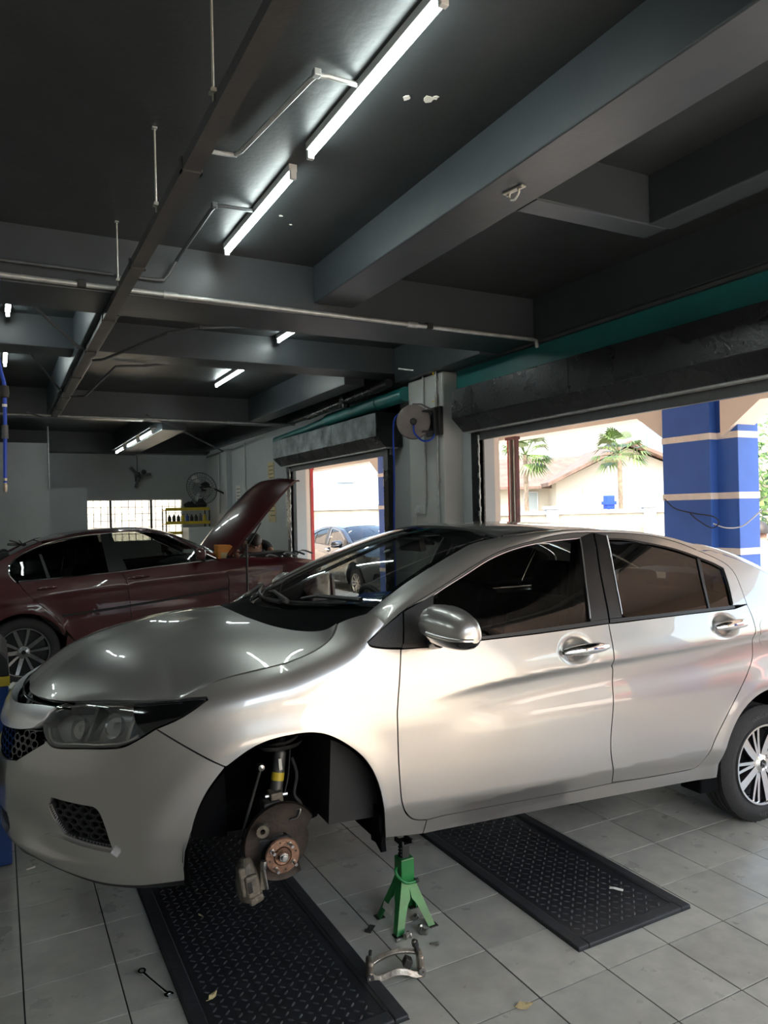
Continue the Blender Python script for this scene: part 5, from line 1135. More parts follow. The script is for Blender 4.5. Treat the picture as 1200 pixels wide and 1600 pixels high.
def bwall(x0,y0,x1,y1,h,label,nseg,m='fence_wall'):
    d=Vector((x1-x0,y1-y0,0)); L=d.length; e=empty('boundary_wall',(x0,y0,-.16),math.atan2(d.y,d.x),label=label,cat='wall')
    for k in range(nseg):
        a=L*k/nseg; b=L*(k+1)/nseg; MB().bb(a+.16,b-.16,-.06,.06,0,h-.14).build('wall_panel',m,e); MB().bb(a+.12,b-.12,-.10,.10,h-.14,h-.04).build('coping','plaster_pale',e)
    for k in range(nseg+1):
        a=L*k/nseg; MB().bb(a-.17,a+.17,-.15,.15,0,h).build('pier','plaster_pale',e,bevel=.02); MB().bb(a-.22,a+.22,-.20,.20,h,h+.09).build('pier_cap','plaster_pale',e,bevel=.02)
    return e
bwall(9.2,15.4,19.0,10.4,1.78,'cream boundary wall with piers below the house',4); bwall(3.4,19.6,10.4,16.4,2.05,'stained boundary wall seen through the far opening',3)
def block():
    e=empty('apartment_block',(3.5,36,-.2),math.radians(-24),label='pale blue building seen through the far opening',cat='building'); MB().bb(0,13,0,6,0,9).build('facade','facade_blue',e)
    for i in range(5):
        for z in (3.4,5.8):
            f=MB().bb(1.2+i*2.3,2.0+i*2.3,-.06,.05,z,z+1.1).build('window','plaster_pale',e); MB().bb(1.28+i*2.3,1.92+i*2.3,-.09,-.05,z+.08,z+1.02).build('pane','sign_blue',f)
    MB().bb(-.2,13.2,-.2,6.2,9,9.4).build('parapet','plaster_pale',e)
block()
sg_=empty('billboard',(25.6,23.4,-.2),math.radians(-27),label='blue roadside billboard behind the house',cat='billboard'); MB().bb(0,2.4,-.05,.05,4.0,7.6).build('panel','sign_blue',sg_); MB().bb(2.4,2.5,-.12,.05,0,7.6).bb(.3,.42,-.02,.1,0,4).build('post','conduit',sg_)
for k in range(2): MB().bb(.3,2.0-.4*k,-.06,-.05,6.6-.4*k,6.75-.4*k).build('print_line','plaster_pale',sg_)
MB().prism([(1.2,4.3),(2.2,4.3),(2.2,5.6),(1.7,5.7),(1.2,5.2)],-.06,-.05,'y').build('print_block','conduit',sg_)
pp=empty('sign_post',(13.6,13.9,-.16),label='thin post with a blue box below the fan palm',cat='post'); MB().cyl((0,0,0),(0,0,3.0),.025,8).build('post','conduit',pp); MB().bb(-.16,.16,-.08,.08,1.75,2.15).build('box','blue_hose',pp,bevel=.02); MB().bb(-.2,.2,-.1,.1,1.88,1.98).build('band','blue_hose',pp)
def tree(x,y,h,r,label,seed,n=1500):
    e=empty('leafy_tree',(x,y,-.16),label=label,cat='tree'); MB().tube([(0,0,0),(.1,0,h*.4),(0,.1,h*.7)],[.16,.12,.07],10).build('trunk','bark',e,smooth=True); g=np.random.default_rng(seed); m=MB()
    for k in range(9):
        c=(g.normal()*r*.45,g.normal()*r*.45,h*.72+g.normal()*r*.35); m.tube([(0,.05,h*.5),c],[.05,.015],5); 
    m.build('branch','bark',e); m=MB()
    for k in range(9):
        c=(g.normal()*r*.5,g.normal()*r*.5,h*.75+g.normal()*r*.38); leaves(m,c,r*.6,n//9,.09,.8,seed*20+k)
    tag(m.build('foliage','leaf_green',e),kind='stuff'); return e
tree(11.6,6.9,3.4,1.7,'leafy green tree right of the blue pillar',5,2600); tree(14.5,6.2,4.0,2.0,'leafy tree behind the nearer tree at the right edge',6,2000)
bwall(7.5,7.9,14.5,2.0,1.35,'low pale wall behind the person at the right edge',3)
# ------------------------------------------------------------------ cars outside: same build, other paint
def recolour(o,a,b):
    for s in o.material_slots:
        if s.material==M_(a): s.link='OBJECT'; s.material=M_(b)
    for c in kids(o): recolour(c,a,b)
def carcopy(x,y,rz,paint,label,z=-.16):
    c=copy_tree(car); c.matrix_world=Matrix.Translation((x,y,z))@Matrix.Rotation(rz,4,'Z')
    tag(c,label,'car'); recolour(c,'silver',paint); drop={'strut','knuckle','wheel_hub','brake_caliper','link_rod','link_joint','brake_hose','sensor_wire','hose_clip','control_arm','drive_shaft','tie_rod','screen_label'}
    for k in kids(c):
        if k.name.split('.')[0] in drop:
            for q in kids(k): bpy.data.objects.remove(q)
            bpy.data.objects.remove(k)
    w=[k for k in kids(c) if k.name.startswith('wheel') and k.type=='EMPTY' and k.location.x>-1][0]; w2=copy_tree(w,c); w2.location=(-.02,.712,.300); w2.rotation_euler=(0,0,0)
    return c
mat('bright_red',(.62,.05,.03),.3,metal=.1,coat=1,coat_rough=.02)
carcopy(5.55,12.6,math.radians(-88),'dark_car','dark saloon parked outside the far opening, seen through the windscreen')
carcopy(8.1,14.6,math.radians(-92),'pale_car','pale car parked outside to the right of the dark saloon')
carcopy(6.0,-2.4,math.radians(92),'bright_red','bright red car parked outside the near opening, mirrored in the silver rear door')
# buildings and trees in front of the workshop, behind the viewer
rb_=empty('added_backdrop_wall',(-6,18.6,-.16),label='cream backdrop wall added to brighten the view through the back window',cat='wall'); MB().bb(0,9.2,0,.3,0,4.5).build('render_face','cream',rb_); MB().bb(-.1,9.3,-.1,.4,4.5,4.65).build('coping','plaster_pale',rb_)  # sunlit wall added behind the workshop to whiten the back window
fb=empty('shop_building',(-14,-24,-.16),label='cream shop building across the forecourt behind the viewer',cat='building'); MB().bb(0,34,-6,0,0,6.5).build('facade','plaster',fb)
for i in range(8): f=MB().bb(1+i*4.1,4+i*4.1,-.02,.06,.1,2.8).build('shopfront','conduit_dark',fb); MB().bb(1.1+i*4.1,3.9+i*4.1,.06,.08,3.4,4.6).build('sign_panel','plaster_pale',f)
tree(-7,-15,4.5,2.2,'leafy tree on the forecourt left behind the viewer',11,1500); tree(5.5,-14,4.8,2.4,'leafy tree on the forecourt right behind the viewer',12,1500)
# ================================================================== jack stand
js=empty('jack_stand',(-.780,.632,0),label='green steel jack stand holding up the silver sill',cat='jack stand')
def fr(k,a,b): return a+(b-a)*k
cor=[(1,1),(-1,1),(-1,-1),(1,-1)]
body=MB()
T0,T1,B0=.030,.030,.088
def edge(z):   # half width of the pyramid at height z
    return T0+(B0-T0)*max(0,(.175-z)/.175)
# upper square collar
body.bb(-.030,.030,-.030,.030,.175,.262)
jb=body.build('collar','green',js,bevel=.004)
for (sx,sy) in cor:
    lg=MB()
    for ax in (0,1):
        zs=[.180,.150,.119,.110,.095,.060,.0]; P=[];Q=[]
        for z in zs:
            e=edge(z); w=e if z>.119 else (.046 if z>.1 else (.038 if z>.07 else (.034 if z>.01 else .030)))
            w=min(w,e*1.0)
            p0=(sx*e,sy*e,z); p1=(sx*(e-w),sy*e,z) if ax==0 else (sx*e,sy*(e-w),z); P.append((p0,p1))
        V=[];F=[]
        for a,b in P: V+=[a,b]
        t=.003; n=len(V); V+=[(x,y-sy*t,z) if ax==0 else (x-sx*t,y,z) for x,y,z in V]
        for k in range(len(zs)-1): F+=[(2*k,2*k+1,2*k+3,2*k+2),(n+2*k,n+2*k+2,n+2*k+3,n+2*k+1),(2*k+1,n+2*k+1,n+2*k+3,2*k+3)]
        F+=[(2*len(zs)-2,2*len(zs)-1,n+2*len(zs)-1,n+2*len(zs)-2)]
        lg.add(V,F)
    lo=lg.build('leg','green',js)
    MB().bb(sx*.060,sx*.096,sy*.060,sy*.096,0,.004).build('foot_plate','tool_black',lo)
MB().bb(-.016,.016,-.016,.016,.10,.322).build('ratchet_post','tool_black',js,bevel=.002)
for k in range(9): MB().box((-.018,0,.20+k*.0125),(.006,.024,.005)).build('ratchet_tooth','tool_black',js)
MB().bb(-.026,.026,-.034,.034,.316,.322).bb(-.026,-.018,-.034,.034,.322,.336).bb(.018,.026,-.034,.034,.322,.336).build('saddle','tool_black',js,bevel=.002)
lv=MB().tube(crom([(-.036,.0,.225),(-.046,-.012,.218),(-.044,-.026,.200),(-.020,-.046,.180),(.010,-.050,.176),(.026,-.046,.176)],6),.0065,10).build('release_lever','green',js,smooth=True)
MB().cyl((.022,-.047,.176),(.036,-.045,.176),.009,12).build('lever_grip','rubber',lv,smooth=True)
lab=MB().add([(-.082,-.068,.012),(-.060,-.0780,.012),(-.050,-.0640,.055),(-.066,-.0560,.062)],[]); 
lb=MB().box((-.0735,.012,.066),(.0012,.072,.026),(0,.335,0)).build('maker_label','paper',js)
for k in range(3): MB().box((-.0745+k*.0018,.012,.060+k*.006),(.0008,.05-.012*k,.0016),(0,.335,0)).build('label_line','conduit_dark',lb)
# ================================================================== small things on the floor
def nut(x,y,label,rz=0,lay=False,s=1.0,grp='wheel nuts on the tiles'):
    e=empty('wheel_nut',(x,y,0),rz,label=label,cat='nut',group=grp)
    if lay:
        MB().cyl((-.010*s,0,.011*s),(.008*s,0,.011*s),.011*s,6).build('hex_body','steel',e,bevel=.001); MB().lathe([(.012*s,0),(.013*s,.003*s),(.008*s,.010*s)],(.008*s,0,.011*s),(1,0,0),16).build('cone_seat','steel',e,smooth=True)
    else:
        MB().cyl((0,0,0),(0,0,.018*s),.011*s,6).build('hex_body','steel',e,bevel=.001); MB().lathe([(0,.012*s),(.006*s,.011*s),(.010*s,.006*s),(.011*s,0)],(0,0,.016*s),(0,0,1),16).build('domed_top','steel',e,smooth=True)
    return e
nut(-.837,.520,'wheel nut lying against the front leg of the jack stand',.3,True,1.15); nut(-.765,.540,'upright wheel nut right of the jack stand, farther of the close pair',.1,False,1.05); nut(-.762,.512,'tipped wheel nut right of the jack stand, nearer of the close pair',2.2,True,1.1); nut(-.745,.618,'wheel nut half hidden behind the right leg of the jack stand',.6,True)
nut(-.879,.521,'tiny steel nut left of the front leg of the jack stand',.2,True,.6)
bt=empty('bolt',(-.758,.424,0),2.45,label='short flange bolt lying alone on the tiles by the jack stand',cat='bolt'); MB().cyl((0,0,.007),(.030,0,.005),.0036,10).build('shank','steel',bt,smooth=True); MB().cyl((-.006,0,.008),(0,0,.008),.008,6).cyl((0,0,.008),(.002,0,.008),.0095,14).build('bolt_head','steel',bt)
sh=empty('metal_shim',(-.930,.652,.0),.75,label='black folded shim lying on a tile joint left of the jack stand',cat='shim'); MB().bb(-.028,.028,-.012,.012,0,.002).bb(-.028,-.022,-.012,.012,.002,.012).build('plate','tool_black',sh); MB().bb(-.006,.020,-.010,.006,.002,.003).build('slot','grime',sh)
# brake caliper bracket
br=empty('caliper_bracket',(-.985,.345,0),math.radians(-19),label='bare steel caliper bracket lying on the floor beside the lift platform',cat='caliper bracket')
def strip3(pts,wv,t,name,m,par,bev=.003):
    P=[Vector(p) for p in pts]; mb=MB(); V=[];F=[]
    for i,p in enumerate(P):
        d=(P[min(i+1,len(P)-1)]-P[max(i-1,0)]).normalized(); w=Vector(wv)*(1); n=d.cross(w).normalized()*t/2
        V+=[p+w/2+n,p-w/2+n,p-w/2-n,p+w/2-n]
    for i in range(len(P)-1):
        for k in range(4): F.append((4*i+k,4*i+(k+1)%4,4*i+4+(k+1)%4,4*i+4+k))
    F+=[(3,2,1,0),tuple(4*(len(P)-1)+k for k in range(4))]
    return mb.add(V,F).build(name,m,par,bevel=bev)
strip3(crom([(-.095,-.020,.030),(-.070,-.030,.016),(-.035,-.030,.022),(.0,-.030,.032),(.035,-.030,.028),(.065,-.030,.016),(.092,-.025,.014)],5),(0,.010,.022),.012,'lower_bridge','bracket_metal',br)
strip3(crom([(-.080,.020,.040),(-.055,.028,.050),(-.020,.030,.062),(.020,.030,.068),(.060,.028,.066),(.088,.024,.062)],5),(0,.014,.010),.014,'upper_bridge','bracket_metal',br)
for (x,z,h) in ((-.092,.035,.075),(.092,.038,.080)):
    q=MB().box((x,-.002,z),(.024,.060,h),(0,.08*(1 if x<0 else -1),0)).build('end_lug','bracket_metal',br,bevel=.009,seg=3)
    MB().lathe([(.006,-.004),(.013,-.004),(.013,.004),(.006,.004)],(x,-.034,z-.012),(0,1,0),16,closed_prof=True).build('bolt_eye','steel',q,smooth=True)
MB().cyl((.086,.016,.066),(.080,.016,.095),.009,12).cyl((.080,.016,.090),(.076,.016,.104),.012,12).build('pin_boot','rubber',br,smooth=True); MB().cyl((.075,.016,.100),(.073,.016,.110),.009,8).build('pin_head','steel',br)
MB().cyl((-.086,.02,.066),(-.084,.02,.088),.006,10).build('guide_pin','tool_black',br,smooth=True); MB().box((.045,.0,.045),(.028,.035,.03),(0,.5,0)).build('abutment_clip','grime',br,bevel=.004)
# spanner
sp=empty('spanner',(-1.745,.726,0),math.atan2(.63-.821,-1.713+1.777),label='chrome combination spanner lying on the tiles left of the platform',cat='spanner')
MB().tube([(-.080,0,.006),(-.04,0,.006),(.05,0,.006),(.082,0,.006)],[.0062,.0048,.0048,.006],8).build('shaft','chrome',sp,smooth=True)
MB().lathe([(.0085,-.005),(.0145,-.005),(.0145,.005),(.0085,.005)],(-.092,0,.007),(.15,0,1),16,closed_prof=True).build('ring_end','chrome',sp,smooth=True)
oe=[(0,.010),(.008,.014),(.020,.016),(.030,.011),(.026,.006),(.014,.007),(.012,0),(.014,-.007),(.026,-.006),(.030,-.011),(.020,-.016),(.008,-.014),(0,-.010)]
MB().prism([(x+.080,y) for x,y in oe],.003,.009,'z').build('open_end','chrome',sp,bevel=.001)
# leaves and scraps
def leaf(x,y,z,rz,label,s=1.):
    P=[(-.028,0,.002),(-.012,.012,.010),(.008,.014,.006),(.028,.002,.012),(.006,-.011,.003),(-.012,-.009,.001),(0,0,.008)]
    V=[(a*s,b*s,c*s+.0012) for a,b,c in P]; n=len(V); V+=[(a,b,c+.0008) for a,b,c in V]; F=[(6,0,1),(6,1,2),(6,2,3),(6,3,4),(6,4,5),(6,5,0)]; F+=[tuple(i+n for i in f[::-1]) for f in F]+[(i,(i+1)%6,n+(i+1)%6,n+i) for i in range(6)]
    e=empty('dry_leaf',(x,y,z),rz,label=label,cat='leaf'); MB().add(V,F).build('blade','leaf_dry',e); MB().tube([(-.028*s,0,.0028),(-.040*s,.004*s,.006)],.0009,5).build('stalk','leaf_dry',e); return e
leaf(-.694,-.016,0,-.5,'curled dry leaf on the pale tiles near the bottom edge',1.15); leaf(-1.588,.532,.0150,.6,'small dry leaf lying on the chequered platform',.8); leaf(-1.50,1.06,.0150,2.0,'tiny dry leaf on the platform near the bumper',.45)
tg=empty('paper_tag',(.106,.366,.0152),-.95,label='white paper scrap lying on the right lift platform',cat='paper scrap'); strip3([(-.028,0,.001),(-.01,0,.004),(.01,0,.002),(.028,0,.0015)],(0,.018,0),.001,'scrap','paper',tg,0)
cg=empty('paper_scrap',(-2.096,1.906,0),.3,label='small white butt on the tiles below the bumper',cat='paper scrap'); MB().cyl((-.02,0,.004),(.02,0,.004),.004,8).build('butt','paper',cg,smooth=True)
# ================================================================== hose reel on the column
rl=empty('hose_reel',(1.48,4.345,2.54),label='round hose reel mounted high on the white column',cat='hose reel')
ax=Vector((-.52,-.854,0)); 
for d,nm in ((.05,'side_disc'),(-.05,'side_disc')):
    MB().lathe([(.030,0),(.060,.006),(.150,.006),(.166,.0),(.168,-.008),(.150,-.004),(.060,-.002),(.030,-.004)],ax*d,ax,40,closed_prof=True).build(nm,'reel_grey',rl,smooth=True)
MB().lathe([(0,.014),(.026,.012),(.034,.0),(.034,-.10)],ax*.052,ax,24).build('hub','tool_black',rl,smooth=True)
for k in range(5):
    z=-.036+k*.018; MB().lathe([(.146+.009*math.cos(t),z+.009*math.sin(t)) for t in np.linspace(0,2*PI,9)],(0,0,0),ax,40).build('hose_coil','blue_hose',rl,smooth=True)
MB().bb(.17,.21,-.22,.05,-.14,.14).bb(.02,.19,-.16,-.13,.08,.10).bb(.02,.19,-.16,-.13,-.12,-.10).bb(.13,.17,-.19,-.16,-.15,.13).build('swing_bracket','tool_black',rl,bevel=.004)
MB().tube([(-.02,-.02,.175),(.06,-.06,.172),(.12,-.13,.12)],.008,8).build('guide_arm','reel_grey',rl,smooth=True)
tag(MB().tube(crom([(1.415,4.42,2.64),(1.36,4.50,2.60),(1.36,4.55,2.45),(1.40,4.62,2.2),(1.43,4.68,1.9),(1.44,4.72,1.5),(1.44,4.72,.9),(1.40,4.75,.35)],8),.0085,8).build('air_hose','blue_hose',None,smooth=True),'blue air hose hanging straight down from the round hose reel','hose')
tag(MB().tube(crom([(1.445,4.28,2.50),(1.44,4.26,2.42),(1.50,4.20,2.34),(1.58,4.16,2.36),(1.64,4.19,2.46),(1.665,4.22,2.60),(1.668,4.22,2.72)],8),.0085,8).build('air_hose','blue_hose',None,smooth=True),'short looped blue hose from the reel hub to the column pipe','hose')
# pipes and socket on the column
cp_=empty('air_pipe',(1.668,4.21,0),label='galvanised pipe running down the column beside the hose reel',cat='pipe')
MB().tube([(0,0,.3),(0,0,3.06)],.011,10).build('pipe_run','conduit',cp_,smooth=True); MB().cyl((0,0,2.66),(0,0,2.80),.019,12).build('valve_body','steel',cp_,smooth=True); MB().box((-.01,.03,2.74),(.012,.06,.012)).build('valve_lever','yellow',cp_)
for z in (1.95,2.95): MB().box((.008,0,z),(.03,.04,.012)).build('saddle','conduit',cp_)
MB().cyl((-.01,.03,3.0),(-.01,.03,3.10),.006,8).build('valve_tail','yellow',cp_)
tag(MB().tube([(1.675,4.463,1.70),(1.675,4.463,3.0),(1.66,4.47,3.08),(1.5,4.66,3.13)],.010,8).build('conduit','conduit',None,smooth=True),'thin conduit down the column face behind the hose reel','conduit')
sk=empty('socket_outlet',(1.69,4.555,1.665),label='white double socket with plug on the column face',cat='socket'); MB().bb(-.035,0,-.075,.075,-.045,.045).build('socket_box','white_metal',sk,bevel=.006); MB().box((-.055,.02,-.005),(.04,.045,.045)).build('plug','white_metal',sk,bevel=.006); MB().tube(crom([(-.07,.02,-.01),(-.08,.05,-.05),(-.03,.08,-.03),(-.02,.10,-.2),(-.02,.10,-.5)],5),.004,6).build('cable','white_metal',sk,smooth=True)
for k in range(2): MB().bb(-.037,-.035,-.06+.07*k,-.03+.07*k,-.015,.015).build('switch','paper',sk)
# teal pipe over the far shutter
tp=empty('teal_pipe',(1.66,4.85,2.87),label='thick teal pipe above the far roller shutter',cat='pipe'); MB().tube([(0,-.05,.03),(0,2.0,.0)],.078,18).build('pipe_run','teal',tp,smooth=True); MB().tube([(0,1.95,.0),(0,2.15,.0),(.02,2.9,-.03),(.05,4.2,-.05)],[.078,.05,.05,.05],14).build('reducer','teal',tp,smooth=True); MB().tube([(0,.55,.02),(0,.62,.02)],.085,18).build('collar','teal',tp,smooth=True)
# dark fittings between the beams above it
df=empty('drain_pipe',(1.515,6.2,2.905),label='black drain pipe with elbow below the beams near the column',cat='pipe'); MB().tube([(0,-1.3,.12),(0,1.0,.05)],.045,12).cyl((0,-.2,.0),(0,-.2,.3),.045,12).build('pipe_run','black_paint',df,smooth=True); MB().cyl((0,-.25,.11),(0,-.15,.11),.062,14).build('coupling','black_paint',df,smooth=True)
# ================================================================== hanging air line at the left edge
lh=empty('air_line',(-2.157,2.6,1.83),label='blue air line with brass coupler hanging at the left edge',cat='hose')
MB().tube(crom([(-.012,.205,1.25),(-.014,.19,1.17),(-.020,.06,1.0),(-.030,0,.80),(-.012,0,.65),(.004,0,.56),(.003,0,.33),(.001,0,.22),(-.003,0,.03)],6),.010,10).build('hose','blue_hose',lh,smooth=True)
MB().lathe([(.010,-.05),(.022,-.045),(.026,-.02),(.022,.015),(.010,.02)],(.003,0,.55),(0,0,1),16).build('stop_ball','rubber',lh,smooth=True); MB().cyl((.002,0,.275),(.002,0,.35),.017,14).build('collar','conduit_dark',lh,smooth=True); MB().cyl((.003,0,.45),(.003,0,.465),.013,12).build('marker','paper',lh,smooth=True)
MB().lathe([(0,-.02),(.008,-.02),(.012,.0),(.012,.02),(.009,.022),(.009,.04),(.013,.042),(.013,.055),(.008,.058)],(-.003,0,0),(0,0,1),14).build('coupler','bracket_metal',lh,smooth=True)
# ================================================================== blue workshop machine at the left edge
mc=empty('tyre_machine',(-2.50,2.30,0),label='blue workshop machine with a yellow label at the left edge',cat='machine')
MB().bb(-.33,.330,-.30,.30,0,.86).build('cabinet','blue_steel',mc,bevel=.012); MB().bb(-.33,.335,-.305,.305,.86,.905).build('label_band','yellow',mc); MB().prism([(-.33,.905),(.335,.905),(.33,.99),(.30,1.03),(-.33,1.03)],-.305,.305,'y').build('top_cover','trim_black',mc,bevel=.008)
for k in range(5): MB().bb(.08,.26,-.304,-.300,.55+k*.03,.562+k*.03).build('vent_slot','tool_black',mc)
MB().bb(-.28,.03,-.308,-.30,.12,.74).build('access_panel','blue_steel',mc,bevel=.004); MB().cyl((.0,-.31,.43),(.0,-.325,.43),.015,12).build('panel_knob','tool_black',mc)
for k in range(3): MB().box((-.2+k*.2,-.36,.05),(.07,.14,.02),(.15,0,0)).build('foot_pedal','tool_black',mc,bevel=.006)
MB().lathe([(.10,0),(.20,.0),(.21,.03),(.20,.05),(.06,.06)],(-.05,0,1.03),(0,0,1),24).build('turntable','trim_black',mc,smooth=True)
ty=empty('tyre',(-2.17,2.98,.0),label='black tyre standing on end between the blue machine and the red car',cat='tyre')
MB().lathe([(.20,-.07),(.27,-.095),(.31,-.085),(.32,-.06),(.32,.06),(.31,.085),(.27,.095),(.20,.07)],(0,0,.32),(.35,.9,0),40).build('casing','rubber',ty,smooth=True)
MB().lathe([(.285,-.1),(.30,-.095),(.285,-.09)],(0,0,.32),(.35,.9,0),40,closed_prof=True).build('bead_line','rubber_mark',ty,smooth=True)
rg_=empty('tool_trolley',(-2.12,2.95,.0),label='dark tool trolley with a white rag beside the blue machine',cat='trolley'); 
bpy.data.objects.remove(rg_)
rag=empty('cloth_rag',(-2.12,2.94,.66),label='crumpled white rag lying on top of the black tyre',cat='rag')
V=[];F=[]; n=9
for i in range(n):
    for j in range(n):
        x=-.075+.15*i/(n-1); y=-.06+.12*j/(n-1); V.append((x,y,.012+.03*math.sin(5*x*9+j)*math.cos(3*y*20+i)*.5-2.2*(x*x)-1.2*y*y*.5))
m_=len(V); V+=[(x,y,z-.006) for x,y,z in V]
for i in range(n-1):
    for j in range(n-1): a=i*n+j; F+=[(a,a+1,a+n+1,a+n),(m_+a,m_+a+n,m_+a+n+1,m_+a+1)]
for k in range(n-1): F+=[(k,m_+k,m_+k+1,k+1),((n-1)*n+k,(n-1)*n+k+1,m_+(n-1)*n+k+1,m_+(n-1)*n+k),(k*n,k*n+n,m_+k*n+n,m_+k*n),(k*n+n-1,m_+k*n+n-1,m_+k*n+2*n-1,k*n+2*n-1)]
MB().add(V,F).build('cloth','paper',rag,smooth=True)
# slim pole standing by the red wing
pl=empty('pole_stand',(.132,5.6,0),label='slim black pole standing in front of the red fender',cat='pole'); MB().cyl((0,0,.02),(0,0,1.335),.0125,12).build('pole','tool_black',pl,smooth=True); MB().lathe([(0,0),(.15,0),(.15,.012),(.03,.03),(.02,.06)],(0,0,0),(0,0,1),24).build('base','tool_black',pl,smooth=True); MB().cyl((0,0,1.335),(0,0,1.345),.016,12).build('cap','tool_black',pl,smooth=True)
am=empty('oil_container',(.11,6.40,1.06),.1,label='amber plastic container on the scuttle of the red car',cat='container'); 
MB().prism([(-.095,0),(.095,0),(.10,.22),(.06,.255),(-.10,.26)],-.06,.06,'y').build('body','amber',am,bevel=.012); MB().cyl((.05,0,.225),(.05,0,.265),.018,12).build('cap','tool_black',am,smooth=True); MB().bb(-.06,.05,-.062,-.06,.06,.17).build('label','paper_tan',am)
# ================================================================== back of the shop
def wallfan(loc,wallx,label):
    e=empty('wall_fan',loc,label=label,cat='fan'); ax=Vector((-.62,-.72,-.30)).normalized(); x=ax.orthogonal().normalized(); y=ax.cross(x)
    c=MB(); R=.315
    for k in range(36):
        a=2*PI*k/36; d=x*math.cos(a)+y*math.sin(a)
        c.tube([d*.05+ax*.115,d*.20+ax*.105,d*(R-.02)+ax*.05,d*R+ax*.0],.0022,4,cap=False); c.tube([d*.09-ax*.10,d*(R-.03)-ax*.055,d*R],.0022,4,cap=False)
    for r,h in ((R,0),(.22,.10),(.13,.112),(.20,-.085)): c.tube([(x*math.cos(t)+y*math.sin(t))*r+ax*h for t in np.linspace(0,2*PI,41)[:-1]],.003 if r<R else .006,5,closed=True)
    c.build('guard','tool_black',e)
    MB().lathe([(0,.125),(.05,.12),(.055,.10)],(0,0,0),ax,16).build('badge','conduit_dark',e,smooth=True)
    for k in range(3):
        a=2*PI*k/3+.4; V=[]
        for r in np.linspace(.05,.28,6):
            for s in (-1,1): w=.05+.22*(r-.05); d=x*math.cos(a+s*w/r*.45)+y*math.sin(a+s*w/r*.45); V.append(d*r+ax*(.02+s*.028))
        n=len(V); V+=[v-ax*.003 for v in V]; F=[]
        for i in range(5): F+=[(2*i,2*i+1,2*i+3,2*i+2),(n+2*i,n+2*i+2,n+2*i+3,n+2*i+1)]
        MB().add(V,F).build('blade','conduit',e)
    MB().lathe([(0,-.02),(.07,-.03),(.085,-.08),(.08,-.20),(.05,-.23),(0,-.235)],(0,0,0),ax,20).build('motor','tool_black',e,smooth=True)
    b=-ax*.16; MB().tube(crom([b,b+Vector((.10,.02,-.02)),Vector((wallx-loc[0]-.12,.08,-.09)),Vector((wallx-loc[0]-.03,.08,-.16)),Vector((wallx-loc[0]-.03,.08,-.26))],6),.017,8).build('bracket_arm','tool_black',e,smooth=True); MB().bb(wallx-loc[0]-.04,wallx-loc[0],.04,.12,-.33,-.18).build('wall_plate','tool_black',e,bevel=.006)
    return e
wallfan((1.345,12.35,2.195),XW,'black round wall fan on the far right wall above the shelf')
dv=empty('wall_fan',(.447,YB,2.515),label='small dark fan motor without guard on the back wall',cat='fan'); MB().lathe([(0,-.05),(.06,-.06),(.075,-.12),(.06,-.22),(0,-.23)],(0,0,0),(0,1,0),18).build('motor','tool_black',dv,smooth=True); MB().bb(-.05,.05,-.05,0,-.10,.10).build('wall_plate','tool_black',dv,bevel=.006)
for a in (.2,2.3,4.4): MB().box((.14*math.cos(a),-.24,.14*math.sin(a)),(.22,.006,.06),(0,-a,0)).build('blade','conduit_dark',dv)
MB().tube([(0,-.02,.1),(.0,-.02,.44)],.006,6).build('cable','tool_black',dv); MB().lathe([(0,0),(.05,-.01),(.05,-.05),(0,-.06)],(.13,0,.10),(0,1,0),14).build('pull_switch','tool_black',dv,smooth=True)
# storage shelf with bottles on a white cabinet
cbn=empty('cabinet',(1.42,12.62,0),label='white steel cabinet under the shelf by the back window',cat='cabinet')
MB().bb(-.34,.36,-.25,.25,0,1.44).build('body','white_metal',cbn,bevel=.006)
for s in (-1,1): 
    dd=MB().bb(-.33 if s<0 else .015,.005 if s<0 else .35,-.258,-.25,.05,1.40).build('door','white_metal',cbn,bevel=.003); MB().bb(.01+s*.03-.008,.01+s*.03+.008,-.272,-.258,.70,.82).build('handle','chrome',dd)
shf=empty('storage_rack',(1.2,13.15,0),label='black and yellow storage rack beside the back window',cat='rack')
for x in (-.42,.44):
    for y in (-.18,.18): MB().bb(x-.012,x+.012,y-.012,y+.012,0,1.82).build('post','tool_black',shf)
for z in (.5,1.05,1.30,1.50,1.775):
    MB().bb(-.43,.45,-.19,.19,z,z+.02).bb(-.43,.45,-.20,-.185,z,z+.06).build('shelf_tray','yellow',shf,bevel=.003)
random.seed(3)
for k in range(9):
    x=.86+k*.088; hh=.17+.03*random.random(); cl=('tool_black','tool_black','conduit_dark','yellow','blue_steel')[k%5 if k not in(0,1,2) else 0]
    b=empty('oil_bottle',(x,13.04,1.52),label=('dark','grey','black','yellow','blue')[k%5 if k not in (0,1,2) else 2]+' oil bottle number '+str(k+1)+' from the left on the yellow rack',cat='bottle',group='bottles on the rack')
    b['label']=['black oil bottle at the left end of the rack shelf','second dark bottle from the left on the rack','third dark bottle from the left on the rack','yellow bottle left of the middle of the rack','blue bottle at the middle of the rack','black bottle right of the blue one on the rack','black bottle fourth from the right on the rack','grey bottle third from the right on the rack','yellow-capped bottle near the right end of the rack'][k]
    MB().lathe([(0,0),(.034,0),(.036,.01),(.036,hh*.72),(.014,hh*.86),(.014,hh*.95)],(0,0,0),(0,0,1),14).build('body',cl,b,smooth=True); MB().cyl((0,0,hh*.93),(0,0,hh),.017,12).build('cap','yellow' if k==8 else 'tool_black',b,smooth=True)
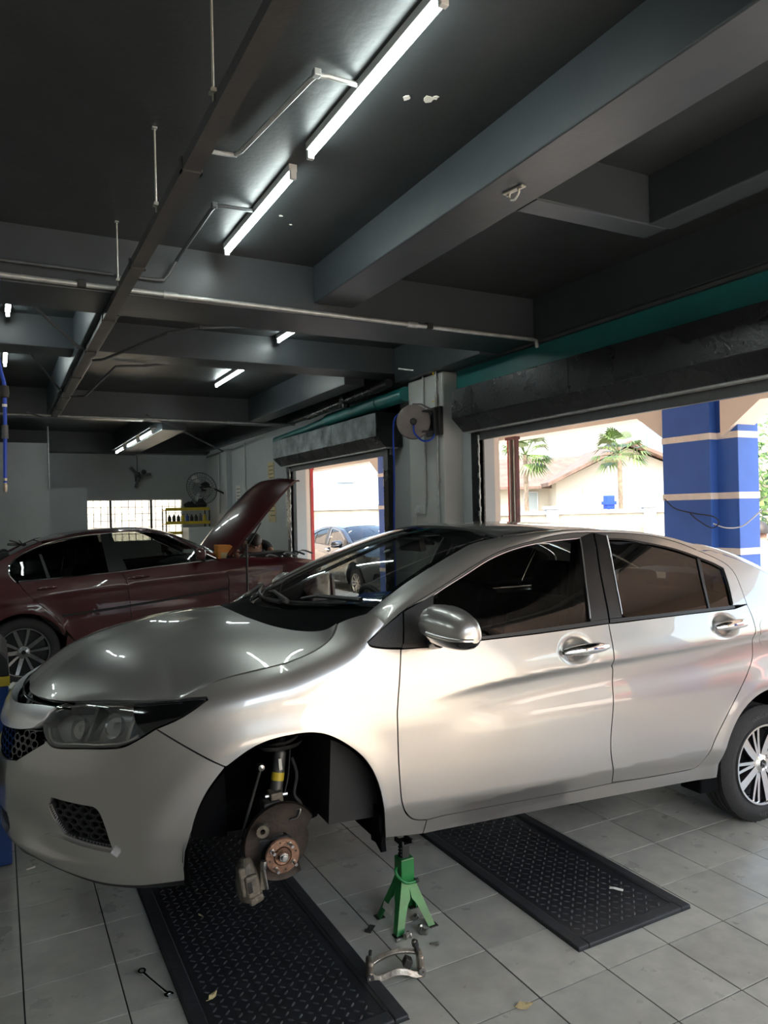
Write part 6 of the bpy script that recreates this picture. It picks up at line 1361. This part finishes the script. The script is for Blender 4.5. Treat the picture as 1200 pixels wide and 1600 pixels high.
for k,(x,z,w_,lb) in enumerate(((1.30,1.795,.26,'low dark bundle on the top of the rack'),(1.52,1.795,.22,'tall dark bundle on the top right of the rack'))):
    e=empty('bag',(x,13.15,z),label=lb,cat='bag',group='bundles on the rack'); 
    V=[];F=[]; n=14
    for i in range(7):
        for j in range(n): a=2*PI*j/n; r=(math.sin(PI*(i+.35)/6.8)**.6); V.append((w_/2*r*math.cos(a)*(1+.15*math.sin(3*a+i)),.13*r*math.sin(a),(.15+.05*k)*i/6*(1+.12*math.sin(2*a))))
    for i in range(6):
        for j in range(n): F.append((i*n+j,i*n+(j+1)%n,(i+1)*n+(j+1)%n,(i+1)*n+j))
    F+=[tuple(range(n))[::-1],tuple(range(6*n,7*n))]; MB().add(V,F).build('sack','cloth_black',e,smooth=True); MB().tube([(0,0,.14+.05*k),(.05,0,.19+.05*k),(.10,0,.14+.05*k)],.008,6).build('strap','tool_black',e)
# notices on the right wall
for k,(y,z,w_,h_,m_,lb) in enumerate(((9.87,2.36,.30,.36,'paper_tan','tan notice on the wall above the raised bonnet'),(9.85,1.74,.36,.42,'paper_tan','pale notice on the wall below the tan one'),(9.07,1.76,.22,.62,'paper','tall white paper strip beside the far shutter'),(11.78,2.05,.30,.36,'paper','small dark-printed poster near the wall fan'))):
    e=empty('wall_notice',(XW-.004,y,z),label=lb,cat='notice'); MB().bb(-.004,.0,-w_/2,w_/2,-h_/2,h_/2).build('sheet',m_,e)
    for q in range(4): MB().bb(-.0052,-.004,-w_*.38,w_*(.38-.12*(q%2)),h_*(.30-.18*q)-.008,h_*(.30-.18*q)+.008).build('printed_line','conduit_dark',e)
# conduits on far walls
tag(MB().tube([(XW-.02,13.07,1.7),(XW-.02,13.07,2.95),(XW-.02,13.9,3.0)],.016,8).build('conduit','white_metal',None,smooth=True),'white conduit down the far right wall near the fan','conduit')
tag(MB().tube([(XW-.02,11.27,1.3),(XW-.02,11.27,3.0)],.014,8).build('conduit','white_metal',None,smooth=True),'thin conduit down the right wall behind the bonnet','conduit')
tag(MB().tube([(.45,YB-.03,3.0),(1.85,YB-.03,3.02)],.02,8).build('conduit','white_metal',None,smooth=True),'white conduit along the top of the back wall','conduit')
tag(MB().tube([(-1.34,12.8,3.36),(-1.34,12.8,2.20)],.014,8).build('conduit','conduit',None,smooth=True),'conduit dropping down the edge of the left partition','conduit')
# ================================================================== people
def skin_obj(name,pts,edges,rad,m,parent,root=0,sub=2):
    me=bpy.data.meshes.new(name); me.from_pydata(pts,edges,[]); me.update(); o=link(name,me,m,parent)
    md=o.modifiers.new('skin','SKIN'); md.use_smooth_shade=True
    if not me.skin_vertices: pass
    for i,r in enumerate(rad): me.skin_vertices[0].data[i].radius=(r if not isinstance(r,tuple) else r[0],r if not isinstance(r,tuple) else r[1])
    me.skin_vertices[0].data[root].use_root=True
    s=o.modifiers.new('sub','SUBSURF'); s.levels=sub; s.render_levels=sub
    return o
def person(loc,rz,label,joints,shirt,pants,group=None,hairlen=.0):
    """joints: dict of named points in the person's frame (faces +x)"""
    e=empty('person',loc,rz,label=label,cat='person'); J=joints
    names=['pelvis','waist','chest','neck','head0','head1','hipL','kneeL','ankL','toeL','hipR','kneeR','ankR','toeR','shL','elL','wrL','shR','elR','wrR']
    rad=dict(pelvis=(.15,.12),waist=(.145,.11),chest=(.17,.12),neck=.058,head0=.082,head1=.092,hipL=.095,hipR=.095,kneeL=.062,kneeR=.062,ankL=.042,ankR=.042,toeL=.036,toeR=.036,shL=.062,shR=.062,elL=.044,elR=.044,wrL=.030,wrR=.030)
    ed=[('pelvis','waist'),('waist','chest'),('chest','neck'),('neck','head0'),('head0','head1'),('pelvis','hipL'),('hipL','kneeL'),('kneeL','ankL'),('ankL','toeL'),('pelvis','hipR'),('hipR','kneeR'),('kneeR','ankR'),('ankR','toeR'),('chest','shL'),('shL','elL'),('elL','wrL'),('chest','shR'),('shR','elR'),('elR','wrR')]
    pts=[J[n] for n in names]; E=[(names.index(a),names.index(b)) for a,b in ed]; R_=[rad[n] for n in names]
    # hands: palm and five bent fingers, each finger a chain of its own
    for s in 'LR':
        w=Vector(J['wr'+s]); d=(w-Vector(J['el'+s])).normalized(); side=d.cross(Vector((0,0,1))); side=side.normalized() if side.length>.1 else Vector((0,1,0)); dn=d.cross(side).normalized(); iw=names.index('wr'+s)
        pl_=len(pts); pts.append(tuple(w+d*.06)); R_.append((.036,.018)); E.append((iw,pl_))
        for k,(off,L) in enumerate(((-.030,.062),(-.010,.078),(.010,.074),(.028,.058))):
            a=len(pts); p0=w+d*.085+side*off; p1=p0+d*L*.5-dn*.008; p2=p0+d*L*.85-dn*.03; pts+= [tuple(p0),tuple(p1),tuple(p2)]; R_+=[.0105,.0095,.008]; E+=[(pl_,a),(a,a+1),(a+1,a+2)]
        a=len(pts); p0=w+d*.035+side*.038; pts+=[tuple(p0),tuple(p0+d*.03+side*.020-dn*.01),tuple(p0+d*.055+side*.018-dn*.025)]; R_+=[.013,.011,.009]; E+=[(pl_,a),(a,a+1),(a+1,a+2)]
    skin_obj('body',[tuple(p) for p in pts],E,R_,'skin',e)
    def cl(name,nm,edl,grow,m,ends):
        P=[];rr=[]
        for n in nm:
            p=Vector(J[n])
            if n in ends: q=Vector(J[ends[n][0]]); p=q.lerp(p,ends[n][1])
            P.append(tuple(p)); r=rad[n]; rr.append(tuple(x+grow for x in r) if isinstance(r,tuple) else r+grow)
        return skin_obj(name,P,[(nm.index(a),nm.index(b)) for a,b in edl],rr,m,e)
    cl('shirt',['pelvis','waist','chest','shL','elL','shR','elR'],[('pelvis','waist'),('waist','chest'),('chest','shL'),('shL','elL'),('chest','shR'),('shR','elR')],.016,shirt,{'elL':('shL',.7),'elR':('shR',.7)})
    cl('trousers',['pelvis','hipL','kneeL','ankL','hipR','kneeR','ankR'],[('pelvis','hipL'),('hipL','kneeL'),('kneeL','ankL'),('pelvis','hipR'),('hipR','kneeR'),('kneeR','ankR')],.014,pants,{'ankL':('kneeL',.95),'ankR':('kneeR',.95)})
    h0,h1=Vector(J['head0']),Vector(J['head1']); up=(h1-h0).normalized(); f=Vector(J['face']).normalized(); sd=up.cross(f).normalized(); c=h0.lerp(h1,.62)
    V=[];F=[]; n=20
    for i in range(9):
        t=PI*.62*i/8
        for j in range(n):
            a=2*PI*j/n; cut=1.0 if math.cos(a)<.35 else .55; tt=t*cut; V.append(c+up*(.128*math.cos(tt))+(f*math.cos(a)*.118+sd*math.sin(a)*.100)*math.sin(tt)-f*.008)
    for i in range(8):
        for j in range(n): F.append((i*n+j,i*n+(j+1)%n,(i+1)*n+(j+1)%n,(i+1)*n+j))
    MB().add(V,F).build('hair','hair',e,smooth=True)
    for s in (-1,1):
        MB().lathe([(0,0),(.018,.004),(.024,.010),(.020,.014),(0,.012)],c+sd*s*.088-up*.02,sd*s,12).build('ear','skin',e,smooth=True)
        MB().lathe([(0,.004),(.009,.002),(.011,-.004)],c+f*.088+sd*s*.034-up*.004,f,10).build('eye','tool_black',e,smooth=True)
    MB().add([c+f*.088+up*.01,c+f*.112-up*.035,c+f*.088-up*.04+sd*.016,c+f*.088-up*.04-sd*.016],[(0,1,2),(0,3,1),(1,3,2)]).build('nose','skin',e,smooth=True); MB().tube([c+f*.086-up*.066-sd*.022,c+f*.094-up*.068,c+f*.086-up*.066+sd*.022],.005,6).build('mouth','maroon',e,smooth=True)
    for s in 'LR':
        a,t=Vector(J['ank'+s]),Vector(J['toe'+s]); MB().box((a+t)/2+Vector((0,0,-.02)),((t-a).length+.10,.095,.085),(0,0,math.atan2((t-a).y,(t-a).x))).build('shoe','tool_black',e,bevel=.03,seg=3)
    return e
stand=dict(pelvis=(0,0,.90),waist=(.02,0,1.03),chest=(.07,0,1.22),neck=(.11,0,1.39),head0=(.14,0,1.46),head1=(.17,0,1.54),face=(1,0,-.25),hipL=(0,.09,.86),kneeL=(.04,.10,.48),ankL=(0,.11,.08),toeL=(.13,.12,.04),hipR=(0,-.09,.86),kneeR=(.05,-.10,.48),ankR=(.02,-.11,.08),toeR=(.15,-.12,.04),shL=(.07,.19,1.30),elL=(.14,.24,1.05),wrL=(.36,.16,1.02),shR=(.07,-.19,1.30),elR=(.14,-.24,1.05),wrR=(.36,-.16,1.02))
person((5.75,3.62,-.19),math.radians(35),'person in a light blue shirt standing outside beyond the blue pillar',stand,'cloth_blue','cloth_black')
lean=dict(pelvis=(-.10,0,.92),waist=(.02,0,1.04),chest=(.22,0,1.18),neck=(.36,0,1.26),head0=(.42,0,1.28),head1=(.50,0,1.30),face=(.5,0,-.9),hipL=(-.10,.09,.88),kneeL=(-.04,.11,.48),ankL=(-.10,.12,.08),toeL=(.03,.13,.04),hipR=(-.10,-.09,.88),kneeR=(-.02,-.11,.48),ankR=(-.08,-.12,.08),toeR=(.05,-.13,.04),shL=(.24,.20,1.25),elL=(.46,.26,1.10),wrL=(.66,.16,1.00),shR=(.24,-.20,1.25),elR=(.44,-.26,1.10),wrR=(.66,-.14,.99))
person((.98,8.30,0),math.radians(-95),'person in a dark shirt leaning into the red car\'s engine bay',lean,'cloth_black','cloth_black')
# ================================================================== red saloon with its bonnet up
TRr=math.radians(3.5)
rc=empty('saloon_car',label='dark red saloon with raised bonnet parked behind the silver car',cat='car')
rc.matrix_world=Matrix(((math.cos(TRr),0,-math.sin(TRr),-1.9936),(0,1,0,7.0425),(math.sin(TRr),0,math.cos(TRr),0),(0,0,0,1)))@Matrix.Translation((.34*math.sin(TRr)*1.0,0,.34*(1-math.cos(TRr)))) 
_p,_n=sweep(RS,np.array([[1.,.6]])); RFL=1 if _n[0][1]>0 else -1
NEAR=(-1,)
def rpanel(name,segs,m='red_paint',gap=.003,res=.05,off=0,lip=.015,sides=BOTH,par=None,holes=()):
    P=segs if isinstance(segs,np.ndarray) else shrink(seg_smooth(segs,.04),gap)
    return [Panel().patch(RS,P,holes,res,off,lip,RFL,sides=(s,)).build(name,m,par or rc) for s in sides]
D_=RED['dlo_top']; B_=RED['belt']; gR=RED['gapR']; gM=RED['gapM']; gF=RED['gapF']
bl=[B_[0],[.43,1.035],[.966,1.028],[1.29,1.037],[1.70,1.040],[1.97,1.042]]
low=.26
ra=[[0+.385*math.cos(a),.34+.385*math.sin(a)] for a in np.linspace(math.radians(-8),math.radians(188),26)]
fa=[[2.70+.375*math.cos(a),.34+.375*math.sin(a)] for a in np.linspace(math.radians(-8),math.radians(188),26)]
gRr=gR[:5]+[[.42,.47]]
rpanel('rear_door',[[bl[0],bl[1],bl[2]],gM+[[1.035,.40],[1.035,.34]],[[1.035,.34],[.60,.335],[.50,.36],[.42,.47]],gRr[::-1][0:1]+gR[:5][::-1],[gR[0],bl[0]]])
rpanel('front_door',[bl[2:5]+[[1.97,1.042]],[[1.97,1.042]]+gF[1:]+[[2.09,.50],[2.08,.35]],[[2.08,.35],[1.035,.34]],[[1.035,.34],[1.038,.654]]+gM[::-1][1:]])
rpanel('rocker_panel',[[[.41,.46],[.50,.352],[.60,.33],[1.035,.335],[2.08,.345]],[[2.08,.345],[2.32,.34]],[[2.32,.34],[2.33,.25]],[[2.33,.25],[.39,.235]],[[.39,.235],[.38,.30],[.41,.46]]])
rpanel('front_fender',[[[1.985,1.055],[2.1,1.046],[2.282,1.034],[2.564,1.01],[2.872,.975],[3.15,.915],[3.30,.86]],[[3.30,.86],[3.22,.72],[3.10,.62],fa[2]],fa[2:24],[fa[23],[2.32,.345]],[[2.32,.345],[2.08,.35]],[[2.08,.35],[2.09,.50]]+gF[1:][::-1],[gF[1],[1.985,1.055]]])
rpanel('quarter_panel',[gR[:5],[gR[4],[.40,.50],ra[3]],ra[3:24],[ra[23],[-.55,.50],[-.98,.52]],[[-.98,.52],[-1.06,.80],[-1.02,1.02]],[[-1.02,1.02],[-.80,1.06],[-.55,1.10]],[[-.55,1.10],[-.30,1.19],[-.06,1.30],[.06,1.345],[.25,1.415]],[[.25,1.415],[.267,1.383]],D_[:6][::-1],[D_[0],gR[0]]])
# bumpers
rpanel('rear_bumper',[[ra[22],[-.42,.30],[-1.10,.28]],[[-1.10,.28],[-1.14,.50]],[[-1.14,.50],[-.98,.515],[-.56,.495]],[[-.56,.495],ra[22]]])
MB().bb(-1.16,-1.05,-.72,.72,.30,1.0).build('tail_panel','red_paint',rc,bevel=.06,seg=4)
rpanel('front_bumper',[[fa[2],[3.10,.61],[3.22,.71],[3.33,.72]],[[3.33,.72],[3.50,.70]],[[3.50,.70],[3.50,.26]],[[3.50,.26],[3.10,.24],fa[0]],[fa[0],fa[2]]])
MB().bb(3.36,3.52,-.66,.66,.28,.70).build('bumper_beam','red_paint',rc,bevel=.05,seg=4)
for o in rpanel('headlamp',[[[3.24,.73],[3.50,.71]],[[3.50,.71],[3.50,.80]],[[3.50,.80],[3.31,.85]],[[3.31,.85],[3.24,.73]]],'lens'): pass
# glass, pillars, trim
rg=RED['rg_right']; fg=RED['fg_left']; cd=RED['cdiv']
top_r=D_[2:9]; 
rpanel('rear_window',[[[.012,1.047],[-.05,1.11],[-.056,1.17],[-.028,1.225],[.063,1.297],[.267,1.372],[.474,1.412],[.683,1.428],[.832,1.430]],[[.832,1.430],[.86,1.04]],[[.86,1.04],[.43,1.043],[.012,1.047]]],'glass_tint_dark',0,.1,-.008,0)
rpanel('front_window',[[[.937,1.43],[1.118,1.430],[1.364,1.395],[1.524,1.336],[1.678,1.242],[1.836,1.148],[1.985,1.055]],[[1.985,1.055],[1.70,1.047],[1.05,1.036]],[[1.05,1.036],[.937,1.43]]],'glass_tint',0,.1,-.008,0)
rpanel('pillar_trim',[[[.832,1.434],[.94,1.436]],[[.94,1.436],[1.045,1.034]],[[1.045,1.034],[.86,1.036]],[[.86,1.036],[.832,1.434]]],'trim_black',0,.06,-.002,.006)
rpanel('window_divider',[[[.222,1.29],[.245,1.29]],[[.245,1.29],[.302,1.045]],[[.302,1.045],[.272,1.045]],[[.272,1.045],[.222,1.29]]],'trim_black',0,.06,-.002,.006)
def rtube(name,uv,r,m,off=.003,step=.04,sides=BOTH):
    for s in sides:
        p,n=sweep(RS,np.array(seg_smooth([uv],step).tolist()+[list(uv[-1])])); q=p+n*RFL*off; pts=[(a[0],a[1]*s,a[2]) for a in q]
        MB().tube(pts,r,6).build(name,m,rc,smooth=True)
rtube('window_trim',D_,.0075,'chrome'); rtube('belt_trim',bl,.0075,'chrome')
rtube('side_moulding',[[.375,.652],[1.0,.662],[1.6,.685],[2.09,.71]],.012,'trim_black',.0)
for pts in (RED['handleR'],RED['handleF']):
    for s in BOTH:
        V=[]
        for t in np.linspace(0,1,7):
            u=pts[0][0]+(pts[1][0]-pts[0][0])*t; z=(pts[0][1]+pts[1][1])/2; p,n=sweep(RS,np.array([[u,z]])); q=p[0]+n[0]*RFL*(.004+.026*math.sin(PI*t)**.5); V.append((q[0],q[1]*s,q[2]))
        MB().tube(V,[.008,.013,.014,.014,.014,.013,.008],8).build('door_handle','red_paint',rc,smooth=True)
# roof, screens: surface between the side lines
RZ=([-1.1,-.8,-.5,-.13,.2,.5,.85,1.2,1.45,1.65,1.85,2.1,2.3],[1.03,1.07,1.11,1.265,1.415,1.468,1.485,1.475,1.44,1.375,1.275,1.15,1.055])
def RR(x,y): x=np.asarray(x,float); y=np.asarray(y,float); return np.stack([x,y,_ip(x+.16*y*y*_ss(1.2,1.9,x)-.10*y*y*_ss(.2,-.3,x),*RZ)-.10*y*y],-1)
_p,_n=sweep(RR,np.array([[1.,.2]])); rr_=1 if _n[0][2]>0 else -1
def rtop(name,P,m,off=0,lip=.0,par=None): return Panel().patch(RR,np.array(P,float),(),.07,off,lip,rr_,sides=BOTH,openl=lambda p:p[1]<1e-4).build(name,m,par or rc)
rtop('roof',[[.22,0],[.24,.30],[.27,.56],[.6,.60],[1.0,.60],[1.30,.585],[1.36,.40],[1.40,.2],[1.42,0]],'red_paint',0,.01)
rtop('windscreen',[[1.43,0],[1.41,.2],[1.37,.40],[1.31,.585],[1.7,.64],[2.02,.69],[2.12,.4],[2.18,.2],[2.20,0]],'glass_clear',-.004)
rtop('rear_screen',[[.21,0],[.23,.3],[.26,.555],[-.1,.57],[-.42,.58],[-.50,.3],[-.52,0]],'glass_tint_dark',-.004)
rtop('boot_lid',[[-.53,0],[-.51,.3],[-.44,.58],[-.6,.66],[-1.0,.66],[-1.08,.3],[-1.10,0]],'red_paint',0,.02)
# roof side strips
dl=[tuple(map(float,RS(*g))) for g in [[.25,1.415]]+D_[6:]]; rl=[tuple(map(float,RR(np.array(x),np.array(y)))) for x,y in ((.27,.56),(.48,.585),(.69,.60),(.85,.60),(1.12,.60),(1.31,.585),(1.50,.61),(1.66,.635),(1.85,.665),(2.02,.69))]
for s in BOTH: Panel().strip([tuple(p) for p in crom(dl,4)],[tuple(p) for p in crom(rl,4)],5,.018,(0,.7,.7),(s,)).build('cant_rail','red_paint',rc)
dl2=[tuple(map(float,RS(*g))) for g in ([.25,1.415],[.06,1.345],[-.06,1.30],[-.30,1.19],[-.55,1.10])]; rl2=[tuple(map(float,RR(np.array(x),np.array(y)))) for x,y in ((.26,.555),(.08,.565),(-.1,.57),(-.28,.575),(-.46,.585))]
for s in BOTH: Panel().strip([tuple(p) for p in crom(dl2,4)],[tuple(p) for p in crom(rl2,4)],5,.015,(-.2,.6,.7),(s,)).build('rear_pillar','red_paint',rc)
# small dark aerial mess on the rear of the roof
MB().tube([(.10,-.46,1.38),(.02,-.50,1.43),(-.03,-.52,1.45)],.008,6).tube([(.12,-.44,1.39),(.02,-.47,1.40),(-.05,-.50,1.41)],.012,6).tube([(.10,-.45,1.38),(.06,-.47,1.44)],.006,6).build('aerial','trim_black',rc,smooth=True)
# raised bonnet
he=[(2.18,1.06),(2.28,1.155),(2.40,1.275),(2.55,1.42),(2.69,1.558),(2.84,1.705),(2.98,1.825),(3.06,1.875),(3.115,1.875)]
V=[];F=[]; ny=15
for i,(x,z) in enumerate(he):
    t=i/(len(he)-1)
    for j in range(ny):
        s=-1+2*j/(ny-1); y=s*(.76-.02*t-.10*max(0,t-.75)); b=.150*(1-abs(s)**2.2)*math.sin(PI*min(1,.25+.75*t))**.5; V.append((x-b*.72-(.06*(1-s*s) if t>.9 else 0)*-.6,y,z+b*.70))
n0=len(V); V+=[(x+.022,y*.985,z-.022) for x,y,z in V]
for i in range(len(he)-1):
    for j in range(ny-1):
        a=i*ny+j; F+=[(a,a+1,a+ny+1,a+ny),(n0+a,n0+a+ny,n0+a+ny+1,n0+a+1)]
for j in range(ny-1): a=(len(he)-1)*ny+j; F+=[(j,n0+j,n0+j+1,j+1),(a,a+1,n0+a+1,n0+a)]
for i in range(len(he)-1): a=i*ny; b=a+ny-1; F+=[(a,a+ny,n0+a+ny,n0+a),(b,n0+b,n0+b+ny,b+ny)]
bo=MB().add(V,F).build('bonnet','red_paint',rc,smooth=True,angle=50)
for k in range(4): MB().box((2.50+k*.012,-.28-k*.02,1.395+k*.012),(.004,.10,.05),(0,-.8,0)).build('bonnet_vent','trim_black',bo)
for s in BOTH: MB().tube([(2.35,.66*s,1.02),(2.62,.66*s,1.40)],[.012,.008],8).build('gas_strut','trim_black',rc,smooth=True)
# engine bay
MB().bb(2.20,3.30,-.70,.70,.55,.86).build('engine_bay','liner',rc,bevel=.02)
MB().box((2.85,0,.92),(.55,.45,.16)).build('engine_cover','trim_black',rc,bevel=.03)
for (x,y,z,r,h) in ((2.45,-.55,.86,.06,.12),(2.95,-.55,.84,.05,.11),(3.1,.35,.84,.07,.12),(2.5,.5,.86,.07,.14)): MB().cyl((x,y,z),(x,y,z+h),r,14).build('reservoir','plastic_dark',rc,bevel=.008)
for k in range(7): y=-.6+k*.03; MB().tube(crom([(2.4+k*.12,y,.93),(2.5+k*.12,y+.05,1.0),(2.62+k*.12,y,.95)],4),.012,6).build('hose','rubber' if k%2 else 'conduit',rc,smooth=True)
MB().prism([(2.16,1.06),(2.16,.80),(2.26,.80),(2.24,1.05)],-.72,.72,'y').build('scuttle','plastic_dark',rc)
# mirrors, cabin, wheels
for s in BOTH:
    m_=MB().box((1.80,.99*s,1.135),(.11,.17,.13),(0,0,.15*s)).build('wing_mirror','red_paint',rc,bevel=.045,seg=4); MB().tube([(1.83,.92*s,1.08),(1.86,.86*s,1.05)],.03,8).build('mirror_arm','trim_black',m_,smooth=True); MB().box((1.742,.99*s,1.135),(.004,.14,.10),(0,0,.15*s)).build('mirror_glass','chrome',m_)
MB().bb(-.3,2.1,-.80,.80,.28,.34).build('floor_pan','liner',rc)
for (x,y,w_) in ((1.25,.38,.52),(1.25,-.38,.52),(.35,0,1.35)):
    q=MB().box((x,y,.56),(.5,w_,.18)).build('seat_cushion','fabric_dark',rc,bevel=.05); MB().box((x-.32,y,.88),(.15,w_,.62),(0,-.22,0)).build('backrest','fabric_dark',q,bevel=.05)
    for d in ((0,) if w_<1 else (-.4,.4)): MB().box((x-.44,y+d,1.25),(.10,.27,.17)).build('headrest','fabric_dark',q,bevel=.04)
MB().prism([(1.62,.6),(1.66,.98),(1.85,1.03),(2.15,1.02),(2.15,.6)],-.75,.75,'y').build('dashboard','dash',rc,bevel=.02)
for s in BOTH: MB().prism([(.45,.36),(.1,.75),(.03,1.02),(1.95,1.02),(2.05,.36)],.80*s,.83*s,'y').build('door_card','dash',rc)
for (x,s,zz) in ((0,1,.34),(0,-1,.34),(2.70,1,.27),(2.70,-1,.27)):
    w=make_wheel(rc,(x,s*.79,zz),s,R=.335,rim=.238,w=.225,spokes='ten',text=None,bright='alloy_mid')
    n=22; V=[];F=[]
    for k in range(n+1):
        a=math.radians(-5)+math.radians(190)*k/n
        for y in (.86,.50): V.append((x+.395*math.cos(a),y*s,.34+.395*math.sin(a)))
    m=MB().add(V,[(2*k,2*k+2,2*k+3,2*k+1) for k in range(n)]); m.add([(V[2*k+1]) for k in range(n+1)],[tuple(range(n+1))]); m.build('arch_liner','liner',rc,smooth=False)
